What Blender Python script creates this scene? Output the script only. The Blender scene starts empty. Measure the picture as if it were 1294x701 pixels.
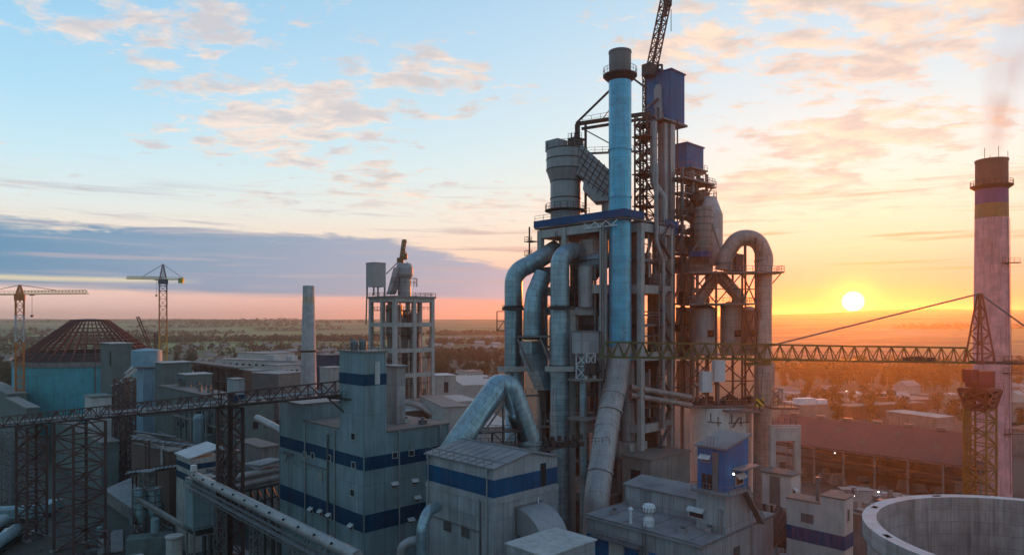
import bpy, math, random
from mathutils import Vector, Matrix
R = math.radians
random.seed(7)
SC = bpy.context.scene
COL = SC.collection
F, CX, HY, CH = 862.0, 647.0, 405.0, 52.0        # lens in photo pixels, horizon row, camera height (m)
YAW = 44.0                                        # the plant's building grid
def W(px, py, D): return Vector(((px-CX)*D/F, D, CH-(py-HY)*D/F))
def GX(px, D): return (px-CX)*D/F
def ZP(py, D): return CH-(py-HY)*D/F
def UV2(yaw=YAW):
    a = R(yaw)
    return Vector((math.cos(a), math.sin(a), 0)), Vector((-math.sin(a), math.cos(a), 0))
U, V = UV2()
UP = Vector((0, 0, 1))
def along(C, d, px):
    k = (px-CX)/F
    return (k*C.y-C.x)/(d.x-k*d.y)
def lin(c):
    return tuple(((x/255)/12.92 if x/255 <= 0.04045 else ((x/255+0.055)/1.055)**2.4) for x in c)

# ------------------------------------------------------------------ mesh builder
class MB:
    def __init__(s): s.v = []; s.f = []; s.uv = []; s.sm = []; s.g = []
    def solid(s, pts, faces, smooth=False, uvs=None):
        b = len(s.v); s.g.append((b, b+len(pts), len(s.f), len(s.f)+len(faces)))
        s.v += [Vector(p) for p in pts]
        for k, fc in enumerate(faces):
            s.f.append([b+i for i in fc]); s.sm.append(smooth)
            if uvs: s.uv.append(uvs[k])
            else:
                P = [s.v[b+i] for i in fc]
                n = (P[1]-P[0]).cross(P[2]-P[0])
                if n.length < 1e-9 and len(P) > 3: n = (P[2]-P[0]).cross(P[3]-P[0])
                n = n.normalized() if n.length > 1e-9 else Vector((0, 0, 1))
                if abs(n.z) < 0.75:
                    t = Vector((-n.y, n.x, 0)).normalized()
                    s.uv.append([(p.dot(t), p.z) for p in P])
                else:
                    s.uv.append([(p.dot(U), p.dot(V)) for p in P])
        return s
    def prism(s, poly, z0, z1, top=None):
        n = len(poly); top = top or poly
        pts = [(p[0], p[1], z0) for p in poly]+[(p[0], p[1], z1) for p in top]
        fs = [tuple(reversed(range(n))), tuple(range(n, 2*n))]
        fs += [(i, (i+1) % n, n+(i+1) % n, n+i) for i in range(n)]
        return s.solid(pts, fs)
    def gb(s, C, lu, lv, z0, z1, du=0, dv=0, yaw=YAW):          # box on the grid: starts at C + du*u + dv*v
        u, v = UV2(yaw)
        o = Vector((C[0], C[1], 0))+u*du+v*dv
        P = [o, o+u*lu, o+u*lu+v*lv, o+v*lv]
        return s.prism([(p.x, p.y) for p in P], z0, z1)
    def box(s, c, sx, sy, sz, yaw=0):                           # c is the centre of the base
        u, v = UV2(yaw); c = Vector(c)
        P = [c-u*sx/2-v*sy/2, c+u*sx/2-v*sy/2, c+u*sx/2+v*sy/2, c-u*sx/2+v*sy/2]
        return s.prism([(p.x, p.y) for p in P], c.z, c.z+sz)
    def bar(s, p, q, w, h=None):
        p, q = Vector(p), Vector(q); h = h or w
        d = q-p
        if d.length < 1e-6: return s
        d.normalize()
        a = d.cross(UP)
        if a.length < 1e-3: a = U.copy()
        a.normalize(); b = a.cross(d).normalized()
        a *= w/2; b *= h/2
        pts = [p-a-b, p+a-b, p+a+b, p-a+b, q-a-b, q+a-b, q+a+b, q-a+b]
        return s.solid(pts, [(0, 1, 5, 4), (1, 2, 6, 5), (2, 3, 7, 6), (3, 0, 4, 7), (3, 2, 1, 0), (4, 5, 6, 7)])
    def tube(s, path, r, seg=20, caps=True, ell=None):
        path = [Vector(p) for p in path]; n = len(path)
        rr = r if isinstance(r, (list, tuple)) else [r]*n
        t0 = (path[1]-path[0]).normalized()
        a = t0.cross(UP)
        if a.length < 1e-3: a = Vector((1, 0, 0))
        a.normalize()
        rings = []; L = 0; Ls = []
        for i, p in enumerate(path):
            t = (path[min(i+1, n-1)]-path[max(i-1, 0)]).normalized()
            a = (a-t*a.dot(t)).normalized(); b = t.cross(a)
            k = 1.0
            if 0 < i < n-1:
                c = (path[i]-path[i-1]).normalized().dot((path[i+1]-path[i]).normalized())
                k = 1.0/max(0.5, math.sqrt((1+c)/2)) if c < 0.97 else 1.0
            rings.append([p+(a*math.cos(2*math.pi*j/seg)+b*math.sin(2*math.pi*j/seg))*rr[i] for j in range(seg)])
            if i: L += (path[i]-path[i-1]).length
            Ls.append(L)
        pts = [q for ring in rings for q in ring]
        fs = []; uvs = []
        for i in range(n-1):
            for j in range(seg):
                k = (j+1) % seg
                fs.append((i*seg+j, i*seg+k, (i+1)*seg+k, (i+1)*seg+j))
                c0 = 2*math.pi*j/seg*rr[0]; c1 = 2*math.pi*(j+1)/seg*rr[0]
                uvs.append([(c0, Ls[i]), (c1, Ls[i]), (c1, Ls[i+1]), (c0, Ls[i+1])])
        s.solid(pts, fs, True, uvs)
        if caps:
            s.solid(rings[0], [tuple(reversed(range(seg)))]); s.solid(rings[-1], [tuple(range(seg))])
        return s
    def lathe(s, c, prof, seg=32, smooth=True, caps=True, a0=0, a1=360):
        cx, cy = c[0], c[1]
        full = abs(a1-a0-360) < 1e-6
        m = seg if full else seg+1
        def P(i, j):
            t = R(a0+(a1-a0)*j/seg); return (cx+prof[i][0]*math.cos(t), cy+prof[i][0]*math.sin(t), prof[i][1])
        rm = max(p[0] for p in prof)
        acc = [0]
        for i in range(1, len(prof)): acc.append(acc[-1]+math.hypot(prof[i][0]-prof[i-1][0], prof[i][1]-prof[i-1][1]))
        for i in range(len(prof)-1):       # separate strip per profile edge keeps the edges crisp
            pts = [P(i, j) for j in range(m)]+[P(i+1, j) for j in range(m)]
            fs = []; uvs = []
            for j in range(seg):
                k = (j+1) % m
                fs.append((j, k, m+k, m+j))
                c0 = R((a1-a0)*j/seg)*rm; c1 = R((a1-a0)*(j+1)/seg)*rm
                uvs.append([(c0, acc[i]), (c1, acc[i]), (c1, acc[i+1]), (c0, acc[i+1])])
            s.solid(pts, fs, smooth, uvs)
        if caps and full:
            if prof[0][0] > 1e-3: s.solid([P(0, j) for j in range(m)], [tuple(reversed(range(m)))])
            if prof[-1][0] > 1e-3: s.solid([P(len(prof)-1, j) for j in range(m)], [tuple(range(m))])
        return s
    def ring(s, c, axis, r, w, t=0.12, seg=20):                  # flange round a duct
        axis = Vector(axis).normalized(); c = Vector(c)
        return s.tube([c-axis*w/2, c+axis*w/2], r+t, seg)
    def lattice(s, p, q, w, n, bw=0.15, w2=None, yaw=YAW, lw=None, h=None, h2=None, x=False):
        """four-legged lattice between p and q; w, h are the section's sides"""
        p, q = Vector(p), Vector(q); d = (q-p).normalized()
        if abs(d.z) > 0.8: a, b = UV2(yaw)
        else:
            a = d.cross(UP).normalized(); b = a.cross(d).normalized()
        h = h or w; w2 = w2 or w; h2 = h2 or (h*w2/w); lw = lw or bw*1.5
        def cor(t):
            c = p.lerp(q, t); ww = w+(w2-w)*t; hh = h+(h2-h)*t
            return [c-a*ww/2-b*hh/2, c+a*ww/2-b*hh/2, c+a*ww/2+b*hh/2, c-a*ww/2+b*hh/2]
        L = [cor(i/n) for i in range(n+1)]
        for k in range(4): s.bar(L[0][k], L[n][k], lw)
        for i in range(n+1):
            for k in range(4):
                s.bar(L[i][k], L[i][(k+1) % 4], bw)
                if i < n:
                    if x or (i+k) % 2 == 0: s.bar(L[i][k], L[i+1][(k+1) % 4], bw)
                    if x or (i+k) % 2: s.bar(L[i][(k+1) % 4], L[i+1][k], bw)
        return s
    def tri(s, p, q, w, h, n, bw=0.12, lw=None):                 # triangular jib: two lower chords, one upper
        p, q = Vector(p), Vector(q); d = (q-p).normalized(); a = d.cross(UP).normalized(); lw = lw or bw*1.6
        A = [p.lerp(q, i/n)-a*w/2 for i in range(n+1)]; B = [p.lerp(q, i/n)+a*w/2 for i in range(n+1)]
        T = [p.lerp(q, (i+.5)/n)+UP*h for i in range(n)]
        s.bar(A[0], A[n], lw); s.bar(B[0], B[n], lw); s.bar(T[0], T[-1], lw)
        for i in range(n):
            s.bar(A[i], T[i], bw); s.bar(A[i+1], T[i], bw); s.bar(B[i], T[i], bw); s.bar(B[i+1], T[i], bw)
            s.bar(A[i], B[i], bw)
        s.bar(A[n], B[n], bw)
        return s
    def rail(s, pts, h=1.1, step=2.0, w=0.07, closed=False):
        pts = [Vector(p) for p in pts]
        if closed: pts = pts+[pts[0]]
        for p, q in zip(pts, pts[1:]):
            n = max(1, int((q-p).length/step))
            for i in range(n+1):
                c = p.lerp(q, i/n); s.bar(c, c+UP*h, w)
            s.bar(p+UP*h, q+UP*h, w); s.bar(p+UP*h*.5, q+UP*h*.5, w*.8)
        return s
    def ringrail(s, c, r, z, h=1.1, n=20, w=0.07):
        return s.rail([(c[0]+r*math.cos(2*math.pi*i/n), c[1]+r*math.sin(2*math.pi*i/n), z) for i in range(n)], h, 99, w, True)
    def pieces(s):
        """the builder's solids gathered into pieces that touch one another"""
        n = len(s.g); bb = []
        for a, b, _, _ in s.g:
            P = s.v[a:b]; bb.append([min(p[i] for p in P)-.06 for i in range(3)]+[max(p[i] for p in P)+.06 for i in range(3)])
        r = list(range(n))
        def find(i):
            while r[i] != i: r[i] = r[r[i]]; i = r[i]
            return i
        for i in range(n):
            A = bb[i]
            for j in range(i):
                B = bb[j]
                if A[0] <= B[3] and B[0] <= A[3] and A[1] <= B[4] and B[1] <= A[4] and A[2] <= B[5] and B[2] <= A[5]: r[find(i)] = find(j)
        out = {}
        for i in range(n): out.setdefault(find(i), []).append(i)
        res = []
        for idx in out.values():
            q = MB()
            for i in idx:
                a, b, fa, fb = s.g[i]; d = len(q.v)-a
                q.g.append((len(q.v), len(q.v)+b-a, len(q.f), len(q.f)+fb-fa))
                q.v += s.v[a:b]; q.f += [[k+d for k in f] for f in s.f[fa:fb]]; q.uv += s.uv[fa:fb]; q.sm += s.sm[fa:fb]
            res.append(q)
        return res
    def obj(s, name, mat, parent=None, **kw):
        if parent is not None and name not in ('crown',) and 1 < len(s.g) < 700:
            P = s.pieces()
            if 1 < len(P) <= 60: return [q.one(name, mat, parent, **kw) for q in P][0]
        return s.one(name, mat, parent, **kw)
    def one(s, name, mat, parent=None, **kw):
        me = bpy.data.meshes.new(name)
        off = ORG.get(parent.name, Vector((0, 0, 0))) if parent else Vector((0, 0, 0))
        org = off
        if parent is None and s.v:
            xs = [p.x for p in s.v]; ys = [p.y for p in s.v]
            org = Vector(((min(xs)+max(xs))/2, (min(ys)+max(ys))/2, min(p.z for p in s.v)))
        me.from_pydata([p-org for p in s.v], [], s.f)
        me.polygons.foreach_set('use_smooth', s.sm)
        uvl = me.uv_layers.new(name='UVMap')
        flat = [c for fc in s.uv for uv in fc for c in uv]
        uvl.data.foreach_set('uv', flat)
        me.materials.append(mat)
        o = bpy.data.objects.new(name, me); COL.objects.link(o)
        if parent: o.parent = parent
        else: o.location = org
        ORG[o.name] = org
        for k, val in kw.items(): o[k] = val
        return o
ORG = {}
def thing(name, label, cat, loc, group=None):
    o = bpy.data.objects.new(name, None); COL.objects.link(o)
    o.empty_display_size = .5
    o.location = Vector(loc); ORG[o.name] = Vector(loc)
    o['label'] = label; o['category'] = cat
    if group: o['group'] = group
    return o
def kids(o): return [c for c in COL.objects if c.parent is o]
def dup(root, loc, label=None, rz=0, sc=1, tree=None):
    r = root.copy(); COL.objects.link(r); r.location = loc; r.rotation_euler = (0, 0, rz); r.scale = (sc, sc, sc)
    if label: r['label'] = label
    for ch, subs in tree:
        c = ch.copy(); COL.objects.link(c); c.parent = r
        for g in subs:
            d = g.copy(); COL.objects.link(d); d.parent = c
    return r
def fillet(pts, r, n=8):
    pts = [Vector(p) for p in pts]; out = [pts[0]]
    for i in range(1, len(pts)-1):
        a, b, c = pts[i-1], pts[i], pts[i+1]
        d1 = (a-b); d2 = (c-b); ang = d1.angle(d2)
        if ang > math.pi-.02: out.append(b); continue
        t = min(r/math.tan(ang/2) if ang > 1e-3 else 0, d1.length*.48, d2.length*.48)
        p1 = b+d1.normalized()*t; p2 = b+d2.normalized()*t
        rr = t*math.tan(ang/2)
        bis = (d1.normalized()+d2.normalized()).normalized()
        cen = b+bis*(rr/math.sin(ang/2))
        v1 = p1-cen; v2 = p2-cen; tot = v1.angle(v2)
        for k in range(n+1):
            f = k/n
            if tot < 1e-4: out.append(p1.lerp(p2, f))
            else: out.append(cen+(v1*math.sin((1-f)*tot)+v2*math.sin(f*tot))/math.sin(tot))
    out.append(pts[-1])
    return out

# ------------------------------------------------------------------ materials
MT = {}
def mat(key, col, rough=.7, metal=0., var=.25, grime=.25, gcol=(.05, .035, .025), style=None, sw=1., sh=2., bump=.15, nscale=.35, streak=True, seam=.55, spec=.5, dust=None):
    dust = style in ('corr', 'panel') if dust is None else dust
    if key in MT: return MT[key]
    m = bpy.data.materials.new(key); m.use_nodes = True
    nt = m.node_tree; N = nt.nodes; L = nt.links
    bs = N['Principled BSDF']; bs.inputs['Roughness'].default_value = rough; bs.inputs['Metallic'].default_value = metal; bs.inputs['Specular IOR Level'].default_value = spec
    geo = N.new('ShaderNodeNewGeometry')
    uv = N.new('ShaderNodeUVMap'); uv.uv_map = 'UVMap'
    n1 = N.new('ShaderNodeTexNoise'); n1.inputs['Scale'].default_value = nscale; n1.inputs['Detail'].default_value = 6; n1.inputs['Roughness'].default_value = .65
    L.new(geo.outputs['Position'], n1.inputs['Vector'])
    mp = N.new('ShaderNodeMapping'); mp.inputs['Scale'].default_value = (1.3, 1.3, .09 if streak else 1.3)
    L.new(geo.outputs['Position'], mp.inputs['Vector'])
    n2 = N.new('ShaderNodeTexNoise'); n2.inputs['Scale'].default_value = 1.0; n2.inputs['Detail'].default_value = 5; n2.inputs['Roughness'].default_value = .7
    L.new(mp.outputs[0], n2.inputs['Vector'])
    def rampf(src, a, b, o0, o1):
        r = N.new('ShaderNodeMapRange'); r.inputs[1].default_value = a; r.inputs[2].default_value = b; r.inputs[3].default_value = o0; r.inputs[4].default_value = o1
        L.new(src, r.inputs[0]); return r.outputs[0]
    def mul(c, f):
        x = N.new('ShaderNodeMix'); x.data_type = 'RGBA'; x.blend_type = 'MULTIPLY'; x.inputs[0].default_value = 1
        if isinstance(c, tuple): x.inputs[6].default_value = (*c, 1)
        else: L.new(c, x.inputs[6])
        L.new(f, x.inputs[7]); return x.outputs[2]
    cur = mul(tuple(col), rampf(n1.outputs[0], .3, .7, 1-var, 1+var*.6))
    hgt = n1.outputs[0]
    if style in ('panel', 'block'):
        bk = N.new('ShaderNodeTexBrick'); bk.inputs['Scale'].default_value = 1; bk.inputs['Brick Width'].default_value = sw; bk.inputs['Row Height'].default_value = sh
        bk.inputs['Mortar Size'].default_value = .045 if style == 'panel' else .02; bk.inputs['Mortar Smooth'].default_value = .3; bk.offset = .5
        bk.inputs['Color1'].default_value = (.88, .88, .88, 1); bk.inputs['Color2'].default_value = (1.08, 1.08, 1.08, 1); bk.inputs['Mortar'].default_value = (seam, seam, seam, 1)
        L.new(uv.outputs[0], bk.inputs['Vector'])
        cur = mul(cur, bk.outputs['Color']); hgt = bk.outputs['Fac']
    elif style in ('corr', 'form'):
        wv = N.new('ShaderNodeTexWave'); wv.wave_type = 'BANDS'; wv.bands_direction = 'X' if style == 'corr' else 'Y'
        wv.inputs['Scale'].default_value = .314/sw; wv.inputs['Distortion'].default_value = 0 if style == 'corr' else .6
        L.new(uv.outputs[0], wv.inputs['Vector'])
        bk = N.new('ShaderNodeTexBrick'); bk.inputs['Scale'].default_value = 1; bk.inputs['Brick Width'].default_value = sw*4; bk.inputs['Row Height'].default_value = sh*3
        bk.inputs['Mortar Size'].default_value = .045; bk.offset = 0; bk.inputs['Color1'].default_value = (.83, .83, .83, 1); bk.inputs['Color2'].default_value = (1.09, 1.09, 1.09, 1); bk.inputs['Mortar'].default_value = (.66, .66, .66, 1)
        L.new(uv.outputs[0], bk.inputs['Vector'])
        cur = mul(cur, bk.outputs['Color']); hgt = wv.outputs['Fac']
    gm = N.new('ShaderNodeMix'); gm.data_type = 'RGBA'
    L.new(rampf(n2.outputs[0], .5, .78, 0, min(1, grime*2.2)), gm.inputs[0]); L.new(cur, gm.inputs[6]); gm.inputs[7].default_value = (*gcol, 1)
    cur = gm.outputs[2]
    if dust:
        mp3 = N.new('ShaderNodeMapping'); mp3.inputs['Scale'].default_value = (3.2, 3.2, .07 if streak else 3.2); L.new(geo.outputs['Position'], mp3.inputs['Vector'])
        n3 = N.new('ShaderNodeTexNoise'); n3.inputs['Scale'].default_value = 1; n3.inputs['Detail'].default_value = 4; n3.inputs['Roughness'].default_value = .75; L.new(mp3.outputs[0], n3.inputs['Vector'])
        cur = mul(cur, rampf(n3.outputs[0], .38, .66, 1.06, .8))
        sp = N.new('ShaderNodeSeparateXYZ'); L.new(geo.outputs['Normal'], sp.inputs[0])
        up = rampf(sp.outputs[2], .35, .9, 0, 1); am = N.new('ShaderNodeMath'); am.operation = 'MULTIPLY'; L.new(up, am.inputs[0]); L.new(rampf(n1.outputs[0], .35, .62, .15, .75), am.inputs[1])
        dm = N.new('ShaderNodeMix'); dm.data_type = 'RGBA'; L.new(am.outputs[0], dm.inputs[0]); L.new(cur, dm.inputs[6]); dm.inputs[7].default_value = (.27, .25, .235, 1); cur = dm.outputs[2]
    L.new(cur, bs.inputs['Base Color'])
    L.new(rampf(n1.outputs[0], .3, .7, max(.05, rough-.12), min(1, rough+.12)), bs.inputs['Roughness'])
    if bump:
        bp = N.new('ShaderNodeBump'); bp.inputs['Strength'].default_value = bump; bp.inputs['Distance'].default_value = .12
        L.new(hgt, bp.inputs['Height']); L.new(bp.outputs[0], bs.inputs['Normal'])
    MT[key] = m
    return m
CLAD = mat('cladding_teal', (.29, .42, .47), .42, .55, .28, .42, (.15, .12, .10), 'panel', 4.6, 1.1, .12)
CLAD_B = mat('cladding_blue', (.09, .42, .60), .36, .5, .26, .34, (.16, .20, .21), 'panel', 3.4, 1.3, .12, seam=.7)
CLAD_G = mat('cladding_grey', (.36, .345, .345), .52, .35, .24, .42, (.19, .14, .115), 'panel', 2.4, 4.0, .1, seam=.6)
CLAD_W = mat('cladding_warm', (.36, .285, .255), .55, .35, .25, .35, (.15, .09, .06), 'panel', 2.0, 1.4, .12)  # warm glow veiling the right side is mixed into this base colour
CONC = mat('concrete_pale', (.38, .37, .35), .85, 0, .25, .35, (.14, .12, .10))
PLATE = mat('plate_grey', (.30, .295, .30), .55, .3, .18, .3, (.15, .12, .10), bump=.05)
CONC_D = mat('concrete_dark', (.21, .20, .185), .9, 0, .3, .4, (.07, .06, .05))
CONC_T = mat('concrete_teal', (.12, .155, .145), .9, 0, .3, .35, (.05, .055, .05))  # dark teal carries the dimmed, graded light of the left side
CONC_F = mat('concrete_formed', (.36, .34, .33), .88, 0, .3, .45, (.16, .13, .12), 'form', .9, .8, .25)
CONC_S = mat('concrete_rim', (.5, .49, .48), .85, 0, .25, .35, (.2, .18, .16))
SHEET_G = mat('sheet_grey', (.33, .345, .36), .6, .15, .16, .32, (.14, .125, .11), 'corr', .5, 4, .12)
SHEET_T = mat('sheet_teal', (.20, .285, .305), .6, .15, .18, .3, (.09, .095, .09), 'corr', .5, 4, .12)
SHEET_B = mat('sheet_blue', (.004, .135, .32), .7, 0, .3, .32, (.05, .10, .15), 'corr', .5, 4, .12, spec=.15)
SHEET_N = mat('sheet_navy', (.004, .075, .17), .7, 0, .3, .3, (.05, .09, .13), 'corr', .5, 4, .12, spec=.15)
HOIST = mat('sheet_hoist', (.001, .165, .34), .8, 0, .3, .3, (.03, .12, .22), 'corr', .5, 4, .12, spec=.1)
SHEET_D = mat('sheet_darkblue', (.006, .048, .10), .7, 0, .3, .3, (.05, .075, .09), 'corr', .5, 4, .12, spec=.15)
ROOF_G = mat('roof_grey', (.185, .185, .195), .7, .1, .25, .45, (.10, .09, .08), 'corr', .6, 6, .12, streak=False)
ROOF_F = mat('roof_felt', (.17, .15, .13), .9, 0, .3, .35, (.09, .07, .06), streak=False)
ROOF_R = mat('roof_red', (.24, .085, .06), .8, 0, .25, .3, (.08, .04, .03), 'corr', .4, 5, .1)
ROOF_DK = mat('roof_shed', (.15, .05, .045), .85, 0, .3, .35, (.07, .03, .028), bump=.1, streak=False, dust=False)
STEEL = mat('steel_grey', (.17, .17, .17), .6, .4, .25, .35, (.09, .05, .03))
STEEL_D = mat('steel_dark', (.055, .052, .05), .65, .4, .25, .3, (.05, .03, .02))
RUST = mat('steel_rust', (.105, .058, .052), .85, .1, .35, .4, (.06, .03, .025))
PAINTW = mat('paint_white', (.62, .63, .64), .6, 0, .15, .25, (.22, .19, .17))
PAINTW2 = mat('plaster_white', (.46, .44, .42), .85, 0, .2, .3, (.25, .21, .18))
BLUE = mat('paint_blue', (.005, .08, .20), .7, 0, .25, .3, (.04, .07, .10), spec=.15)
CRANE_Y = mat('crane_yellow', (.36, .15, .03), .55, .1, .2, .25, (.14, .06, .03))
CRANE_O = mat('crane_orange', (.50, .16, .03), .55, .1, .2, .25, (.14, .05, .03))
CRANE_G = mat('crane_green', (.075, .09, .025), .55, .1, .2, .25, (.08, .08, .03))
CRANE_L = mat('crane_lime', (.30, .34, .05), .55, .1, .2, .2)
CRANE_N = mat('crane_navy', (.03, .06, .10), .55, .1, .2, .2)
RED = mat('paint_red', (.28, .035, .03), .55, 0, .2, .25, (.08, .02, .02))
BRICK = mat('brick_brown', (.14, .085, .065), .9, 0, .3, .35, (.05, .035, .03), 'block', .6, .3, .1)
GLASS = mat('window_glass', (.02, .025, .03), .12, 0, .2, 0, bump=0)
DARK = mat('dark_opening', (.012, .012, .012), .9, 0, .2, 0, bump=0)
TANK = mat('tank_paint', (.20, .30, .33), .5, .1, .2, .3, (.12, .11, .10))
RUBBER = mat('rubber_black', (.02, .02, .02), .8, 0, .2, .1)
LAMP = bpy.data.materials.new('lamp_glow'); LAMP.use_nodes = True
_b = LAMP.node_tree.nodes['Principled BSDF']; _b.inputs['Emission Color'].default_value = (1, .9, .72, 1); _b.inputs['Emission Strength'].default_value = 7
LAMP_R = bpy.data.materials.new('lamp_red'); LAMP_R.use_nodes = True
_b = LAMP_R.node_tree.nodes['Principled BSDF']; _b.inputs['Emission Color'].default_value = (1, .05, .03, 1); _b.inputs['Emission Strength'].default_value = 4

# ------------------------------------------------------------------ reusable buildings
class Blk:
    """box-shaped building on the plant grid given by its near corner (pixel column and distance) and the pixel columns where its two faces end"""
    def __init__(s, px, D, pl, pr, yaw=YAW):
        s.yaw = yaw; s.u, s.v = UV2(yaw)
        s.C = Vector((GX(px, D), D, 0))
        s.lv = along(s.C, s.v, pl); s.lu = along(s.C, s.u, pr); s.D = D
        if not (.5 < s.lv < 75 and .5 < s.lu < 75): print('BLK?', px, D, pl, pr, yaw, round(s.lv, 1), round(s.lu, 1))
        s.lv = min(75, max(2, s.lv)); s.lu = min(75, max(2, s.lu))
    def P(s, a, b, z=0): q = s.C+s.u*a+s.v*b; return Vector((q.x, q.y, z))
    def mid(s): return s.P(s.lu/2, s.lv/2, 0)
    def body(s, z0, z1, u0=0, u1=None, v0=0, v1=None, mb=None):
        mb = mb or MB()
        u1 = s.lu if u1 is None else u1; v1 = s.lv if v1 is None else v1
        return mb.prism([tuple(s.P(a, b)[:2]) for a, b in ((u0, v0), (u1, v0), (u1, v1), (u0, v1))], z0, z1)
    def slab(s, z, t=.3, o=.3, **k):
        u1 = k.get('u1', s.lu); v1 = k.get('v1', s.lv); u0 = k.get('u0', 0); v0 = k.get('v0', 0)
        return s.body(z, z+t, u0-o, u1+o, v0-o, v1+o)
    def band(s, z0, z1, p=.05, u0=0, u1=None, v0=0, v1=None):
        u1 = s.lu if u1 is None else u1; v1 = s.lv if v1 is None else v1
        m = MB()
        s.body(z0, z1, u0-p, u0, v0-p, v1+p, m)          # left face
        s.body(z0, z1, u0+.001, u1+p, v0-p, v0, m)       # right face
        return m
    def lwin(s, b, z, w, h, root, frame=None, u0=0, d=.12, name='window', awn=False):   # on the left face (spanned by v)
        m = MB(); fr = frame or CONC
        t = .1
        s.body(z, z+t, u0-d, u0, b, b+w, m); s.body(z+h-t, z+h, u0-d, u0, b, b+w, m)
        s.body(z+t, z+h-t, u0-d, u0, b, b+t, m); s.body(z+t, z+h-t, u0-d, u0, b+w-t, b+w, m)
        o = m.obj(name, fr, root)
        s.body(z+t, z+h-t, u0-d*.5, u0, b+t, b+w-t).obj('pane', GLASS, o)
        if awn:
            q = MB(); A = [s.P(u0-.05, b-.1, z+h), s.P(u0-.05, b+w+.1, z+h), s.P(u0-.7, b+w+.1, z+h-.5), s.P(u0-.7, b-.1, z+h-.5)]
            q.solid(A+[p-UP*.08 for p in A], [(0, 1, 2, 3), (7, 6, 5, 4), (0, 4, 5, 1), (1, 5, 6, 2), (2, 6, 7, 3), (3, 7, 4, 0)]).obj('hood', CONC_S, o)
        return o
    def rwin(s, a, z, w, h, root, frame=None, v0=0, d=.12, name='window', awn=False):   # on the right face (spanned by u)
        m = MB(); fr = frame or CONC
        t = .1
        s.body(z, z+t, a, a+w, v0-d, v0, m); s.body(z+h-t, z+h, a, a+w, v0-d, v0, m)
        s.body(z+t, z+h-t, a, a+t, v0-d, v0, m); s.body(z+t, z+h-t, a+w-t, a+w, v0-d, v0, m)
        o = m.obj(name, fr, root)
        s.body(z+t, z+h-t, a+t, a+w-t, v0-d*.5, v0).obj('pane', GLASS, o)
        if awn:
            q = MB(); A = [s.P(a-.1, v0-.05, z+h), s.P(a+w+.1, v0-.05, z+h), s.P(a+w+.1, v0-.7, z+h-.5), s.P(a-.1, v0-.7, z+h-.5)]
            q.solid(A+[p-UP*.08 for p in A], [(3, 2, 1, 0), (4, 5, 6, 7), (0, 1, 5, 4), (1, 2, 6, 5), (2, 3, 7, 6), (3, 0, 4, 7)]).obj('hood', CONC_S, o)
        return o
def simple(name, label, cat, px, D, pl, pr, pyt, m, roof=None, z0=0, group=None, o=.3, yaw=YAW):
    b = Blk(px, D, pl, pr, yaw); b.z = ZP(pyt, D)
    t = thing(name, label, cat, b.mid()+UP*z0, group); b.t = t
    b.body(z0, b.z).obj('wall', m, t)
    b.slab(b.z+.002, .3, o).obj('roof', roof or ROOF_F, t)
    return b
# ================================================================== MAIN PREHEATER TOWER
TB = Blk(788, 133, 680, 850)
TT = thing('preheater_tower', 'tall open concrete frame tower with blue roof edge at the centre of the plant', 'industrial tower', TB.mid())
TU, TV = TB.lu, TB.lv
FL = [15.0, 29.5, 44.0, 57.6, 70.0]
cols = [(0, 5.0), (0, 15.2), (0, TV-.8), (5.7, 0), (TU-.8, 0), (5.7, 5.0), (TU-.8, 15.2), (TU-.8, TV-.8), (7, TV-.8)]
for a, b in cols:
    TB.body(0, 71.6, a-.56, a+.56, b-.56, b+.56).obj('column', CONC, TT)
for z in FL:
    for (u0, u1, v0, v1) in ((-.55, .55, 5.7, 14.5), (-.55, .55, 15.9, TV-1.5), (6.4, TU-1.5, -.55, .55), (TU-1.35, TU-.25, .7, 14.5), (TU-1.35, TU-.25, 15.9, TV-1.5),
                             (5.2, 6.2, .7, 4.3), (.7, 5.0, 4.5, 5.5), (.7, 6.3, TV-1.35, TV-.25), (7.7, TU-1.5, TV-1.35, TV-.25)):
        TB.body(z-.1, z+1.6, u0, u1, v0, v1).obj('beam', CONC, TT)
    m = MB(); TB.body(z+1.0, z+1.3, .6, TU-1.4, 5.6, TV-1.4, m); TB.body(z+1.0, z+1.3, 6.3, TU-1.4, .6, 5.59, m)
    m.obj('floor_slab', CONC_D, TT)
m = MB(); TB.body(71.9, 72.2, -.6, TU+.3, 5.6, TV+.5, m); TB.body(71.9, 72.2, 5.6, TU+.3, -.5, 5.59, m)
TB.body(71.9, 72.2, -.6, 5.59, -.5, .2, m); TB.body(71.9, 72.2, -.6, .2, .21, 5.59, m)
m.obj('roof_deck', CONC_D, TT)
m = MB(); TB.body(72.21, 73.7, -.9, -.6, -.8, TV+.5, m); TB.body(72.21, 73.7, -.59, 5.8, -.8, -.5, m)
m.obj('blue_parapet', BLUE, TT)
TB.body(71.5, 73.0, 13.5, TU+1, -.85, -.58).obj('blue_parapet', BLUE, TT)
m = MB()
for z0, z1, a0, a1, b0, b1 in ((1, 14.9, .9, 1.2, 6, 14), (16.7, 29.4, .9, 1.2, 16.2, 21.6), (1, 14.9, 6.6, 15.6, .9, 1.2), (31.2, 43.9, TU-2.2, TU-1.9, 2, 14), (16.7, 29.4, TU-2.2, TU-1.9, 1.6, 20), (45.7, 57.5, TU-2.2, TU-1.9, 9, 20),
                               (31.2, 43.9, 3, 9, TV-2.1, TV-1.8), (16.7, 43.9, 10, 15, TV-2.1, TV-1.8), (45.7, 57.5, 6, 15.5, TV-2.1, TV-1.8), (60, 64, 9, 14, TV-2.1, TV-1.8)):
    TB.body(z0, z1, a0, a1, b0, b1, m)
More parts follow.
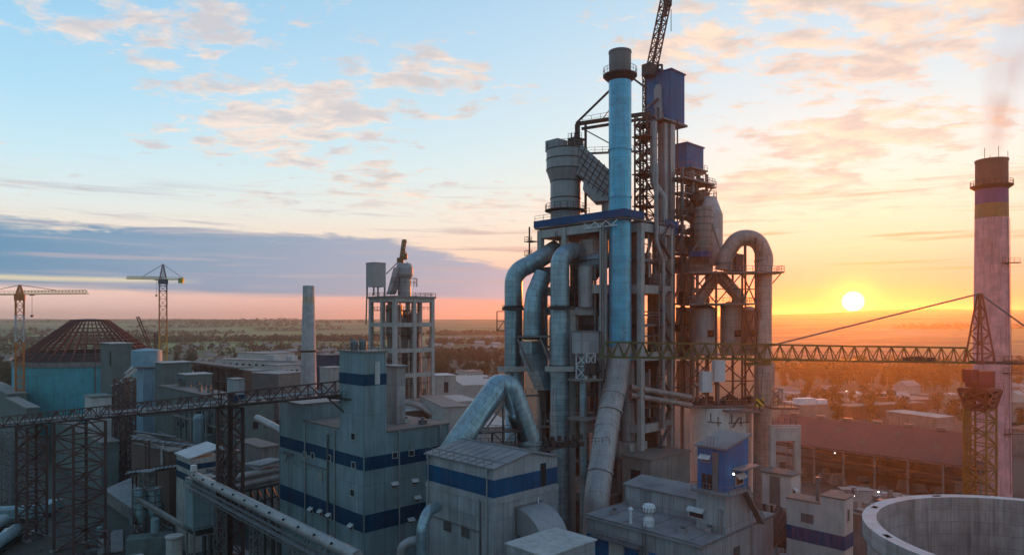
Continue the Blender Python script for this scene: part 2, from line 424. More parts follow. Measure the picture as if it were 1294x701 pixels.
TB.body(31.2, 43.9, TU-3.2, TU-2.9, 6.5, TV-3, m); TB.body(45.7, 57.5, 8.2, 8.5, 1.4, 8, m); TB.body(45.7, 57.5, TU-2.6, TU-2.3, 1.2, 4.6, m); TB.body(59.3, 69.9, TU-2.6, TU-2.3, 1.0, 3.4, m)
TB.body(59.3, 66.5, TU-3.2, TU-2.9, 3.5, 14, m); TB.body(59.3, 69.9, 7.2, 7.5, .9, 5.0, m); TB.body(31.2, 43.9, 7.4, 7.7, 1.2, 6.4, m); TB.body(45.7, 57.5, 2.2, 7.0, TV-2.1, TV-1.8, m); TB.body(59.3, 64, 2, 8, TV-2.1, TV-1.8, m)
m.obj('dark_infill', CONC_D, TT)  # added dark panels that shut out the sky and dim the inside
m = MB()
for z in FL[2:]:
    m.rail([TB.P(-.2, 5.8, z+1.6), TB.P(-.2, 14.4, z+1.6)]); m.rail([TB.P(6.6, -.2, z+1.6), TB.P(TU-1.6, -.2, z+1.6)])
m.rail([TB.P(-.7, TV+.3, 73.7), TB.P(-.7, 8, 73.7)], step=2.2); m.rail([TB.P(7, -.3, 72.2), TB.P(TU, -.3, 72.2), TB.P(TU, TV, 72.2)])
m.obj('railing', STEEL_D, TT)
m = MB()        # bracket truss under the blue balcony
P0 = [TB.P(-.7, b, 70.7+(0 if i % 2 else 1.1)) for i, b in enumerate([1, 2.4, 3.8, 5.2, 6.6, 8, 9.4])]
for p, q in zip(P0, P0[1:]): m.bar(p, q, .18)
m.bar(TB.P(-.7, 1, 70.7), TB.P(-.7, 9.4, 70.7), .2)
m.obj('bracket_truss', PAINTW, TT)
m = MB()        # small cage balconies at the far left corner
for z in (66.3, 69.3):
    m.box(TB.P(-.6, TV+1.5, z), 2.2, 2.4, .15, YAW); m.rail([TB.P(-1.6, TV+.4, z), TB.P(-1.6, TV+2.6, z), TB.P(.4, TV+2.6, z)], step=1)
m.bar(TB.P(-1.5, TV+1.2, 62), TB.P(-1.5, TV+1.2, 72.5), .25)
m.obj('ladder_cage', STEEL_D, TT)
# vessels seen dark inside the frame
for a, b, z, r, h, lab in ((4.5, 11, 60.4, 3.1, 8.5, 'steel cyclone inside the top storey of the concrete tower'),
                           (10.8, 9.5, 45.4, 3.2, 9, 'steel cyclone inside the tower one storey below the top one'),
                           (4.5, 18, 46.6, 2.7, 8.5, 'steel cyclone near the left edge inside the concrete tower'),
                           (11.0, 4.5, 31.6, 2.4, 9.5, 'steel cyclone behind the green jib inside the concrete tower'),
                           (10.5, 5, 16.8, 2.6, 9, 'steel cyclone in a low storey of the concrete tower above the flat roof')):
    c = TB.P(a, b, z)
    t = thing('cyclone', lab, 'cyclone', c, 'cyclones inside the concrete tower')
    MB().lathe(c, [(.5, z), (r, z+h*.45), (r, z+h)], 24).obj('barrel', CLAD_W, t)
    MB().lathe(c, [(r*.45, z+h+.005), (r*.45, z+h+1.6)], 16).obj('outlet', CLAD_W, t)
# round panels of duct inside top storey
c = TB.P(1.2, 9.5, 62)
m = MB(); m.tube([TB.P(1.8, 6.0, 64.4), TB.P(1.8, 13.8, 63.2)], 1.9, 20); t = m.obj('storey_duct', CLAD, None, label='wide teal duct lying level behind the columns under the blue roof edge', category='duct')
m = MB(); m.gb(TB.P(2.5, 6.2), 5, 8, 46, 57.2); m.obj('service_cabin', STEEL, None, label='dark steel cabin inside the tower behind the slim cylinder', category='cabin')
m = MB(); m.tube(fillet([TB.P(12, -1.1, 30), TB.P(12, -1.1, 64), TB.P(9.5, -1.1, 68), TB.P(9.5, -1.1, 84)], 2), .42, 12)
m.obj('riser_pipe', CLAD_G, None, label='thin pale riser pipe kinked in front of the right face of the concrete tower', category='pipe')
m = MB(); m.bar(TB.P(6.4, 1.0, 64), TB.P(16, 1.0, 64), .4); m.bar(TB.P(6.8, 1.2, 58.5), TB.P(11, 1.2, 69), .5); m.bar(TB.P(14, 1.3, 58.5), TB.P(12.2, 1.3, 64), .6); m.obj('inner_bracing', STEEL, TT)

# ------------------------------------------------------------------ big stack
sx, sy = GX(783.5, 136.8), 136.8
SR = 2.25
t = thing('steel_stack', 'tall blue clad steel stack with a dark top rising through the blue deck', 'chimney', (sx, sy, 44))
MB().lathe((sx, sy), [(SR, 44), (SR, ZP(97, sy))], 40).obj('barrel', CLAD_B, t)
zt = ZP(97, sy)
MB().lathe((sx, sy), [(SR*.98, zt+.002), (SR*.98, ZP(68, sy)), (SR*1.02, ZP(67.9, sy)), (SR*1.02, ZP(65.5, sy)), (SR*.86, ZP(65.4, sy))], 40).obj('stack_cap', STEEL, t)
m = MB(); m.lathe((sx, sy), [(SR+.02, zt-1.1), (SR+1.15, zt+.0), (SR+1.15, zt+.25), (SR+.02, zt+.27)], 32, caps=False); m.obj('platform', STEEL_D, t)
m = MB(); m.ringrail((sx, sy), SR+1.1, zt+.25, 1.3, 22); m.obj('railing', STEEL, t)
for z in (54, 64, 76.5, 86):
    MB().lathe((sx, sy), [(SR+.01, z), (SR+.16, z+.002), (SR+.16, z+.3), (SR+.01, z+.302)], 40, caps=False).obj('flange', CLAD_B, t)
# stack's foot behind the grey duct
m = MB(); m.lathe((GX(793, 140), 140), [(1.55, ZP(556, 140)), (1.55, 44.5)], 24); m.obj('down_pipe', CLAD_G, None, label='straight grey pipe with a bolted foot behind the thick grey kinked duct', category='duct')
m = MB(); m.box((GX(797, 139.5), 139.5, ZP(576, 139.5)), 6, 4, 3.0, YAW); m.obj('pipe_plinth', CONC, None, label='pale concrete block under the straight grey pipe', category='plinth')
# grey duct leaving the stack's foot
pp = [(784, 432, 136.8), (783, 452, 136.8), (778, 486, 135), (768, 532, 131), (758, 600, 125), (754, 628, 122), (752, 720, 119)]
P = [W(*p) for p in pp]
t = thing('kinked_duct', 'thick grey kinked duct sloping down from the foot of the blue stack', 'duct', P[-1])
m = MB(); m.tube(fillet(P, 4, 6), 2.28, 36); m.obj('barrel', CLAD_G, t)
for f in ((775, 500, 133.8), (771, 520, 131.9), (766.5, 541, 130.3), (758.5, 597, 125.2)):
    p = W(*f); MB().ring(p, P[3]-P[4], 2.28, .45, .16, 36).obj('flange', CLAD_G, t)

# ------------------------------------------------------------------ ducts on the left face
def duct(label, path, r, m, flanges=(), fil=4, axis=UP, seg=28, name='process_duct', fw=.5, **kw):
    P = [W(*p) for p in path]
    t = thing(name, label, 'duct', P[-1])
    MB().tube(fillet(P, fil, 7), r, seg).obj('barrel', m, t)
    for (px, py, D) in flanges:
        MB().ring(W(px, py, D), axis, r, fw, .3, seg).obj('flange', STEEL_D, t)
    return t, P
duct('leftmost teal duct with a big swan neck bend high on the concrete tower', [(703, 314, 150), (676, 331, 147), (649, 344, 146.5), (649, 470, 146.5), (650, 470, 146.5), (650, 735, 146.5)], 1.95, CLAD, [(649, 388, 146.5), (649, 465, 146.5)], 6)
duct('bent teal duct between the swan neck duct and the looped duct', [(687, 346, 144), (676, 372, 143), (673, 395, 142.5), (673, 429, 142.5)], 1.95, CLAD, [(673, 427, 142.5)], 5)
duct('looped teal duct standing third from the left on the concrete tower', [(742, 327, 145), (724, 317, 142), (707.5, 324, 139), (707.5, 550, 139), (707.5, 735, 139)], 1.95, CLAD, [(707.5, 388, 139), (707.5, 462, 139), (707.5, 557, 139)], 3.4)
# dark square throat over the bent duct, and hopper beneath it
def frust(c0, s0, c1, s1, yaw=YAW):
    u, v = UV2(yaw)
    def q(c, s): return [c-u*s[0]/2-v*s[1]/2, c+u*s[0]/2-v*s[1]/2, c+u*s[0]/2+v*s[1]/2, c-u*s[0]/2+v*s[1]/2]
    A = q(Vector(c0), s0); B = q(Vector(c1), s1)
    return A+B, [(3, 2, 1, 0), (4, 5, 6, 7), (0, 1, 5, 4), (1, 2, 6, 5), (2, 3, 7, 6), (3, 0, 4, 7)]
m = MB(); m.solid(*frust(W(688, 352, 144.2), (3.4, 3.4), W(700, 338, 147), (4.4, 4.4))); m.obj('duct_throat', STEEL_D, None, label='dark square throat joining the top of the bent teal duct', category='duct')
m = MB(); m.solid(*frust(W(672, 446, 142.5), (3.6, 3.6), W(672, 431, 142.5), (3.6, 3.6))); m.solid(*frust(W(688, 492, 141.5), (2.9, 2.9), W(672, 446.05, 142.5), (3.6, 3.6))); m.obj('slanted_hopper', CLAD, None, label='teal tapered hopper slanting down under the bent duct', category='hopper')
m = MB(); m.solid(*frust(W(690, 520, 142), (1.6, 1.6), W(690, 493, 142), (2.2, 2.2))); m.gb(W(690, 530, 142), 1.2, 1.2, 0, ZP(520.5, 142)); m.obj('valve_chute', STEEL_D, None, label='dark chute and valve below the slanted teal hopper', category='chute')
t = thing('duct_bracket', 'grey steel bracket frame with two struts around the slanted hopper', 'bracket', W(675, 440, 140.5))
m = MB(); z = ZP(425, 140.5)
m.bar(W(654, 425, 141), W(697, 425, 139), .4); m.bar(W(654, 428, 141), W(672, 470, 140), .35); m.bar(W(683, 427, 140), W(697, 460, 139), .45); m.obj('strut', STEEL, t)
for k, (px, py, D, w) in enumerate(((651, 466, 144.2, 7.6), (707, 466, 136.6, 5.8))):
    m = MB(); m.box(W(px, py+3, D), w, 1.1, 1.0, YAW-44); m.box(W(px+w*1.5, py+3, D+1.4), 2.4, 1.6, 1.1, 0)
    m.obj('support_collar', CONC, None, label=('pale collar beam carrying the leftmost swan neck duct', 'pale collar beam carrying the looped teal duct')[k], category='beam')
for k, (px, py, D) in enumerate(((649, 391, 144.2), (707, 390.5, 136.8))):
    m = MB(); m.box(W(px+2, py+1, D), 5.6, .8, .5, 0); m.rail([W(px-14, py, D), W(px+16, py, D)], .9, 1.2)
    m.obj('duct_walkway', STEEL_D, None, label=('short dark walkway below the bend of the swan neck duct', 'short dark walkway below the bend of the looped duct')[k], category='walkway')
m = MB(); z = ZP(418, 147); m.rail([W(628, 418, 147), W(638, 418, 147)], 4.2, 1.6, .16); m.bar(W(628, 418, 147), W(638, 404, 147), .16); m.box(W(633, 418, 147), 2, 1.5, .2); m.obj('side_platform', STEEL_D, None, label='little railed platform sticking out left beside the swan neck duct', category='platform')
# slim vertical cylinder on the pale portal
t = thing('slim_cylinder', 'spotted slim vertical cylinder standing on the pale concrete portal', 'vessel', W(740, 388, 139))
MB().lathe(W(740, 388, 139), [(1.6, ZP(388, 139)), (1.6, ZP(337, 139)), (.4, ZP(334.5, 139))], 24).obj('barrel', CLAD_G, t)
m = MB(); c = W(726, 388, 139.5); m.lattice(c, W(726, 332, 139.5), 1.1, 9, .14, x=True); m.obj('ladder_frame', STEEL_D, None, label='narrow lattice ladder frame beside the slim cylinder', category='ladder')
t = thing('concrete_portal', 'pale concrete portal with a tall column beside the looped duct', 'frame', (GX(721, 139.5), 139.5, 0))
m = MB(); m.box((GX(721, 139.5), 139.5, 0), 1.5, 1.5, ZP(398, 139.5), YAW); m.obj('column', CONC, t)
m = MB(); m.gb((GX(721, 139.5)-.4, 138.7), 5.8, 1.6, ZP(397.9, 139.5), ZP(388, 139.5), yaw=6); m.obj('beam', CONC, t)
m = MB(); m.gb((GX(719, 139.5)-.1, 139.6), 1.4, 7, ZP(397.9, 139.5), ZP(389, 139.5), yaw=YAW); m.obj('beam', CONC, t)
# pale grey cabin on lattice legs
b = Blk(736, 132.5, 723, 757); z0, z1 = ZP(447, 132.5), ZP(419.5, 132.5)
t = thing('hung_cabin', 'small blue grey cabin on white lattice legs in front of the portal', 'cabin', b.mid()+UP*z0)
b.body(z0, z1).obj('wall', SHEET_G, t); b.slab(z1+.002, .2, .2).obj('roof', ROOF_G, t)
m = MB(); c = b.mid(); m.lattice(c+UP*(z0-5), c+UP*z0, 2.6, 2, .14, x=True); m.obj('leg', PAINTW, t)
m = MB(); c = b.mid(); m.box(c+UP*(z0-5.4), 5.2, 4.6, .4, YAW); m.obj('service_platform', CONC_D, None, label='upper service platform just below the lattice legs of the small cabin', category='platform')
m = MB(); m.box(c+UP*(z0-13), 5.8, 4.6, .4, YAW); m.rail([b.P(-.5, -.5, z0-12.6), b.P(-.5, 4, z0-12.6)]); m.obj('service_platform', CONC_D, None, label='lower railed service platform beneath the small cabin on lattice legs', category='platform')
m = MB(); m.tube([(GX(737, 136), 136, 0), (GX(737, 136), 136, ZP(436, 136))], .75, 16); m.obj('standpipe', CLAD, None, label='slim teal standpipe right of the tall pale column', category='pipe')
m = MB(); m.box(W(746, 474, 133.3), 1.6, 1.6, 2.4, YAW); m.lathe(W(743, 474, 132.6), [(.5, ZP(474, 132.6)), (.5, ZP(466, 132.6))], 12); m.obj('pump_set', STEEL_D, None, label='dark pump set sitting on the upper service platform', category='machine')

# ------------------------------------------------------------------ inverted V duct
P = [W(565, 592, 104), W(572, 556, 106), W(634, 487, 114), W(637, 484, 114.2), W(641, 487, 114.6), W(668, 553, 118), W(669, 575, 118.3)]
t = thing('inverted_v_duct', 'fat teal inverted V duct rising from behind the striped filter house', 'duct', P[-1])
r = 2.05
path = fillet([W(561, 640, 111.5), W(570, 572, 112.3), W(580, 556, 113), W(630, 487, 117), W(644, 488, 117.6), W(667, 553, 119.5), W(667, 562, 119.6)], .7, 2)
MB().tube(path, r, 32).obj('barrel', CLAD, t)
c = W(667, 562, 119.6)
m = MB(); m.lathe(c, [(r*.8, c.z-4.2), (r*.8, c.z-2.4), (r*1.02, c.z-1.6), (r*1.02, c.z)], 28); m.obj('foot', CLAD, t)
for dz in (.2, -1.7): MB().lathe(c, [(r+.02, c.z+dz), (r+.35, c.z+dz+.01), (r+.35, c.z+dz+.3), (r+.02, c.z+dz+.31)], 28, caps=False).obj('flange', CLAD, t)
t = thing('duct_trestle', 'rusty trestle with platforms standing under the inverted V duct', 'trestle', (GX(636, 116), 116, 0))
m = MB()
for px in (622, 636, 652): m.bar((GX(px, 116), 116, 0), W(px, 500 if px == 636 else 545, 116), .3)
m.bar(W(605, 545, 113), W(635, 505, 115), .25); m.bar(W(610, 548, 113), W(638, 508, 115), .25); m.bar(W(622, 575, 116), W(652, 545, 116), .2); m.bar(W(600, 572, 114), W(600, 545, 114), .25); m.bar(W(622, 545, 116), W(650, 575, 116), .2)
m.obj('frame', STEEL, t)
for py in (545, 562):
    m = MB(); m.box(W(628, py, 116), 8, 3, .2, 20); m.rail([W(598, py, 114), W(655, py, 116)], 1.1, 1.3); m.obj('platform', STEEL_D, t)
m = MB(); m.box(W(690, 566, 122), 7, 4, .3, YAW); m.rail([W(656, 566, 118), W(690, 568, 118), W(722, 562, 121)], 1.1, 1.2); m.rail([W(700, 563, 122), W(770, 560, 124)], 1.1, 1.2)
m.obj('valve_platform', STEEL_D, None, label='cluttered valve platform between the inverted V duct and the kinked grey duct', category='platform')

for k in range(7): m = MB(); m.box(W(680+k*9, 563+k % 3, 121+k*.5), 1.0, .9, .7+.3*(k % 3), 20*k); m.lathe(W(680+k*9, 563, 121+k*.5), [(.4, ZP(563, 121)+.7), (.4, ZP(563, 121)+1.5)], 10); m.obj('valve_unit', STEEL_D, None, label='small dark valve on the platform beside the inverted V duct', category='valve', group='valves on the platform')
# ------------------------------------------------------------------ top works on the deck
DK = 73.7
c = Vector((GX(714.5, 148), 148, 0))
r1 = 24.0*148/F; r2 = 19.0*148/F
zz = lambda y: ZP(y, 148)
t = thing('deck_separator', 'wide grey drum narrowing to a smaller drum on the tower deck', 'vessel', (c.x, c.y, DK))
MB().lathe(c, [(r2, 72.3), (r2, zz(231)), (r1, zz(216)), (r1, zz(191))], 44).obj('barrel', PLATE, t)
for y, rr in ((191, r1), (216, r1), (203, r1), (231, r2), (252, r2), (268, r2)):
    MB().lathe(c, [(rr+.01, zz(y)), (rr+.1, zz(y)+.01), (rr+.1, zz(y)+.2), (rr+.01, zz(y)+.21)], 44, caps=False).obj('flange', STEEL_D, t)
m = MB(); m.ringrail((c.x, c.y), r1-.1, zz(191)+.3, 1.3, 22); m.obj('railing', STEEL, t)
m = MB(); m.lathe(c, [(r2+.02, 75.6), (r2+1.2, 75.7), (r2+1.2, 75.9), (r2+.02, 75.91)], 40, caps=False); m.ringrail((c.x, c.y), r2+1.1, 75.9, 1.2, 20); m.obj('platform', STEEL_D, t)
m = MB(); m.gb(c-U*2+V*0.5, 3.2, 3.6, zz(190.5), zz(176)); m.obj('top_cabin', SHEET_G, t)
# ribbed sloping rectangular duct: cross-section of constant depth, drawn as side profile in its own plane
a = (Vector((GX(775, 146), 146, 0))-c); a.z = 0; a.normalize(); n = Vector((-a.y, a.x, 0))
def q(d, y, s, D=148): e = c+a*d+n*s; return Vector((e.x, e.y, zz(y)))
prof = [(1.2, 188), (4.0, 189), (10.6, 226), (10.6, 258), (6.5, 258), (4.0, 243), (4.2, 231), (1.2, 217)]
m = MB(); hw = 2.6; N_ = len(prof)
m.solid([q(d, y, -hw) for d, y in prof]+[q(d, y, hw) for d, y in prof], [tuple(range(N_)), tuple(reversed(range(N_, 2*N_)))]+[(i, N_+i, N_+(i+1) % N_, (i+1) % N_) for i in range(N_)])
t2 = thing('ribbed_duct', 'sloping rectangular duct with a grid of ribs beside the wide grey drum', 'duct', c+a*8+UP*75)
m.obj('casing', PLATE, t2)
m = MB()
for k in range(8):
    f = k/7; d0, y0 = 3.4+7.2*f, 187.5+37*f
    y1 = min(y0+31, 257.5); e0 = q(d0, y0, -hw-.1); e1 = q(d0, y1, -hw-.1)
    m.bar(e0, q(max(d0-2.6, 2.2), min(y0+29, 256), -hw-.1), .14); m.bar(q(d0, y0-.5, -hw), q(d0, y0-.5, hw), .14)
for k in range(5):
    m.bar(q(3.4, 194+k*8, -hw-.1), q(10.5, min(257, 231+k*8), -hw-.1), .14)
m.obj('rib', STEEL_D, t2)
m = MB(); c2 = W(772, 272, 146.5); m.lathe(c2, [(2.0, 73.0), (2.0, ZP(252, 146.5))], 20); m.obj('outlet', CLAD_G, t2)
# pipe bridge over the drum
t = thing('pipe_bridge', 'steel pipe bridge on tall posts running over the drum to the blue hoist house', 'pipe bridge', W(735, 270, 149))
m = MB()
for (x0, y0, x1, y1, w) in ((728, 157, 822, 143, .55), (735, 163, 822, 149, .4)): m.bar(W(x0, y0, 148), W(x1, y1, 150), w, w*1.5)
for px in (740, 809): m.bar(W(px, 158, 148), W(px, 270, 148), .4)
m.bar(W(728, 157, 148), W(728, 172, 148), .4); m.bar(W(729, 155, 148), W(771, 114, 141), .35); m.bar(W(735, 162, 148), W(790, 192, 147), .0001+.2)
m.obj('truss', STEEL_D, t)
m = MB(); m.bar(W(745, 194, 148), W(812, 191, 149), .5, .4); m.rail([W(742, 193.5, 147.5), W(810, 190.5, 148.5)], 1.2, 1.6); m.rail([W(736, 156, 147.6), W(770, 150, 148)], 1.4, 2); m.bar(W(762, 150, 148), W(771, 138, 148), .2); m.obj('walkway', STEEL, t)
m = MB(); m.box(W(727, 190, 148), 2.4, 2.4, 2.6, YAW); m.box(W(730, 177, 148), 3.4, 2, .3, YAW); m.bar(W(722, 190, 147.5), W(722, 168, 147.5), .2); m.bar(W(731, 178, 147.5), W(731, 158, 147.5), .5); m.lathe(W(729, 176, 148), [(.6, ZP(176, 148)), (.6, ZP(168, 148))], 12); m.rail([W(718, 176, 147), W(735, 175, 147)], 1.2, 1.2)
m.obj('drive_unit', STEEL_D, None, label='dark drive unit on top of the wide grey drum', category='machine')
m = MB(); m.bar(W(797, 97, 141), W(817, 112, 149), .3); m.bar(W(796, 94, 141), W(790, 96, 140), .3); m.obj('tie_strut', STEEL_D, None, label='dark tie strut from the stack platform to the blue hoist house', category='strut')
# blue hoist houses
def hoist(label, px, D, pl, pr, yt, yb, m, o=.25):
    b = Blk(px, D, pl, pr); z0, z1 = ZP(yb, D), ZP(yt, D)
    t = thing('hoist_house', label, 'cabin', b.mid()+UP*z0)
    b.body(z0, z1).obj('wall', m, t); b.slab(z1+.002, .3, o).obj('roof', BLUE, t); b.slab(z0-.5, .49, .5).obj('base', STEEL, t)
    return b, t, z0, z1
b, t, z0, z1 = hoist('tall blue hoist house at the top of the elevator legs beside the stack', 848, 150, 817, 865, 88, 152, HOIST)
m = MB(); b.body(z0+3.4, z0+7.8, -.4, -.02, 2.2, 4.2, m); b.body(z0+7.8, z0+8.6, -.3, -.02, 2.5, 3.9, m); b.body(z0+.2, z0+3.3, -.6, -.02, 2.0, 2.7, m); b.body(z0+.2, z0+3.3, -.5, -.02, 3.4, 3.8, m); m.obj('door_panel', PLATE, t)
m = MB(); b.body(z0-.4, z0-.1, -3.4, -.6, -.4, 7.6, m); m.rail([b.P(-3.3, 7.5, z0-.1), b.P(-3.3, -.3, z0-.1)], 1.1, 1.4); m.bar(b.P(-.9, 6.4, z0+3.4), b.P(-.7, 3.0, z0+5.4), .4); m.bar(b.P(-.9, 6.2, z0+3.4), b.P(-.9, 5.0, z0), .25); m.obj('balcony', STEEL, t)
b2, t2, y0, y1 = hoist('lower blue hoist house behind the elevator legs', 868, 158, 848, 889, 181, 212, HOIST)
m = MB(); b2.body(y0-.4, y0-.1, -2.2, -.6, -.4, 5, m); b2.body(y0-.4, y0-.1, -1, 6, -2, -.55, m); m.rail([b2.P(-2, 5, y0-.1), b2.P(-2, -1.8, y0-.1), b2.P(6, -1.8, y0-.1)], 1.1, 1.2); m.obj('balcony', STEEL, t2)
# bucket elevator legs
for k, (px, D, w, lab) in enumerate(((826, 148.5, 1.9, 'leftmost pale elevator leg under the tall blue hoist house'), (838, 150, 1.5, 'middle pale elevator leg under the tall blue hoist house'), (845.5, 151, 1.7, 'rightmost pale elevator leg under the tall blue hoist house'))):
    m = MB(); zt = ZP(153, 150)-.6
    if k == 0: m.tube(fillet([(GX(826, D), D, zt), W(826, 232, D), W(839, 250, D), W(839, 400, D)], 2), .8, 14)
    else: m.box((GX(px, D), D, 40), w, w*1.2, zt-40, YAW)
    m.obj('elevator_leg', CLAD_G, None, label=lab, category='elevator leg', group='elevator legs under the blue hoist house')
t = thing('stair_tower', 'tall lattice stair tower between the blue stack and the elevator legs', 'stair tower', W(818, 282, 150))
m = MB(); m.lattice(W(815, 284, 150), W(815, 148, 150), 3.1, 12, .18, x=False, lw=.3); m.obj('frame', RUST, t)
m = MB()
for k in range(12):
    z = ZP(282, 150)+k*1.93; s = 1 if k % 2 else -1; cc = Vector((GX(815, 150), 150, 0))
    m.bar(cc-U*1.2*s+V*.7*s+UP*z, cc+U*1.2*s+V*.7*s+UP*(z+1.9), .5, .15)
    m.box(cc+U*1.3*s+UP*(z+1.85), 1.2, 3, .1, YAW)
m.obj('stair_flight', STEEL_D, t)
m = MB()
for px in (802, 856): m.bar(W(px, 282, 147 if px == 802 else 149), W(px, 150, 147 if px == 802 else 149), .25)
for py in (165, 184, 203, 222, 241, 258, 272):
    m.bar(W(802, py, 147), W(812, py-2, 149), .12)
    if py > 190: m.bar(W(803, py+2, 147), W(812, py-8, 149), .25)
    if py < 260: m.bar(W(826, py, 150), W(846, py-3, 151), .3)
for py in (175, 222, 262): m.box(W(815, py, 149), 5, 3.4, .2, YAW)
m.obj('side_bracing', RUST, t)
m = MB(); m.gb(W(845, 287, 148), 4.2, 5, 70.6, 72.6); m.obj('blue_hatch', BLUE, None, label='small blue hatch at the right end of the tower roof deck', category='hatch')

# derrick crane on the tower top, its jib leaning out of the picture
t = thing('derrick_crane', 'lattice derrick crane leaning skyward from behind the blue hoist house', 'crane', W(820, 97, 153))
p0, p1 = W(823, 90, 153), W(850, -40, 156)
m = MB(); m.lattice(p0, p1, 1.7, 15, .14, lw=.26); m.obj('jib', RUST, t)
m = MB(); m.bar(W(840, 20, 154.5), W(842, 0, 155), .9, .5); m.bar(W(848, 12, 155), W(848, 40, 155), .12); m.box(W(846, 8, 155), .9, .9, 1.2); m.obj('sheave_block', STEEL_D, t)
m = MB(); m.box(W(821, 97, 153), 2.8, 2.4, 2.6, YAW); m.box(W(829, 94, 154), 1.8, 1.4, .5, 10); m.bar(W(831.5, 92, 153), W(831.5, 82, 153), .35); m.bar(W(836.5, 92, 153), W(836.5, 82, 153), .35); m.bar(W(831, 82.5, 153), W(837, 82.5, 153), .4); m.bar(W(834, 88, 153), W(834, 92, 153), 1.2); m.obj('winch', STEEL_D, t)
m = MB(); m.lattice(W(816, 150, 157), W(816, 97, 157), 1.0, 10, .12); m.obj('mast', RUST, t)

# ------------------------------------------------------------------ right steel tower with platforms
t = thing('steel_tower', 'rusty steel tower with stacked platforms right of the concrete tower', 'steel tower', (GX(872, 152), 152, 34))
KB = Blk(862, 150, 850, 893); kz = lambda y: ZP(y, 151)
m = MB()
for a, b in ((0, 0), (KB.lu, 0), (0, KB.lv), (KB.lu, KB.lv)):
    m.bar(KB.P(a, b, 20), KB.P(a, b, kz(213)), .55)
m.bar(KB.P(KB.lu*.4, 0, 20), KB.P(KB.lu*.4, 0, kz(213)), .8)
m.obj('column', STEEL, t)
lv = [228, 245, 275, 293, 322, 345, 385, 420, 450, 490]
for k, y in enumerate(lv):
    m = MB(); z = kz(y); o = (1.6, .4, 1.0, .2)[k % 4]
    KB.body(z, z+.35, -o, KB.lu+o*.8, -o*.9, KB.lv+.3, m); m.rail([KB.P(-o, KB.lv, z+.35), KB.P(-o, -o*.9, z+.35), KB.P(KB.lu+o*.8, -o*.9, z+.35)], 1.1, 1.3, .09)
    m.obj('platform', STEEL, t)
m = MB()
for y0, y1 in zip(lv[1:], lv[2:]):
    m.bar(KB.P(0, 0, kz(y0)), KB.P(KB.lu, 0, kz(y1)), .25); m.bar(KB.P(KB.lu, 0, kz(y0)), KB.P(0, 0, kz(y1)), .25)
    m.bar(KB.P(0, 0, kz(y0)), KB.P(0, KB.lv, kz(y1)), .25)
m.bar(W(893, 262, 150), W(915, 330, 148), .4); m.bar(W(868, 330, 149), W(895, 285, 149), .35)
m.obj('brace', STEEL, t)
rnd = random.Random(3)
m = MB()
for y in lv[:9]:
    for k in range(4):
        a, b = rnd.uniform(-.5, KB.lu), rnd.uniform(-.5, KB.lv*.7); s = rnd.uniform(.7, 1.8)
        m.box(KB.P(a, b, kz(y)+.36), s, s*.8, rnd.uniform(.8, 2.6), YAW)
    m.tube([KB.P(rnd.uniform(0, 3), .4, kz(y)+.4), KB.P(rnd.uniform(3, KB.lu), .5, kz(y)+rnd.uniform(1.5, 4.5))], .3, 8)
m.obj('machinery', STEEL_D, t)
m = MB(); z = kz(229); m.gb(KB.P(KB.lu, -.4), 3.6, 1.2, z, z+.35); m.rail([KB.P(KB.lu, -.4, z+.35), KB.P(KB.lu+3.6, -.4, z+.35)], 1.2, .9, .09); m.bar(KB.P(KB.lu, .2, z-2.6), KB.P(KB.lu+2.6, .2, z), .25); m.obj('side_ledge', STEEL, t)
m = MB()
KB.body(kz(448), kz(388), .6, KB.lu-.5, .8, KB.lv-.4, m); KB.body(kz(383), kz(346), .8, KB.lu*.6, .8, KB.lv-.4, m); KB.body(kz(342), kz(324), .5, KB.lu-.4, 1.2, KB.lv-.3, m); KB.body(kz(318), kz(296), .5, KB.lu*.7, 1.6, KB.lv-.3, m); KB.body(kz(272), kz(248), .4, KB.lu*.5, 1.6, KB.lv-.5, m); KB.body(kz(510), kz(456), .9, KB.lu*.7, 1.2, KB.lv-.4, m)
m.obj('casing', CLAD_W, t)
# shouldered tank beside the steel tower
t = thing('shouldered_tank', 'tall grey tank with a sloped shoulder right of the steel tower', 'tank', W(893, 345, 155))
cz = lambda y: ZP(y, 155)
MB().lathe(W(893, 345, 155), [(3.55, cz(335)), (3.55, cz(272)), (2.3, cz(253)), (2.3, cz(250))], 32).obj('barrel', CLAD_G, t)
m = MB(); m.ringrail((GX(893, 155), 155), 2.2, cz(250), 1.2, 12, .09); m.obj('railing', STEEL_D, t)
m = MB(); m.lathe(W(890, 250, 154), [(.5, cz(250)), (.5, cz(246))], 10); m.box(W(884, 250, 153), 2.6, 1.6, 1.2, YAW); m.lathe(W(881, 262, 152.6), [(.9, cz(262)), (1.6, cz(256)), (1.6, cz(249))], 14); m.obj('top_drive', STEEL_D, t)
t = thing('ribbed_cylinder', 'narrow banded cylinder in front of the shouldered tank', 'vessel', W(890, 340, 151))
MB().lathe(W(889, 330, 150.5), [(1.2, ZP(330, 150.5)), (2.0, ZP(314, 150.5)), (2.0, ZP(262, 150.5))], 20).obj('barrel', CLAD_W, t)
for k in range(6):
    z = ZP(310-k*8.5, 150.5); MB().lathe(W(889, 300, 150.5), [(2.01, z), (2.14, z+.01), (2.14, z+.2), (2.01, z+.21)], 20, caps=False).obj('band', STEEL, t)
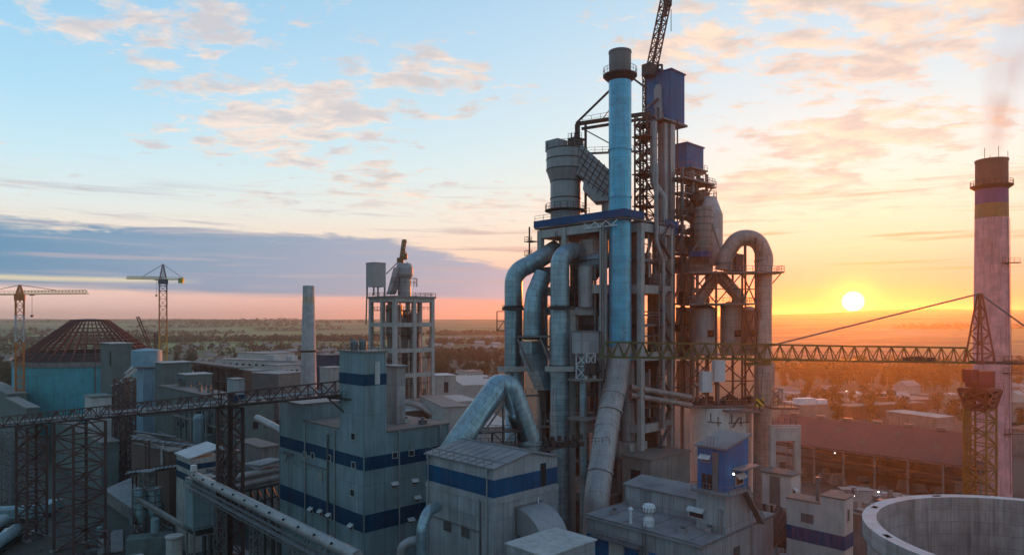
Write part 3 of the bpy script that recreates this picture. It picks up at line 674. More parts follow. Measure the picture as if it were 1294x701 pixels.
# ================================================================== RIGHT COMPLEX: arch duct, tank frame, white silo
t = thing('tank_frame', 'braced steel frame with two decks around the grey tanks under the arch duct', 'steel frame', (GX(915, 143), 143, 34))
XS = [873, 905, 938, 955]
m = MB()
for px in XS:
    for D in (142, 150):
        m.bar((GX(px, 142)+(0 if D == 142 else .6), D, 34), (GX(px, 142)+(0 if D == 142 else .6), D, ZP(342, 142) if px != 955 else ZP(300, 142)), .35)
m.bar(W(941, 345, 144), W(941, 310, 144), .3)
m.obj('column', RUST, t)
for y, x1 in ((343, 990), (383, 955), (447, 958), (512, 966)):
    m = MB(); z = ZP(y, 142); A = GX(871, 142); B = GX(x1, 142)
    m.prism([(A, 141.5), (B, 141.5), (B, 150.5 if y != 343 else 147), (A, 150.5 if y != 343 else 147)], z-.35, z)
    m.rail([(A, 141.6, z), (B, 141.6, z), (B, 147, z)], 1.15, 1.3, .09)
    m.obj('deck', STEEL, t)
m = MB()
def X(x0, x1, y0, y1, D=142): m.bar(W(x0, y0, D), W(x1, y1, D), .22); m.bar(W(x0, y1, D), W(x1, y0, D), .22)
X(873, 905, 345, 383); X(938, 955, 345, 383); X(905, 938, 345, 383)
for x0, x1 in ((873, 905), (905, 938), (938, 955)):
    X(x0, x1, 450, 480); X(x0, x1, 482, 511); m.bar(W(x0, 481, 142), W(x1, 481, 142), .25)
    m.bar(W(x0, 365, 142), W(x1, 365, 142), .2)
X(938, 955, 386, 446); m.bar(W(976, 358, 142), W(988, 344, 142), .2)
m.obj('brace', RUST, t)
for px, D, r, y0, y1, lab in ((890, 147, 2.6, 437, 390, 'left squat grey tank on the lower deck under the arch duct'), (924, 145.5, 2.25, 437, 386, 'panelled grey tank in the middle of the deck under the arch duct'), (946, 149, 2.0, 444, 392, 'right hand slim tank behind the braces under the arch duct')):
    c = W(px, y0, D); t = thing('grey_tank', lab, 'tank', c, 'grey tanks in the braced frame')
    MB().lathe(c, [(r, ZP(446, D)), (r, ZP(y1, D)), (r*.4, ZP(y1-5, D))], 28).obj('barrel', CLAD_G if px < 900 else CLAD_W, t)
    m = MB(); m.box((c.x+.6, D-r-.05, ZP(425, D)), 1.3, .25, 1.4); m.obj('hatch', DARK, t)
def duct2(label, pts, r, m, fl=(), fil=3):
    P = [W(*p) for p in pts]; t = thing('process_duct', label, 'duct', P[-1])
    MB().tube(fillet(P, fil, 7), r, 28).obj('barrel', m, t)
    for px, py, D, ax in fl: MB().ring(W(px, py, D), ax, r, .5, .25, 28).obj('flange', STEEL, t)
    return t
duct2('weathered arch duct bridging to the tall leg at the right of the tower', [(914.5, 341, 146), (916, 324, 146), (932, 300, 146), (957, 301, 146), (967, 325, 146), (965, 345, 145), (964, 480, 141.5), (962, 735, 141)], 1.72, CLAD_W, [(965, 330, 146, UP), (964, 344, 145.3, UP), (915, 333, 146, UP)], 3.2)
duct2('short slanting brown duct under the deck inside the tank frame', [(909, 345, 146), (911, 350, 146), (934, 375, 146.5), (936, 386, 146.5)], 1.3, CLAD_W)
duct2('second short slanting brown duct behind the left squat tank', [(905, 345, 149), (903, 352, 149), (884, 378, 149), (883, 388, 149)], 1.3, CLAD_W)
m = MB(); m.gb(W(880, 334, 148), 7, 6, ZP(342, 148)+.01, ZP(325, 148)); m.obj('machine_house', STEEL, None, label='low brown machine house on the upper deck left of the arch duct', category='cabin')
m = MB(); m.gb(W(886, 326, 146), 4.4, 3, ZP(325, 148)+.01, ZP(318, 148)); m.obj('blue_shelter', BLUE, None, label='little dark blue shelter roof on the brown machine house', category='shelter')
m = MB(); m.gb(W(930, 328, 147), 3.4, 3, ZP(342, 148)+.01, ZP(320, 147)); m.obj('blue_shelter', SHEET_D, None, label='little dark blue cabin seen through the arch duct', category='shelter')
# electrical boxes on the lower decks
for (x0, x1, y0, y1, D, lab) in ((885, 899, 469, 495, 141, 'pale switch box with insulators on the lower frame'), (901, 915, 455, 482, 141, 'pale box hanging higher, right of the box with insulators')):
    c = W((x0+x1)/2, y1, D); t = thing('switch_box', lab, 'box', c)
    m = MB(); w = GX(x1, D)-GX(x0, D); m.box(c, w, 1.4, ZP(y0, D)-c.z, 12); m.obj('case', PAINTW, t)
    if x0 == 885:
        m = MB()
        for k in range(4): m.lathe((c.x-.8+k*.5, D, 0), [(.09, ZP(y0, D)), (.12, ZP(y0, D)+.4), (.06, ZP(y0, D)+1)], 8)
        m.obj('insulator', STEEL, t)
    m = MB(); m.bar(c-UP*.02, Vector((c.x, c.y, ZP(512, D))), .3); m.obj('leg', STEEL, t)
for k in range(9): m = MB(); m.box(W(880+k*8.5, 511, 143+k % 3), .9+.5*(k % 2), 1.2, .8+.5*(k % 3), k*17); m.lathe(W(880+k*8.5, 511, 143+k % 3)+UP*(.8+.5*(k % 3)), [(.3, ZP(511, 143)+.6), (.3, ZP(511, 143)+1.6)], 10); m.obj('pump_unit', STEEL_D, None, label='dark pump unit standing on the rim of the white silo', category='machine', group='pump units on the white silo')
m = MB(); m.tube(fillet([W(920, 511, 142.6), W(921, 500, 142.6), W(928, 503, 142.6), W(928, 511, 142.6)], 1), .6, 12); m.obj('pipe_loop', STEEL_D, None, label='short pipe hoop on the rim of the white silo', category='pipe')
t = thing('white_silo', 'broad whitewashed concrete silo below the braced steel frame', 'silo', (GX(911, 147), 147, 0))
r = 38*147/F
MB().lathe((GX(911, 147), 147), [(r, 0), (r, ZP(514, 147)), (r+.25, ZP(514, 147)), (r+.25, ZP(512, 147)), (.3, ZP(511, 147))], 48).obj('wall', mat('whitewash', (.74, .71, .67), .85, 0, .2, .4, (.35, .30, .26)), t)
m = MB()
for k, an in enumerate((-125, -112, -88, -70, -55)):
    a = R(an); p = Vector((GX(911, 147)+(r+.05)*math.cos(a), 147+(r+.05)*math.sin(a), 0))
    m.box((p.x, p.y, ZP(528+4*(k % 2), 147)), .2, .2, 1.8, an); m.box((p.x, p.y, ZP(529, 147)), .2, 1.4, .2, an)
m.obj('bracket', STEEL, t)
m = MB(); m.box(W(938, 520, 139.5), 7.5, 3.4, .35, 0); m.rail([W(915, 518, 137.8), W(962, 518, 137.8), W(962, 518, 140)], 1.1, 1.1); m.bar(W(934, 527, 138.4), W(926, 540, 139.4), .3); m.obj('silo_walkway', STEEL, None, label='walkway jutting from the top edge of the white silo', category='walkway')
# inclined pipe pair from tower to silo
for k, y in enumerate((489, 499)):
    m = MB(); m.tube([W(797, y, 136.5), W(873, y+13, 139.5)], .62, 14); m.obj('sloping_pipe', CLAD_W, None, label=('upper of two brown pipes sloping from the kinked duct to the silo', 'lower of two brown pipes sloping from the kinked duct to the silo')[k], category='pipe')
b = Blk(822, 128, 786, 872); z1 = ZP(583, 128)
t = thing('annex_block', 'low dark concrete annex at the foot of the tower behind the flat roof', 'building', b.mid())
b.body(0, z1).obj('wall', CONC_D, t); b.slab(z1+.002, .4, .2).obj('roof', ROOF_F, t); b.lwin(2.2, 20.0, 2.4, 3.6, t, CONC_D, name='doorway')
# portal frame and booth to the right
t = thing('open_portico', 'small open concrete portal frame behind the white booth', 'frame', (GX(992, 128), 128, 10))
m = MB()
for px, D in ((976, 127), (1006, 128), (976, 134), (1008, 134)): m.box((GX(px, D), D, 8), .95, .95, ZP(541, D)-8)
m.obj('column', CONC, t)
m = MB(); m.box(W(990.5, 556, 127.4), 5.6, 1, 2.4, 8); m.box(W(992, 543, 134), 6, 1, 1, 0); m.obj('beam', CONC, t)
m = MB(); m.box(W(986, 515, 131), 5, 5, .3); m.rail([W(974, 515, 128.5), W(1000, 515, 128.5)], 1.1, 1); m.rail([W(976, 535, 127), W(1006, 537, 128)], 1.1, 1); m.obj('railing', STEEL_D, t)
b = Blk(1000, 118, 963, 1011); z0, z1 = ZP(643, 118), ZP(602, 118)
t = thing('white_booth', 'boxy white booth on dark legs with a brown roof edge', 'booth', b.mid()+UP*z0)
b.body(z0, z1).obj('wall', PAINTW2, t); b.slab(z1+.002, .35, .35).obj('roof', ROOF_F, t)
m = MB(); b.body(z0+.3, z1-.4, -.06, 0, 2.0, 3.9, m); m.obj('door', STEEL, t); b.rwin(.5, z0+2.4, .9, 1.2, t, awn=True)
for a, c_ in ((.3, .3), (b.lu-.3, .3), (.3, b.lv-.3), (b.lu-.3, b.lv-.3)): MB().bar(b.P(a, c_, 0), b.P(a, c_, z0), .4).obj('leg', STEEL_D, t)
m = MB(); z_ = ZP(490, 141)
m.gb(W(974, 490, 143), 1.8, 2, z_, ZP(461, 143)); m.gb(W(973, 461, 143.2), 2.4, 2.6, ZP(461, 143)+.01, ZP(459, 143)); m.lattice(W(981, 515, 144), W(981, 491, 144), 1.8, 3, .15); m.obj('side_cabin', CLAD_W, None, label='narrow brown cabin behind the tall duct leg at the right', category='cabin')

# ------------------------------------------------------------------ blue control house on grey base, and its low hall
b = Blk(888, 88, 742, 930); zr = ZP(690, 88)
b.lu = along(b.C, b.u, 918)+14
t = thing('low_hall', 'low grey hall with blue painted lower walls and a flat pale roof', 'building', b.mid())
b.body(0, zr-.02).obj('wall', SHEET_G, t); b.slab(zr, .3, .25).obj('roof', ROOF_G, t)
m = MB(); b.body(zr-6.4, zr-2.5, -.05, 0, 15.2, b.lv+.02, m); b.body(zr-6.4, zr-2.7, -.05, 0, 9.9, 12.4, m); b.body(zr-6.4, zr-2.7, -.05, 0, .0, 8.3, m); m.obj('blue_band', SHEET_B, t)
m = MB(); b.body(zr-6.4, zr-2.4, -.14, -.06, 12.5, 15.1, m); m.obj('door', PAINTW2, t)
m = MB(); b.body(zr-2.3, zr-2.1, -1.6, -.05, 9.2, 17.4, m); m.rail([b.P(-1.5, 17.3, zr-2.1), b.P(-1.5, 9.3, zr-2.1)], .9, 1.0, .06); m.bar(b.P(-1.5, 9.4, zr-2.3), b.P(-.05, 9.4, zr-4), .12); m.bar(b.P(-1.5, 17.2, zr-2.3), b.P(-.05, 17.2, zr-4), .12); m.obj('canopy', STEEL, t)
m = MB(); m.bar(b.P(-.3, 8.6, 10), b.P(-.3, 8.6, zr+1.1), .08); m.bar(b.P(-.3, 9.2, 10), b.P(-.3, 9.2, zr+1.1), .08)
for k in range(36): m.bar(b.P(-.3, 8.6, 10.5+k*.35), b.P(-.3, 9.2, 10.5+k*.35), .05)
m.obj('ladder', STEEL, t)
# step block behind
k = b.lu
s0, s1 = 8.6, 13.4; k = s1
b.body(zr+.31, zr+3.2, s0, k, .5, b.lv-.6).obj('upper_wall', SHEET_G, t)
m = MB(); A = [b.P(s0-.3, b.lv-.3), b.P(s0-.3, 4), b.P(k, 4), b.P(k, b.lv-.3)]
m.solid([(A[0].x, A[0].y, zr+3.21), (A[1].x, A[1].y, zr+3.21), (A[2].x, A[2].y, zr+3.9), (A[3].x, A[3].y, zr+3.9), (A[0].x, A[0].y, zr+3.5), (A[1].x, A[1].y, zr+3.5), (A[2].x, A[2].y, zr+4.2), (A[3].x, A[3].y, zr+4.2)], [(0, 1, 2, 3), (7, 6, 5, 4), (0, 4, 5, 1), (1, 5, 6, 2), (2, 6, 7, 3), (3, 7, 4, 0)]); m.obj('upper_roof', ROOF_G, t)
c = W(820, 646, 96); c.z = zr+.3
t = thing('roof_ventilator', 'white waisted turbine ventilator standing on the low hall roof', 'ventilator', c)
MB().lathe(c, [(.75, c.z), (.8, c.z+.9), (.5, c.z+1.3), (.55, c.z+1.5), (.95, c.z+2.1), (.95, c.z+2.6), (.7, c.z+3.0), (.1, c.z+3.1)], 20).obj('housing', PAINTW, t)
m = MB()
for an in range(0, 360, 30): m.bar((c.x+.93*math.cos(R(an)), c.y+.93*math.sin(R(an)), c.z+1.75), (c.x+.99*math.cos(R(an+12)), c.y+.99*math.sin(R(an+12)), c.z+2.65), .12, .05)
m.obj('vane', STEEL, t)
c = W(797, 641, 97); c.z = zr+.3
m = MB(); m.lathe(c, [(.22, c.z), (.22, c.z+2.0), (.4, c.z+2.05), (.05, c.z+2.4)], 12); m.obj('vent_pipe', PAINTW, None, label='thin white vent pipe left of the waisted ventilator', category='vent pipe')
# grey tower with blue house on top
g = Blk(917, 92, 880, 948); zb = ZP(625, 92)
t = thing('control_house', 'blue cabin with balcony on a tall grey base beside the low hall', 'control house', g.mid())
g.body(0, zb-.3).obj('base_wall', SHEET_G, t); g.slab(zb-.3, .3, .05).obj('floor_slab', ROOF_G, t)
zt = ZP(569, 92)
m = MB(); g.body(zb, zt, .3, g.lu, .3, g.lv, m); m.obj('wall', SHEET_B, t)
m = MB(); A = [g.P(-.1, -.1), g.P(g.lu+.3, -.1), g.P(g.lu+.3, g.lv+.3), g.P(-.1, g.lv+.3)]
hz = [zt+.01, zt+1.2, zt+1.2, zt+.01]
m.solid([(p.x, p.y, h) for p, h in zip(A, hz)]+[(p.x, p.y, h+.25) for p, h in zip(A, hz)], [(3, 2, 1, 0), (4, 5, 6, 7), (0, 1, 5, 4), (1, 2, 6, 5), (2, 3, 7, 6), (3, 0, 4, 7)]); m.obj('roof', ROOF_G, t)
m = MB(); A = [g.P(.3, .3), g.P(g.lu, .3), g.P(g.lu, g.lv), g.P(.3, g.lv)]
m.solid([(A[0].x, A[0].y, zt-.02), (A[1].x, A[1].y, zt-.02), (A[1].x, A[1].y, zt+1.05)], [(0, 1, 2)]); m.obj('gable', SHEET_B, t)
m = MB(); g.body(zb, zb+.2, -1.1, .28, -1.1, g.lv+.3, m); g.body(zb, zb+.2, .29, 4.2, -1.1, .28, m); m.obj('balcony', ROOF_G, t)
m = MB(); m.rail([g.P(-1, g.lv+.2, zb+.2), g.P(-1, -1, zb+.2), g.P(4.1, -1, zb+.2)], 1.1, .9, .06); m.obj('railing', STEEL, t)
m = MB(); g.body(zb+.21, zb+2.3, .2, .29, 2.2, 2.9, m); g.body(zb+.21, zb+2.3, .2, .29, 3.1, 3.7, m); m.obj('doorway', DARK, t)
m = MB(); g.body(zb+.1, zt-.5, .2, .29, 1.2, 2.1, m); m.obj('pipe_chase', STEEL, t)
g.lwin(g.lv-2.0, zt-2.0, 1.5, 1.0, t, u0=.3, awn=True); g.rwin(3.2, zb+.6, 2.2, 1.6, t, v0=.3, awn=True)
m = MB(); m.gb(g.P(2.4, -1.3), g.lu-2.2, 1.7, zb+3.0, zb+3.2); m.obj('canopy', ROOF_G, t)
g.lwin(3.2, zb-4.0, 2.4, 1.5, t, awn=True)
m = MB(); p, q = g.P(4.0, -.6, zb), g.P(9.0, -.6, zb-5.5); m.bar(p, q, 1.0, .2); m.rail([p-V*.5, q-V*.5], 1.0, .9, .06); m.obj('stair', STEEL, t)
m = MB()
for k in range(3):
    p = g.P(.4, 2.0+k*.45, zt+.3); m.bar(p, p+UP*1.2, .06); m.bar(p+UP*1.2, p+UP*1.2-V*.3, .06)
m.obj('ladder_hoop', RED, t)
c = g.P(1.7, -.25, zb+2.6)
t = thing('wall_lamp', 'bright lamp lit on the corner of the blue cabin', 'lamp', c)
MB().lathe(c, [(.02, c.z-.17), (.17, c.z), (.02, c.z+.17)], 12).obj('bulb', LAMP, t); MB().bar(c+V*.08, g.P(1.7, .35, zb+2.7), .08).obj('arm', STEEL, t)
# small white house with blue band and stack pipe
h = Blk(1067, 95, 994, 1078); z1 = ZP(632, 95); z2 = z1-1.2
v1 = along(h.C, h.v, 1037)
t = thing('stepped_house', 'small white stepped house with a blue band beside the open silo', 'building', h.mid())
h.body(0, z1, v1=v1).obj('wall', PAINTW2, t); h.body(0, z2, v0=v1+.005).obj('wall', PAINTW2, t)
h.slab(z1+.002, .2, .12, v1=v1).obj('roof', ROOF_F, t); h.slab(z2+.002, .2, .1, v0=v1+.12).obj('roof', ROOF_F, t)
h.band(z1-7.0, z1-5.0, .05).obj('blue_band', SHEET_N, t)
m = MB(); h.body(z1-4.2, z1-2.9, -.06, 0, v1+1, v1+2.8, m); m.obj('vent_grille', STEEL, t); h.rwin(1.0, z1-3.2, .7, 1.8, t)
c = h.P(1.2, v1+.9, z2+.2); m = MB(); m.lathe(c, [(.22, c.z), (.22, c.z+3.2), (.32, c.z+3.21), (.32, c.z+3.4)], 12); m.obj('flue_pipe', STEEL, None, label='thin flue pipe on the step of the small white house', category='pipe')

# ------------------------------------------------------------------ open silo, lower right
c = Vector((54.0, 68.0, 0))
def az(py, D): return ZP(py, D)
Rs = 17.0; zr = 30.4; WAL = mat('concrete_panels', (.40, .34, .32), .88, 0, .3, .6, (.15, .12, .10), 'panel', 2.6, 1.5, .3, seam=.7)
t = thing('open_silo', 'big roofless concrete silo with slots in its pale rim, right foreground', 'silo', c)
rw = 1.4
m = MB(); m.lathe(c, [(Rs-.5, 0), (Rs-.5, zr-2.4), (Rs, zr-1.8), (Rs, zr)], 96, caps=False); m.obj('outer_wall', CONC_F, t)
m = MB(); m.lathe(c, [(Rs-rw, zr), (Rs-rw, zr-1.0), (Rs-rw+.06, zr-1.02), (Rs-rw+.06, 0)], 96, caps=False); m.obj('inner_wall', WAL, t)
# rim with real slots
m = MB(); m2 = MB(); NS = 96
for j in range(NS):
    slot = j % 11 in (3,)
    def ar(r, z, k): a = 2*math.pi*(j+k)/NS; return Vector((c.x+r*math.cos(a), c.y+r*math.sin(a), z))
    def quad(mb, r0, r1, z, k0=0, k1=1): mb.solid([ar(r0, z, k0), ar(r1, z, k0), ar(r1, z, k1), ar(r0, z, k1)], [(0, 1, 2, 3)])
    if not slot: quad(m, Rs-rw, Rs, zr)
    else:
        quad(m, Rs-rw, Rs-rw*.7, zr); quad(m, Rs-rw*.28, Rs, zr)
        r0, r1 = Rs-rw*.7, Rs-rw*.28
        P = [ar(r0, zr, 0), ar(r1, zr, 0), ar(r1, zr, 1), ar(r0, zr, 1)]; Q = [p-UP*.9 for p in P]
        m2.solid(P+Q, [(4, 5, 6, 7), (1, 0, 4, 5), (2, 1, 5, 6), (3, 2, 6, 7), (0, 3, 7, 4)])
m.obj('rim', CONC_S, t); m2.obj('slot', DARK, t)
m = MB(); m.lathe(c, [(.05, 6), (Rs-rw+.05, 6.01)], 64, caps=False); m.obj('silo_floor', CONC_D, t)

# ------------------------------------------------------------------ striped chimney at the right
D = 190; cx = GX(1253, D); zc = lambda y: ZP(y, D)
t = thing('brick_chimney', 'tall pale pink chimney with brown, violet and yellow bands, smoking', 'chimney', (cx, D, 0))
def rad(z): f = (z-0)/(zc(203)); return 4.75+(3.85-4.75)*min(1, max(0, f*1.05))
PINK = mat('chimney_pink', (.80, .34, .35), .85, 0, .25, .5, (.34, .11, .11), 'block', 3.2, 2.4, .06, seam=.8)
BRN = mat('chimney_brown', (.20, .10, .075), .85, 0, .25, .4, (.10, .05, .04), 'block', 3.2, 2.4, .06, seam=.8)
VIO = mat('chimney_violet', (.13, .085, .22), .85, 0, .2, .3, (.15, .08, .10), 'block', 3.2, 2.4, .06, seam=.8)
YEL = mat('chimney_yellow', (.36, .19, .08), .85, 0, .2, .3, (.22, .12, .06), 'block', 3.2, 2.4, .06, seam=.8)
for y0, y1, mm, nm in ((640, 276, PINK, 'shaft'), (276, 258, YEL, 'painted_band'), (258, 240, VIO, 'painted_band'), (240, 205, BRN, 'shaft_top')):
    a = max(0, zc(y0)); b_ = zc(y1); n = 1 if nm != 'shaft' else 6
    pr = [(rad(a+(b_-a)*i/n), a+(b_-a)*i/n) for i in range(n+1)]
    if nm == 'shaft_top': pr += [(4.0, b_+.01), (4.0, b_+.6), (3.3, b_+.61), (3.3, b_-3)]
    MB().lathe((cx, D), pr, 48, caps=False).obj(nm, mm, t)
z = zc(236)
m = MB(); m.lathe((cx, D), [(rad(z)+.02, z-.9), (rad(z)+1.2, z), (rad(z)+1.2, z+.25), (rad(z)+.02, z+.26)], 40, caps=False); m.ringrail((cx, D), rad(z)+1.1, z+.25, 1.3, 22, .09); m.obj('platform', STEEL_D, t)
m = MB()
for an in (-150, -100, -30, 60): a = R(an); m.bar((cx+3.7*math.cos(a), D+3.7*math.sin(a), zc(205)), (cx+3.7*math.cos(a), D+3.7*math.sin(a), zc(189+4*(an > -60))), .12)
m.obj('lightning_rod', STEEL_D, t)
a = R(-62); m = MB()
for s in (-.3, .3):
    e = [Vector((cx+(rad(z)+.35)*math.cos(a)+s, D+(rad(z)+.35)*math.sin(a), z)) for z in (5, 40, 80)]
    m.bar(e[0], e[1], .08); m.bar(e[1], e[2], .08)
for y in (334, 455, 470, 545):
    z = zc(y); m.box((cx+(rad(z)+.7)*math.cos(a), D+(rad(z)+.7)*math.sin(a), z), 4.8, 1.4, .25, 0); m.rail([(cx+(rad(z)+.7)*math.cos(a)-2.4, D-rad(z)-.4, z+.25), (cx+(rad(z)+.7)*math.cos(a)+2.4, D-rad(z)-.4, z+.25)], 1.2, 1.2, .08)
m.obj('ladder', STEEL_D, t)

# ------------------------------------------------------------------ tower crane with the long level jib
D = 128; mx = GX(1238, D); zj = ZP(458, D)
t = thing('tower_crane', 'green and red tower crane whose long level jib crosses in front of the plant', 'tower crane', (mx, D, 0))
m = MB(); m.lattice((mx+.2, D, 0), (mx+.2, D, ZP(516, D)), 3.6, 16, .2, yaw=30, lw=.34, x=False); m.obj('mast', CRANE_Y, t)
m = MB(); m.lattice((mx-2.0, D+.6, 8), (mx-2.0, D+.6, ZP(500, D)), .9, 22, .1, yaw=30); m.obj('ladder_mast', CRANE_Y, t)
m = MB(); m.lattice((mx, D, ZP(459, D)), (mx, D, ZP(371, D)), 3.4, 7, .13, w2=.5, yaw=20, lw=.3); m.obj('tower_head', mat('crane_red', (.36, .06, .03), .6, .1, .2, .3), t)
mat('crane_red', (.36, .06, .03), .6, .1, .2, .3)
m = MB(); m.lattice((mx, D, ZP(517, D)), (mx, D, ZP(492, D)), 3.4, 2, .35, w2=5.0, yaw=30, lw=.5, x=True); m.lathe((mx, D), [(1.7, ZP(505, D)), (2.2, ZP(497, D)), (2.2, ZP(492, D))], 20); m.box((mx, D, ZP(491.9, D)), 5.0, 5.0, .3, 30); m.rail([(mx-2.6, D-2.6, ZP(490, D)), (mx+2.6, D-2.6, ZP(490, D))], 1.1, .8); m.obj('slewing_ring', MT['crane_red'], t)
m = MB(); m.box((mx-.2, D-.4, ZP(489, D)), 3.6, 3.0, ZP(468, D)-ZP(489, D), 12); m.box((mx-2.5, D-1.2, ZP(482, D)), 1.7, 2.0, 2.4, 12); m.obj('cab', mat('cab_red', (.46, .04, .03), .55, 0, .2, .2), t)
jl = Vector((GX(757, D), D-.4, ZP(450.5, D))); jr = Vector((mx-1.4, D, zj))
m = MB(); m.tri(jl, jr, 1.7, 2.75, 30, .16, .34); m.obj('jib', CRANE_G, t)
m = MB(); m.bar(jr+Vector((0, -.6, .1)), (mx+17, D-.6, zj-.4), .3, .5); m.bar(jr+Vector((0, .8, .1)), (mx+17, D+.8, zj-.4), .3, .5); m.rail([(mx+2, D-.7, zj+.1), (mx+17, D-.7, zj-.1)], 1.1, 2)
for k in range(7): m.bar((mx+2+k*2.4, D-.6, zj-.1), (mx+3+k*2.4, D+.8, zj-.1), .18)
m.obj('counter_jib', STEEL_D, t)
m = MB(); top = Vector((mx, D, ZP(371, D))); pj = W(968, 438, D)
m.bar(top, pj, .28); m.bar(pj, W(940, 441, D), .18)
m.obj('pendant', STEEL, t)
m = MB(); m.bar(top, (mx+17, D-.5, zj+.3), .2); m.bar(top, (mx+16.8, D+.7, zj+1.2), .2); m.obj('pendant', STEEL, t)
m = MB()
rnd = random.Random(5)
for k in range(8): m.box(W(948+k*3.2, 458-rnd.uniform(0, 3), D), .9, 1.6, .5, 0)
m.box(W(957, 461, D), 4.4, 2.2, .5); m.box(W(966, 437, D), 3.4, 1.6, .5); m.rail([W(946, 462, D-1.1), W(974, 462, D-1.1)], 1.0, .8); m.bar(W(952, 460, D), W(968, 436, D), .2); m.bar(W(968, 460, D), W(950, 436, D), .2)
m.obj('trolley', CRANE_G, t)
m = MB(); m.bar(W(956.5, 462, D), W(958.6, 504, D), .07); m.bar(W(964, 462, D), W(961.4, 504, D), .07); m.obj('hoist_rope', STEEL_D, t)
m = MB(); m.box(W(1161, 456.5, D), 5.6, 1.0, .8); m.box(W(1158, 452.5, D), 2.4, .9, .4); m.obj('jib_winch', STEEL_D, t)
c = W(960, 508, D)
th = thing('hook_block', 'black and yellow striped hook block hanging from the long jib', 'hook block', c-UP*.9)
HZ = bpy.data.materials.new('hazard_stripe'); HZ.use_nodes = True
n_ = HZ.node_tree; g_ = n_.nodes.new('ShaderNodeTexCoord'); w_ = n_.nodes.new('ShaderNodeTexWave'); w_.bands_direction = 'DIAGONAL'; w_.inputs['Scale'].default_value = .55
r_ = n_.nodes.new('ShaderNodeValToRGB'); r_.color_ramp.interpolation = 'CONSTANT'; r_.color_ramp.elements[0].color = (.015, .015, .015, 1); r_.color_ramp.elements[1].position = .5; r_.color_ramp.elements[1].color = (.55, .36, .02, 1)
n_.links.new(g_.outputs['Object'], w_.inputs[0]); n_.links.new(w_.outputs[1], r_.inputs[0]); n_.links.new(r_.outputs[0], n_.nodes['Principled BSDF'].inputs['Base Color'])
m = MB(); m.prism([(c.x-.75, D-.3), (c.x+.75, D-.3), (c.x+.75, D+.3), (c.x-.75, D+.3)], c.z-.7, c.z+.7); m.obj('plate', HZ, th)
m = MB(); m.tube(fillet([c-UP*.7, c-UP*1.3, c+Vector((.35, 0, -1.8)), c+Vector((.6, 0, -1.3))], .4, 5), .12, 8); m.obj('hook', STEEL_D, th)

# ------------------------------------------------------------------ long dark shed behind the yard
e0 = Vector((GX(958, 231), 231, 0)); e1 = e0-V*64
t = thing('open_shed', 'long open sided shed with a dark pitched roof behind the yard', 'shed', (e0+e1)/2)
wd = U*19
def sh(f, s, z): p = e0.lerp(e1, f)+U*s; return Vector((p.x, p.y, z))
m = MB()
ze, zg = 12.0, 18.8
m.solid([sh(0, 0, ze), sh(1, 0, ze), sh(1, 17, zg), sh(0, 17, zg), sh(0, 34, ze), sh(1, 34, ze)]+[sh(0, 0, ze-.4), sh(1, 0, ze-.4), sh(1, 17, zg-.4), sh(0, 17, zg-.4), sh(0, 34, ze-.4), sh(1, 34, ze-.4)],
        [(0, 1, 2, 3), (3, 2, 5, 4), (7, 6, 9, 8), (8, 9, 10, 11), (0, 6, 7, 1), (5, 11, 10, 4), (0, 3, 9, 6), (3, 4, 10, 9), (1, 7, 8, 2), (2, 8, 11, 5)])
m.obj('roof', ROOF_DK, t)
for k in range(1, 6): m = MB(); f = k/6; m.bar(sh(f, 0, ze+.03), sh(f, 17, zg+.03), .1); m.obj('roof_seam', ROOF_DK, t)
for k in range(7): f = .08+k*.14; m = MB(); m.box(sh(f, 17, zg-.05), 2.6, 1.2, 1.0, YAW+90); m.obj('ridge_vent', STEEL, t)
for f, s in ((.14, 5), (.33, 9), (.47, 4), (.6, 11), (.78, 6)):
    m = MB(); a_ = [sh(f, s, ze+6.8*s/17+.03), sh(f+.035, s, ze+6.8*s/17+.03), sh(f+.035, s+3, ze+6.8*(s+3)/17+.03), sh(f, s+3, ze+6.8*(s+3)/17+.03)]; m.solid(a_+[p+UP*.05 for p in a_], [(3, 2, 1, 0), (4, 5, 6, 7), (0, 1, 5, 4), (1, 2, 6, 5), (2, 3, 7, 6), (3, 0, 4, 7)]); m.obj('roof_patch', BRICK, t)
for k in range(8):
    f = k/7*.98+.01
    MB().bar(sh(f, .5, 0), sh(f, .5, ze-.4), .5).obj('post', CONC_D, t); MB().bar(sh(f, 33, 0), sh(f, 33, ze-.4), .5).obj('post', CONC_D, t)
    m = MB(); m.bar(sh(f, .5, ze-2.2), sh(f, 33, ze-2.2), .25)
    for q_ in range(8):
        s0, s1 = .5+q_*4.07, .5+(q_+1)*4.07; h0 = ze-.6+min(s0, 33.5-s0)*.4; h1 = ze-.6+min(s1, 33.5-s1)*.4
        m.bar(sh(f, s0, ze-2.2), sh(f, s1, h1-.3), .16); m.bar(sh(f, s1, ze-2.2), sh(f, s1, h1-.3), .16)
    m.obj('roof_truss', STEEL_D, t)
m = MB(); m.bar(sh(0, .5, ze-1.0), sh(1, .5, ze-1.0), .3, .6); m.bar(sh(0, .6, 8.0), sh(1, .6, 8.0), .4, .9); m.obj('crane_rail', STEEL_D, t)
m = MB(); m.prism([tuple(sh(f, s, 0)[:2]) for f, s in ((0, 30), (1, 30), (1, 30.4), (0, 30.4))], 0, 5.5); m.obj('low_wall', CONC_D, t)
rnd = random.Random(11)
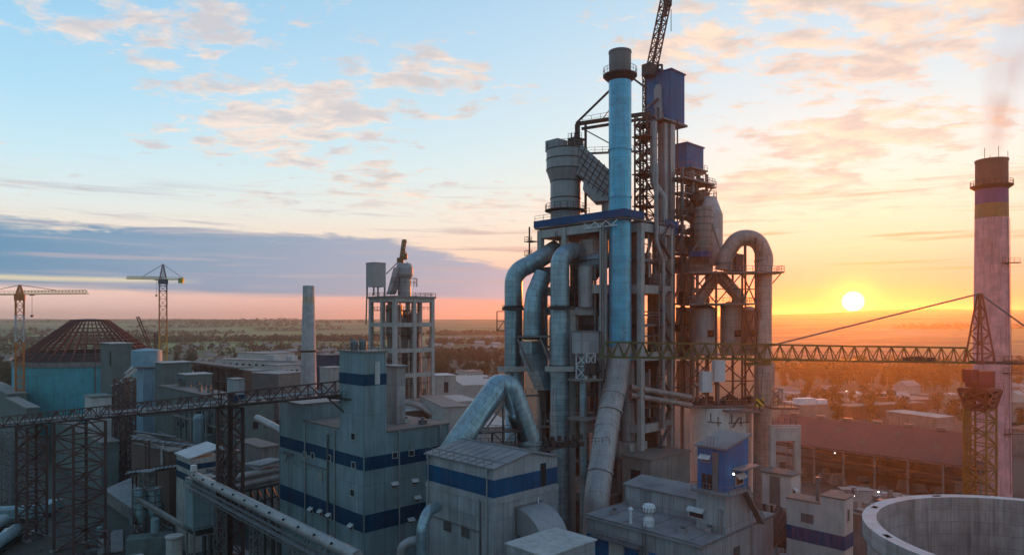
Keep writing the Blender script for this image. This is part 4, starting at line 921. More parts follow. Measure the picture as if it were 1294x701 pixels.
for k in range(14):
    f = .04+k*.066; s = rnd.uniform(5, 22); w = rnd.uniform(2, 5); hh = rnd.uniform(1.2, 4)
    p = sh(f, s, 0)
    m = MB(); m.prism([(p.x-w/2, p.y-w/3), (p.x+w/2, p.y-w/3), (p.x+w/2, p.y+w/3), (p.x-w/2, p.y+w/3)], 0, hh*.8, [(p.x-w/3, p.y-w/5), (p.x+w/3, p.y-w/5), (p.x+w/3, p.y+w/5), (p.x-w/3, p.y+w/5)]); m.obj('stored_crate', CONC_D, None, label='dark stored crate in the gloom under the open shed roof', category='crate', group='crates stored under the shed')
# yard clutter with lamps between shed and silo
yb = Blk(1112, 128, 1020, 1160)
t = thing('yard_shelter', 'cluttered flat roofed yard building with tiny lamps behind the stepped house', 'building', yb.mid())
yb.body(0, 14.5).obj('wall', CONC_D, t); yb.slab(14.502, .4, .2).obj('roof', ROOF_F, t)
for k, (px, py, D, w) in enumerate(((1081, 619, 150, 6.4), (1124, 626, 146, 5.4))):
    c = W(px, py, D); t = thing('roof_shelter', ('flat canopy on posts above the cluttered yard building', 'second flat canopy on posts close to the silo rim')[k], 'canopy', (c.x, c.y, c.z-2.8))
    m = MB(); m.box(c, w, 3.2, .35, -8); m.obj('roof', ROOF_G, t)
    for a, b_ in ((-1, -1), (1, -1), (1, 1), (-1, 1)): MB().bar((c.x+a*w*.42, c.y+b_*1.2, 0 if b_ > 0 else c.z-6), (c.x+a*w*.42, c.y+b_*1.2, c.z), .25).obj('post', STEEL_D, t)
rnd = random.Random(21)
for k in range(22):
    a, b_ = rnd.uniform(1, yb.lu-1.5), rnd.uniform(1, yb.lv-1.5); s = rnd.uniform(.7, 2.0)
    m = MB(); m.box(yb.P(a, b_, 14.903), s, s*rnd.uniform(.5, 1), rnd.uniform(.5, 1.6), rnd.choice((YAW, YAW+20, 10)))
    m.obj('roof_unit', rnd.choice((CONC, STEEL, ROOF_G, CONC_D)), None, label='small plant unit on the roof of the cluttered yard building', category='roof unit', group='roof units on the yard building')
LP = ((1041, 625, 136, 'warm lamp lit at the left end of the yard roof'), (1079, 626, 138, 'warm lamp lit below the flat canopy'), (1110, 621, 146, 'warm lamp lit beside the silo rim'), (1055, 572, 205, 'tiny lamp lit under the eaves of the open shed'))
for px, py, D, lab in LP:
    c = W(px, py, D); t = thing('yard_lamp', lab, 'lamp', (c.x, c.y, c.z-3))
    MB().lathe(c, [(.02, c.z-.16), (.17, c.z), (.02, c.z+.16)], 10).obj('bulb', LAMP, t); MB().bar((c.x, c.y+.3, c.z-3), (c.x, c.y+.3, c.z+.3), .1).obj('post', STEEL_D, t)
# dark tangled plant at bottom centre right
for k in range(6): m = MB(); m.tube([W(952+k*6, 700, 108+k*2), W(985+k*5, 640+k*6, 112+k)], .5, 10); m.obj('slanting_pipe', STEEL_D, None, label='dark slanting pipe in the tangle below the white booth', category='pipe', group='slanting pipes below the booth')
b = Blk(970, 106, 948, 1000); t = thing('dark_shed', 'dark low shed squeezed between the grey base and the stepped house', 'shed', b.mid())
b.body(0, 14).obj('wall', CONC_D, t); b.slab(14.002, .3, .2).obj('roof', ROOF_F, t)
# ================================================================== STRIPED FILTER HOUSE (centre foreground)
h = Blk(624, 95, 539.5, 704); ze = ZP(593, 95); lp = along(h.C, h.u, 669.5); zp = ze+1.25; ze_f, lp_f, zp_f = ze, lp, zp
t = thing('filter_house', 'grey gabled filter house with a blue stripe under its roof, centre foreground', 'building', h.mid())
m = MB(); A = [h.P(0, 0), h.P(h.lu, 0), h.P(h.lu, h.lv), h.P(0, h.lv)]; G0, G1 = h.P(lp, 0), h.P(lp, h.lv)
def z3(p, z): return (p.x, p.y, z)
pts = [z3(p, 0) for p in A]+[z3(p, ze) for p in A]+[z3(G0, zp), z3(G1, zp)]
m.solid(pts, [(3, 2, 1, 0), (0, 1, 5, 8, 4), (1, 2, 6, 5), (2, 3, 7, 9, 6), (3, 0, 4, 7)]); m.obj('wall', SHEET_G, t)
o = .35
E = [h.P(-o, -o), h.P(lp, -o), h.P(h.lu+o, -o), h.P(h.lu+o, h.lv+o), h.P(lp, h.lv+o), h.P(-o, h.lv+o)]
hz = [ze-.05, zp+.06, ze-.05, ze-.05, zp+.06, ze-.05]
m = MB(); m.solid([z3(p, q+.02) for p, q in zip(E, hz)]+[z3(p, q+.24) for p, q in zip(E, hz)], [(6, 7, 10, 11), (7, 8, 9, 10), (0, 5, 4, 1), (1, 4, 3, 2), (0, 1, 7, 6), (1, 2, 8, 7), (2, 3, 9, 8), (3, 4, 10, 9), (4, 5, 11, 10), (5, 0, 6, 11)]); m.obj('roof', ROOF_G, t)
m = MB()
for f in (.28,): m.bar(h.P(lp*f, -o, ze+1.25*f+.27), h.P(lp*f, h.lv+o, ze+1.25*f+.27), .25, .14)
m.bar(h.P(lp, -o, zp+.34), h.P(lp, h.lv+o, zp+.34), .35, .12); m.obj('ridge_cap', ROOF_G, t)
h.band(ZP(629, 95), ZP(606.5, 95), .05).obj('blue_band', SHEET_N, t)
h.band(ZP(638, 95), ZP(632, 95), .16).obj('ledge', SHEET_G, t)
m = MB(); a = along(h.C, h.u, 683); a2 = along(h.C, h.u, 689.5); h.body(ZP(620, 99), ZP(590, 99), a, a2, -.09, -.06, m); m.obj('slot_window', DARK, t)
m = MB(); a = along(h.C, h.u, 679); m.bar(h.P(a, -.15, 15), h.P(a, -.15, ZP(634, 98)), .16); m.obj('downpipe', PAINTW, t)
# rectangular elbow on the right face
a0 = along(h.C, h.u, 652); t = thing('box_elbow', 'rectangular grey duct elbow curving down out of the filter house wall', 'duct', h.P(a0+1, -2, 15))
zo = ZP(677, 97); ri = 2.0; ro = ri+3.7; zc0 = zo-ri; a1_ = along(h.C, h.u, 684)
m = MB(); prev = None; n = 12
for k in range(n+1):
    an = R(90*k/n)
    def e(a, r_): return h.P(a, -.03-r_*math.sin(an), zc0+r_*math.cos(an))
    ring = [e(a0, ri), e(a0, ro), e(a1_, ro), e(a1_, ri)]
    if prev: m.solid(prev+ring, [(0, 1, 5, 4), (1, 2, 6, 5), (2, 3, 7, 6), (3, 0, 4, 7)], False)
    else: m.solid(ring, [(3, 2, 1, 0)])
    prev = ring
base = [Vector((p.x, p.y, 0)) for p in prev]; m.solid(prev+base, [(0, 1, 5, 4), (1, 2, 6, 5), (2, 3, 7, 6), (3, 0, 4, 7)]); m.obj('casing', PLATE, t)
m = MB()
m.bar(h.P(a0-.15, -.06, zo-.1), h.P(a0-.15, -.06, zo+3.9), .2); m.bar(h.P(a0-.15, -.06, zo+3.85), h.P(a1_+.15, -.06, zo+3.85), .2); m.obj('collar', STEEL, t)
# little corrugated roof at the very bottom
b = Blk(690, 78, 640, 752); z = ZP(704, 78)
t = thing('lean_to', 'low ribbed roof peeping in at the bottom edge below the box elbow', 'shed', b.mid())
b.body(0, z).obj('wall', SHEET_G, t); b.slab(z+.002, .15, .2).obj('roof', CONC, t)
m = MB(); c = W(742, 690, 84); m.lathe(c, [(.35, c.z-3), (.35, c.z), (.5, c.z+.01), (.5, c.z+.5)], 14); m.obj('vent_stub', PAINTW, None, label='stubby white vent beside the low hall at the bottom edge', category='vent pipe')
# pale bent pipe left of the house
P = fillet([W(534, 760, 97), W(533, 668, 97), W(540, 645, 98), W(552, 640, 101)], 2, 6)
MB().tube(P, .8, 18).obj('bent_pipe', CLAD, None, label='pale upright pipe bent at its top beside the filter house', category='pipe')
P = fillet([W(506, 730, 100), W(508, 690, 100), W(524, 681, 100), W(536, 690, 101)], 1.4, 6)
MB().tube(P, .75, 16).obj('bent_pipe', CLAD_G, None, label='lower pipe loop at the bottom edge beside the upright bent pipe', category='pipe')

# ================================================================== STRIPED MILL BUILDING (left of centre)
b = Blk(460, 115, 354, 566); zt = ZP(446, 115); zr = 32.6; zl = ZP(509, 134.5)
vt = along(b.C, b.v, 429); ut = along(b.C, b.u, 488); vl = along(b.C, b.v, 382)
t = thing('mill_building', 'large teal and blue striped mill building with a square corner tower', 'building', b.mid())
m = MB(); b.body(0, zr, 0, b.lu, 0, vl, m); m.obj('wall', SHEET_T, t)
m = MB(); b.body(zr, zt, 0, ut, 0, vt, m); m.obj('tower_wall', SHEET_T, t)
m = MB(); b.body(0, zl, 0, 15, vl+.005, b.lv, m); m.obj('side_wall', SHEET_T, t)
m = MB(); b.body(zr+.002, zr+.35, .2, b.lu+.3, vt+.1, vl-.05, m); b.body(zr+.002, zr+.35, ut+.1, b.lu+.3, -.2, vt+.09, m); m.obj('roof', ROOF_F, t)
m = MB(); b.body(zl+.002, zl+.3, -.2, 15.2, vl-.2, b.lv+.2, m); b.body(zt+.002, zt+.3, -.2, ut+.2, -.2, vt+.2, m); m.obj('roof', STEEL, t)
m = MB(); b.band(ZP(595, 115), ZP(578, 115), .05, 0, b.lu, 0, b.lv).obj('blue_band', SHEET_D, t)
b.band(ZP(673, 115), ZP(651, 115), .05, 0, b.lu, 0, b.lv).obj('blue_band', SHEET_D, t)
b.band(ZP(487.5, 115), ZP(473, 115), .05, 0, ut, 0, vt).obj('blue_band', SHEET_D, t)
for px, py, D in ((388, 578, 130), (398, 579, 128), (419, 584, 122), (450, 593, 116.5)): b.lwin(along(b.C, b.v, px), ZP(py, D), 1.3, 1.2, t, d=.2)
for px, py, D in ((450, 557, 116.5), (449, 629, 116.5)): b.lwin(along(b.C, b.v, px), ZP(py, D), 1.5, 1.3, t, d=.2)
for px, py, D in ((396, 648, 128), (408, 652, 125), (419, 658, 122), (447, 671, 117)): b.lwin(along(b.C, b.v, px), ZP(py, D), 1.2, 1.2, t, d=.2, awn=True)
for px, py, D in ((495, 579, 119), (516, 577, 121), (549, 575, 125)): b.rwin(along(b.C, b.u, px), ZP(py, D), 1.2, 1.1, t, d=.2)
for px, py, D in ((494, 616, 119), (520, 612, 122), (523, 634, 122), (515, 662, 121)): b.rwin(along(b.C, b.u, px), ZP(py, D), 1.2, 1.1, t, d=.2, awn=True)
m = MB(); b.body(ZP(485, 117), ZP(457, 117), 2.1, 3.1, -.09, -.06, m); m.obj('door', PAINTW2, t)
m = MB()
for px, py in ((366, 577),): e = b.P(-.6, along(b.C, b.v, px), ZP(py, 131)); m.box(e, 1.0, 4, .2, YAW); m.bar(e-U*.4-UP*1.5, e+U*.4, .2)
m.obj('ledge', STEEL, t)
m = MB(); m.rail([b.P(.1, vt-.1, zt+.3), b.P(.1, .1, zt+.3), b.P(ut-.1, .1, zt+.3)], 1, 1.2, .05); m.obj('railing', STEEL_D, t)
for k in range(2):
    c = b.P(1.4+k*1.8, 5.5, zt+.3); m = MB(); m.lathe(c, [(.7, c.z), (.7, c.z+1.4), (.3, c.z+1.8)], 14); m.bar(c+V, c+V+UP*2.2, .25); m.obj('roof_filter', STEEL, None, label=('left drum on the mill tower roof', 'right drum on the mill tower roof')[k], category='roof unit')
g = Blk(501, 126, 486, 508); z = ZP(464, 126)
t = thing('annex_tower', 'plain grey annex tower with a flat cap behind the mill tower', 'building', g.mid()); g.body(0, z).obj('wall', CLAD_G, t); g.slab(z+.002, .3, .5).obj('roof', ROOF_G, t)

# ================================================================== GANTRY: inclined conveyor bridge on trestle towers
def gp(px):
    k = (px-CX)/F; Y = (121-.5*30.5)/(1+.5*k); return Vector((k*Y, Y, 0))
pA, pB = gp(432), gp(-14)
zA, zB = ZP(499, pA.y), ZP(541, pB.y)
t = thing('conveyor_bridge', 'long rusty lattice conveyor bridge rising from the left edge into the mill tower', 'conveyor bridge', (pA+pB)/2+UP*28)
gl = (pB-pA).normalized(); gn = Vector((-gl.y, gl.x, 0))
if gn.y < 0: gn = -gn
def gz(f): return zA+(zB-zA)*f
def gpt(f, s, dz): p = pA.lerp(pB, f)+gn*s; return Vector((p.x, p.y, gz(f)+dz))
n = 36
for s, nm in ((-1.6, 'side_truss'), (1.6, 'side_truss')):
    m = MB(); m.bar(gpt(0, s, 0), gpt(1, s, 0), .28, .34); m.bar(gpt(0, s, 2.5), gpt(1, s, 2.5), .26)
    for k in range(n):
        f0, f1 = k/n, (k+1)/n
        m.bar(gpt(f0, s, 0), gpt(f0, s, 2.5), .14)
        if k % 2: m.bar(gpt(f0, s, 0), gpt(f1, s, 2.5), .18)
        else: m.bar(gpt(f0, s, 2.5), gpt(f1, s, 0), .18)
    m.obj(nm, RUST, t)
m = MB()
for k in range(n+1): m.bar(gpt(k/n, -1.6, -.05), gpt(k/n, 1.6, -.05), .16); m.bar(gpt(k/n, -1.6, 2.5), gpt(k/n, 1.6, 2.5), .1)
m.obj('cross_beam', RUST, t)
P4 = [gpt(0, -1.3, .2), gpt(1, -1.3, .2), gpt(1, 1.3, .2), gpt(0, 1.3, .2)]
m = MB(); m.solid(P4+[p+UP*.12 for p in P4], [(3, 2, 1, 0), (4, 5, 6, 7), (0, 1, 5, 4), (1, 2, 6, 5), (2, 3, 7, 6), (3, 0, 4, 7)]); m.obj('belt_deck', ROOF_G, t)
m = MB(); m.tube([gpt(.02, .7, 1.0), gpt(.99, .7, 1.0)], .3, 10); m.tube([gpt(.02, -.5, .8), gpt(.99, -.5, .8)], .18, 8); m.obj('service_pipe', CLAD_G, t)
m = MB(); m.rail([gpt(.0, -2.3, .2), gpt(1, -2.3, .2)], 1.1, 2.2, .06); m.bar(gpt(0, -2.0, .1), gpt(1, -2.0, .1), .8, .08); m.obj('walkway', RUST, t)
m = MB(); q = gpt(0, 0, -.6); m.box(q+Vector((1.5, 0, 0)), 6.5, 4.5, .3, -26); m.bar(q+Vector((-2, -1, 0)), q+Vector((3, -1, -4.4)), .25); m.bar(q+Vector((1, -1.6, 0)), q+Vector((4.3, -1, -4)), .25); m.rail([q+Vector((-2, -2, .3)), q+Vector((4, -2, .3))], 1.1, 1, .07); m.obj('head_platform', STEEL_D, t)
gyaw = math.degrees(math.atan2(gl.y, gl.x))
for px, w, nn, dv, lab in ((101, 7.2, 9, 0, 'widest rusty trestle tower, second from the left edge under the conveyor bridge'), (40, 4.4, 10, 0, 'rusty trestle tower with a red lamp, leftmost in front under the bridge'), (291, 3.2, 12, 0, 'slim rusty trestle tower under the conveyor bridge beside the pipe conveyor')):
    p = gp(px); f = (p-pA).length/(pB-pA).length; zt_ = gz(f)-.4
    t = thing('trestle_tower', lab, 'trestle tower', p)
    m = MB(); m.lattice(p, p+UP*zt_, w, nn, .27 if w > 4 else .2, yaw=gyaw, lw=.55); m.obj('lattice', RUST, t)
    m = MB()
    for sx_ in (-1, 1):
        for sy_ in (-1, 1): m.box(p+gl*sx_*w/2+gn*sy_*w/2, 1.2, 1.2, .6, gyaw)
    m.obj('footing', CONC_D, t)
    if px == 291:
        m = MB(); e = p+gl*.9-gn*1.75
        for s in (-.3, .3): m.bar(e+gl*s, e+gl*s+UP*(zt_+3), .12)
        for k in range(90): m.bar(e-gl*.3+UP*(1+k*.42), e+gl*.3+UP*(1+k*.42), .06)
        m.bar(p-gl*1.6-gn*1.6, p-gl*1.6-gn*1.6+UP*(zt_+3), .55); m.obj('ladder', RUST, t)
for px, D, w, y0, lab in ((17, 196, 4.0, 543, 'hazy trestle tower behind, at the far left edge'), (158, 215, 4.2, 478, 'dark trestle tower of the rear conveyor beside the blue square tower')):
    p = Vector((GX(px, D), D, 0)); t = thing('trestle_tower', lab, 'trestle tower', p)
    m = MB(); m.lattice(p, p+UP*ZP(y0, D), w, 11, .2, yaw=-20, lw=.36, x=True); m.obj('lattice', RUST if px > 100 else STEEL, t)
c = gp(40)+Vector((.8, -2.6, ZP(626, gp(40).y)))
t = thing('signal_lamp', 'small red signal lamp lit on the leftmost front trestle tower', 'lamp', c); MB().lathe(c, [(.02, c.z-.2), (.22, c.z), (.02, c.z+.2)], 10).obj('bulb', LAMP_R, t); MB().bar(c+Vector((0, .1, 0)), c+Vector((0, 1.0, 0)), .1).obj('arm', STEEL_D, t)
k = Blk(296, 131, 287, 309); z0, z1 = ZP(499, 131), ZP(480, 131)
t = thing('bridge_cabin', 'pale grey cabin with a blue base sitting on the conveyor bridge', 'cabin', k.mid()+UP*(z0-1.4)); k.body(z0, z1).obj('wall', SHEET_G, t); k.slab(z1+.002, .2, .15).obj('roof', ROOF_G, t); k.body(z0-1.4, z0-.01).obj('base', SHEET_D, t)

# ================================================================== PIPE CONVEYOR and yard in the lower left
A_, B_ = W(246, 601, 140), W(452, 711, 92); A_.z = B_.z = 20.2
t = thing('pipe_conveyor', 'long pale covered conveyor tube running down to the bottom edge', 'conveyor', (A_+B_)/2-UP*3)
MB().tube([A_, B_], .9, 20).obj('cover', CLAD_G, t)
d = (B_-A_).normalized(); n_ = Vector((-d.y, d.x, 0))
m = MB()
for k in range(12):
    p = A_.lerp(B_, .03+k*.08)+UP*.45
    e = p-n_*.76 if (p-n_).y < p.y else p+n_*.76
    m.box(e, .36, .36, .26, 0)
m.obj('hatch', DARK, t)
m = MB()
for s in (-1.1, 1.1):
    m.bar(A_+n_*s-UP*1.1, B_+n_*s-UP*1.1, .2); m.bar(A_+n_*s-UP*2.9, B_+n_*s-UP*2.9, .2)
    for k in range(30):
        p, q = A_.lerp(B_, k/30)+n_*s, A_.lerp(B_, (k+1)/30)+n_*s
        m.bar(p-UP*1.1, q-UP*2.9, .12) if k % 2 else m.bar(p-UP*2.9, q-UP*1.1, .12)
m.obj('gallery_truss', STEEL, t)
m = MB(); s = -1.9 if (A_-n_).y < (A_+n_).y else 1.9
m.bar(A_+n_*s-UP*1.6, B_+n_*s-UP*1.6, .7, .1); m.rail([A_+n_*s*1.1-UP*1.6, B_+n_*s*1.1-UP*1.6], 1.0, 1.6, .06); m.obj('walkway', STEEL, t)
for f in (.22, .48, .72, .93): p = A_.lerp(B_, f); MB().lattice((p.x, p.y, 0), (p.x, p.y, 17.2), 1.6, 8, .12, yaw=math.degrees(math.atan2(d.y, d.x))).obj('support_leg', STEEL, t)
k = Blk(244, 139, 234, 276); z0, z1 = ZP(671, 139), ZP(608, 139)
t = thing('teal_bin', 'tall square teal bin on legs at the upper end of the pipe conveyor', 'bin', k.mid())
k.body(z0, z1).obj('wall', SHEET_T, t); k.slab(z1+.002, .2, .05).obj('roof', STEEL, t)
for a, e in ((.3, .3), (k.lu-.3, .3), (.3, k.lv-.3), (k.lu-.3, k.lv-.3)): MB().bar(k.P(a, e, 0), k.P(a, e, z0), .4).obj('leg', CONC_D, t)
m = MB(); k.body(z0-1.2, z0-.01, .6, k.lu-.6, .3, k.lv-.3, m); m.rail([k.P(-.4, k.lv, z0-.4), k.P(-.4, -.4, z0-.4), k.P(k.lu, -.4, z0-.4)], 1.0, 1.2, .07); m.obj('hopper', STEEL_D, t)
m = MB(); m.box(A_+Vector((-.2, 0, 1.0)), 1.0, 1.0, 1.2, YAW); m.obj('junction_box', PAINTW, None, label='white box on the upper end of the pipe conveyor', category='box')
m = MB(); c = Vector((GX(220, 137), 137, 0)); zt_ = ZP(676, 137); m.lathe(c, [(1.5, 0), (1.5, zt_-.6), (1.7, zt_-.3), (1.7, zt_)], 20); m.obj('round_tank', CONC, None, label='small pale round tank at the bottom edge below the teal bin', category='tank')
for j, (px, py) in enumerate(((258, 700), (266, 698), (272, 696), (345, 670), (353, 676))):
    D = 130 if px < 300 else 120; z1_ = ZP(py-24, D); c = Vector((GX(px, D), D, 0)); m = MB(); m.lathe(c, [(.38, 0), (.38, z1_)], 10); m.obj('steel_post', STEEL_D, None, label='dark upright post standing under the pipe conveyor', category='post', group='dark posts under the conveyor')
# grey shed-roofed building with blue band behind the bin
k = Blk(240, 152, 223, 278); zl_ = ZP(580, 152)
t = thing('switch_house', 'grey house with a mono pitch roof and blue band behind the teal bin', 'building', k.mid())
k.body(0, zl_).obj('wall', CONC, t); k.band(zl_-5.2, zl_-3.6, .05).obj('blue_band', SHEET_D, t); k.band(zl_-2.4, zl_-1.2, .06).obj('blue_band', SHEET_D, t)
A = [k.P(-.4, -.4), k.P(k.lu+.4, -.4), k.P(k.lu+.4, k.lv+.4), k.P(-.4, k.lv+.4)]; hz = [zl_, zl_+1.7, zl_+1.7, zl_]
m = MB(); m.solid([z3(p, q) for p, q in zip(A, hz)]+[z3(p, q+.3) for p, q in zip(A, hz)], [(3, 2, 1, 0), (4, 5, 6, 7), (0, 1, 5, 4), (1, 2, 6, 5), (2, 3, 7, 6), (3, 0, 4, 7)]); m.obj('roof', CONC_S, t)
for k_ in range(4): k.rwin(1+k_*2.2, zl_-8.2, 1.2, 1.4, t, STEEL, d=.1)
# pipe rack toward the mill building
t = thing('pipe_rack', 'pipe rack carrying two fat pipes and a deck into the mill building', 'pipe rack', (GX(330, 146), 146, 0))
p0, p1 = W(300, 608, 142), W(356, 590, 142)
for k, (y0, y1, r_) in enumerate(((603, 591, .8), (614, 601, .8))):
    MB().tube([W(300, y0, 143), W(357, y1, 141)], r_, 14).obj('pipe', CLAD_G, t)
m = MB(); P4 = [W(306, 588, 146), W(330, 590, 140), W(357, 582, 138), W(340, 580, 146)]; m.solid(P4+[p+UP*.4 for p in P4], [(3, 2, 1, 0), (4, 5, 6, 7), (0, 1, 5, 4), (1, 2, 6, 5), (2, 3, 7, 6), (3, 0, 4, 7)]); m.obj('deck', ROOF_G, t)
m = MB(); m.bar(W(300, 622, 142), W(356, 610, 140), .4); m.bar(W(302, 640, 143), W(352, 626, 141), .3)
for j in range(6): x = 308+j*9; m.bar((GX(x, 142), 142, 0), W(x, 620-(j*2), 142), .3); m.bar(W(x, 622-j*2, 142), W(x+8, 640-j*2, 142), .18)
m.obj('frame', STEEL_D, t)
m = MB(); m.tube(fillet([W(325, 528, 170), W(345, 538, 162), W(362, 548, 158)], 3, 4), .9, 14); m.obj('sloping_duct', CLAD_G, None, label='pale duct sloping behind the left end of the mill building', category='duct')
# low shed, twin cement silos, lean yard
k = Blk(177, 172, 133, 196); ze_ = ZP(648, 172)
k.lu = 7; k.lv = along(k.C, k.v, 134)
t = thing('low_shed', 'long low yard shed with a plain pale roof and row of doors', 'shed', k.mid()); k.body(0, ze_).obj('wall', CONC_D, t)
A = [k.P(-.5, -.4), k.P(k.lu, -.4), k.P(k.lu, k.lv+.4), k.P(-.5, k.lv+.4)]; hz = [ze_, ze_+2.4, ze_+2.4, ze_]
m = MB(); m.solid([z3(p, q+.01) for p, q in zip(A, hz)]+[z3(p, q+.3) for p, q in zip(A, hz)], [(3, 2, 1, 0), (4, 5, 6, 7), (0, 1, 5, 4), (1, 2, 6, 5), (2, 3, 7, 6), (3, 0, 4, 7)]); m.obj('roof', ROOF_G, t)
for j in range(6): m = MB(); k.body(.1, 2.4, -.06, 0, 1+j*2.9, 2.6+j*2.9, m); m.obj('door', STEEL, t)
t = thing('batching_plant', 'pair of small banded silos on a frame with a hoist frame above', 'batching plant', (GX(188, 158), 158, 0))
for px, lab in ((178, 0), (193, 0)):
    c = Vector((GX(px, 158), 158+(px-178)*.05, 0)); MB().lathe(c, [(.5, ZP(660, 158)), (1.35, ZP(648, 158)), (1.35, ZP(620, 158)), (.5, ZP(616, 158))], 20).obj('silo', TANK, t)
    m = MB()
    for y in (626, 634, 642): z = ZP(y, 158); m.lathe(c, [(1.36, z), (1.46, z+.01), (1.46, z+.15), (1.36, z+.16)], 20, caps=False)
    m.obj('silo_band', STEEL_D, t)
m = MB(); m.lattice((GX(186, 158.5), 158.5, ZP(617, 158)), (GX(186, 158.5), 158.5, ZP(596, 158)), 2.4, 3, .2); m.box((GX(186, 158.5), 158.5, ZP(596, 158)), 3, 3, .25)
m.box((GX(186, 158.5), 158.5, ZP(617, 158)-.2), 5.6, 3, .25)
for x in (-2.6, -.1, 2.6):
    for y in (-1.5, 1.5): m.bar((GX(186, 158)+x, 158+y, 0), (GX(186, 158)+x, 158+y, ZP(617, 158)), .25)
m.obj('frame', STEEL, t)
m = MB(); m.box((GX(190, 152), 152, 0), 9, 4.5, 4.2, 20); m.obj('base', CONC_T, t)
c = W(196, 655, 152); m = MB(); m.lathe(c, [(.9, c.z-3), (.9, c.z), (.3, c.z+.4)], 16); m.obj('feed_drum', TANK, t)
m = MB(); m.bar(W(172, 628, 157), W(240, 668, 141), .8, .5); m.bar(W(172, 632, 157), W(240, 672, 141), .5, .2); m.obj('belt_feeder', CONC_D, None, label='thin slanting belt feeder from the twin silos to the teal bin', category='conveyor')
simple('pump_house', 'dark brown brick house with a flat roof behind the twin small silos', 'building', 214, 172, 166, 233, 571, BRICK, ROOF_F)
m = MB(); m.box((GX(140, 160), 160, .15), 5, 18, .3, 30); m.obj('concrete_pad', CONC_D, None, label='long concrete pad in the dark yard before the low shed', category='pad')
# vehicles and wagons, bottom left
def wagon(label, px, py, D, yaw, L=11, r=1.45, covered=False):
    z = 0; c = Vector((GX(px, D), D, 0)); u, v = UV2(yaw)
    t = thing('rail_wagon', label, 'rail wagon', c)
    if not covered:
        MB().tube([c-u*L/2+UP*2.7, c-u*(L/2-.3)+UP*2.7, c+u*(L/2-.3)+UP*2.7, c+u*L/2+UP*2.7], [r*.8, r, r, r*.8], 20).obj('tank', TANK, t)
        m = MB(); m.box(c+UP*(2.7+r-.05), 2.4, .9, .12, yaw)
        for k in range(6): m.box(c+u*(-.9+.36*k)+UP*(2.7+r+.07), .1, .9, .1, yaw)
        m.lathe(c+UP*0, [(.4, 2.6+r), (.4, 3.1+r)], 12); m.obj('hatch_walk', PAINTW, t)
    else:
        m = MB(); u2, v2 = u, v
        prof = [(-1.5, 1.25), (1.5, 1.25), (1.5, 3.6), (1.0, 4.1), (0, 4.3), (-1.0, 4.1), (-1.5, 3.6)]
        A = [c-u*L/2+v*y+UP*z for y, z in prof]; B = [c+u*L/2+v*y+UP*z for y, z in prof]; n = len(prof)
        m.solid(A+B, [tuple(range(n)), tuple(reversed(range(n, 2*n)))]+[(i, n+i, n+(i+1) % n, (i+1) % n) for i in range(n)]); m.obj('body', TANK, t)
    m = MB(); m.box(c+UP*.95, L, 2.4, .28, yaw); m.obj('underframe', STEEL_D, t)
    for e in (-1, 1):
        for w_ in (-1, 1):
            q = c+u*e*(L/2-1.8)+u*w_*.85
            MB().tube([q-v*.85+UP*.55, q+v*.85+UP*.55], .46, 14).obj('wheelset', STEEL_D, t)
    return t
wagon('teal tank wagon with a white hatch walk at the lower left corner', 8, 688, 156, 105)
wagon('second tank wagon half out of the picture at the left edge', -8, 672, 164, 105)
wagon('covered teal wagon standing beside the leftmost front trestle tower', 14, 652, 176, 12, covered=True)
c = Vector((GX(64, 184), 184, 0)); u, v = UV2(100)
t = thing('lorry', 'teal topped lorry parked between the two left trestle towers', 'lorry', c)
m = MB(); m.box(c+UP*1.1-u*.8, 6.4, 2.5, 2.3, 100); m.obj('box_body', TANK, t)
m = MB(); m.box(c+UP*.9+u*3.5, 1.9, 2.4, 2.0, 100); m.obj('cab', SHEET_T, t); m = MB(); m.box(c+UP*1.9+u*4.47, .06, 2.1, .8, 100); m.obj('windscreen', GLASS, t)
m = MB(); m.box(c+UP*.7, 8.4, 1.2, .3, 100); m.obj('chassis', STEEL_D, t)
for e in (-3, -1.8, 3.3):
    for s in (-1, 1): q = c+u*e+v*s*1.1; MB().tube([q-v*.16+UP*.5, q+v*.16+UP*.5], .5, 14).obj('wheel', RUBBER, t)
# old concrete works behind the gantry
k = simple('old_works', 'long soot stained old concrete works behind the conveyor bridge', 'building', 312, 188, 165, 346, 511, CONC_T, ROOF_F)
m = MB()
for j in range(11): k.body(0, k.z-1.5, -.5, -.02, 2+j*5, 3.1+j*5, m)
m.obj('pilaster', CONC_T, k.t)
for j in range(11):
    for z in (k.z-6, k.z-12, k.z-19):
        if (j*7+int(z)) % 3: k.lwin(3.9+j*5, z, 2.2, 2.0, k.t, CONC_D)
m = MB(); k.body(12.4, 13.2, -1.4, -.52, 2, k.lv-2, m); k.body(20.2, 20.8, -.9, -.52, 2, k.lv-8, m); m.obj('ledge', CONC_D, k.t)
m = MB(); k.body(8, 18, -2.6, -.52, 22, 30, m); m.obj('bay', CONC_T, k.t)
for j in range(3): k.rwin(1.5+j*3.2, k.z-7, 1.8, 2.2, k.t, CONC_D)
c = k.P(-3.2, 27); z = ZP(540, 180)
t = thing('white_cylinder', 'pale upright cylinder with two thin pipes in front of the old works', 'vessel', c); c.z = 0
MB().lathe(c, [(1.7, 0), (1.7, z-1), (1.2, z)], 22).obj('barrel', TANK, t); MB().tube([c+Vector((2.3, -.6, 0)), c+Vector((2.3, -.6, z+2))], .22, 8).obj('pipe', CLAD_G, t); MB().tube([c+Vector((-2.3, -.4, 0)), c+Vector((-2.3, -.4, z-1))], .3, 8).obj('pipe', CLAD_G, t)
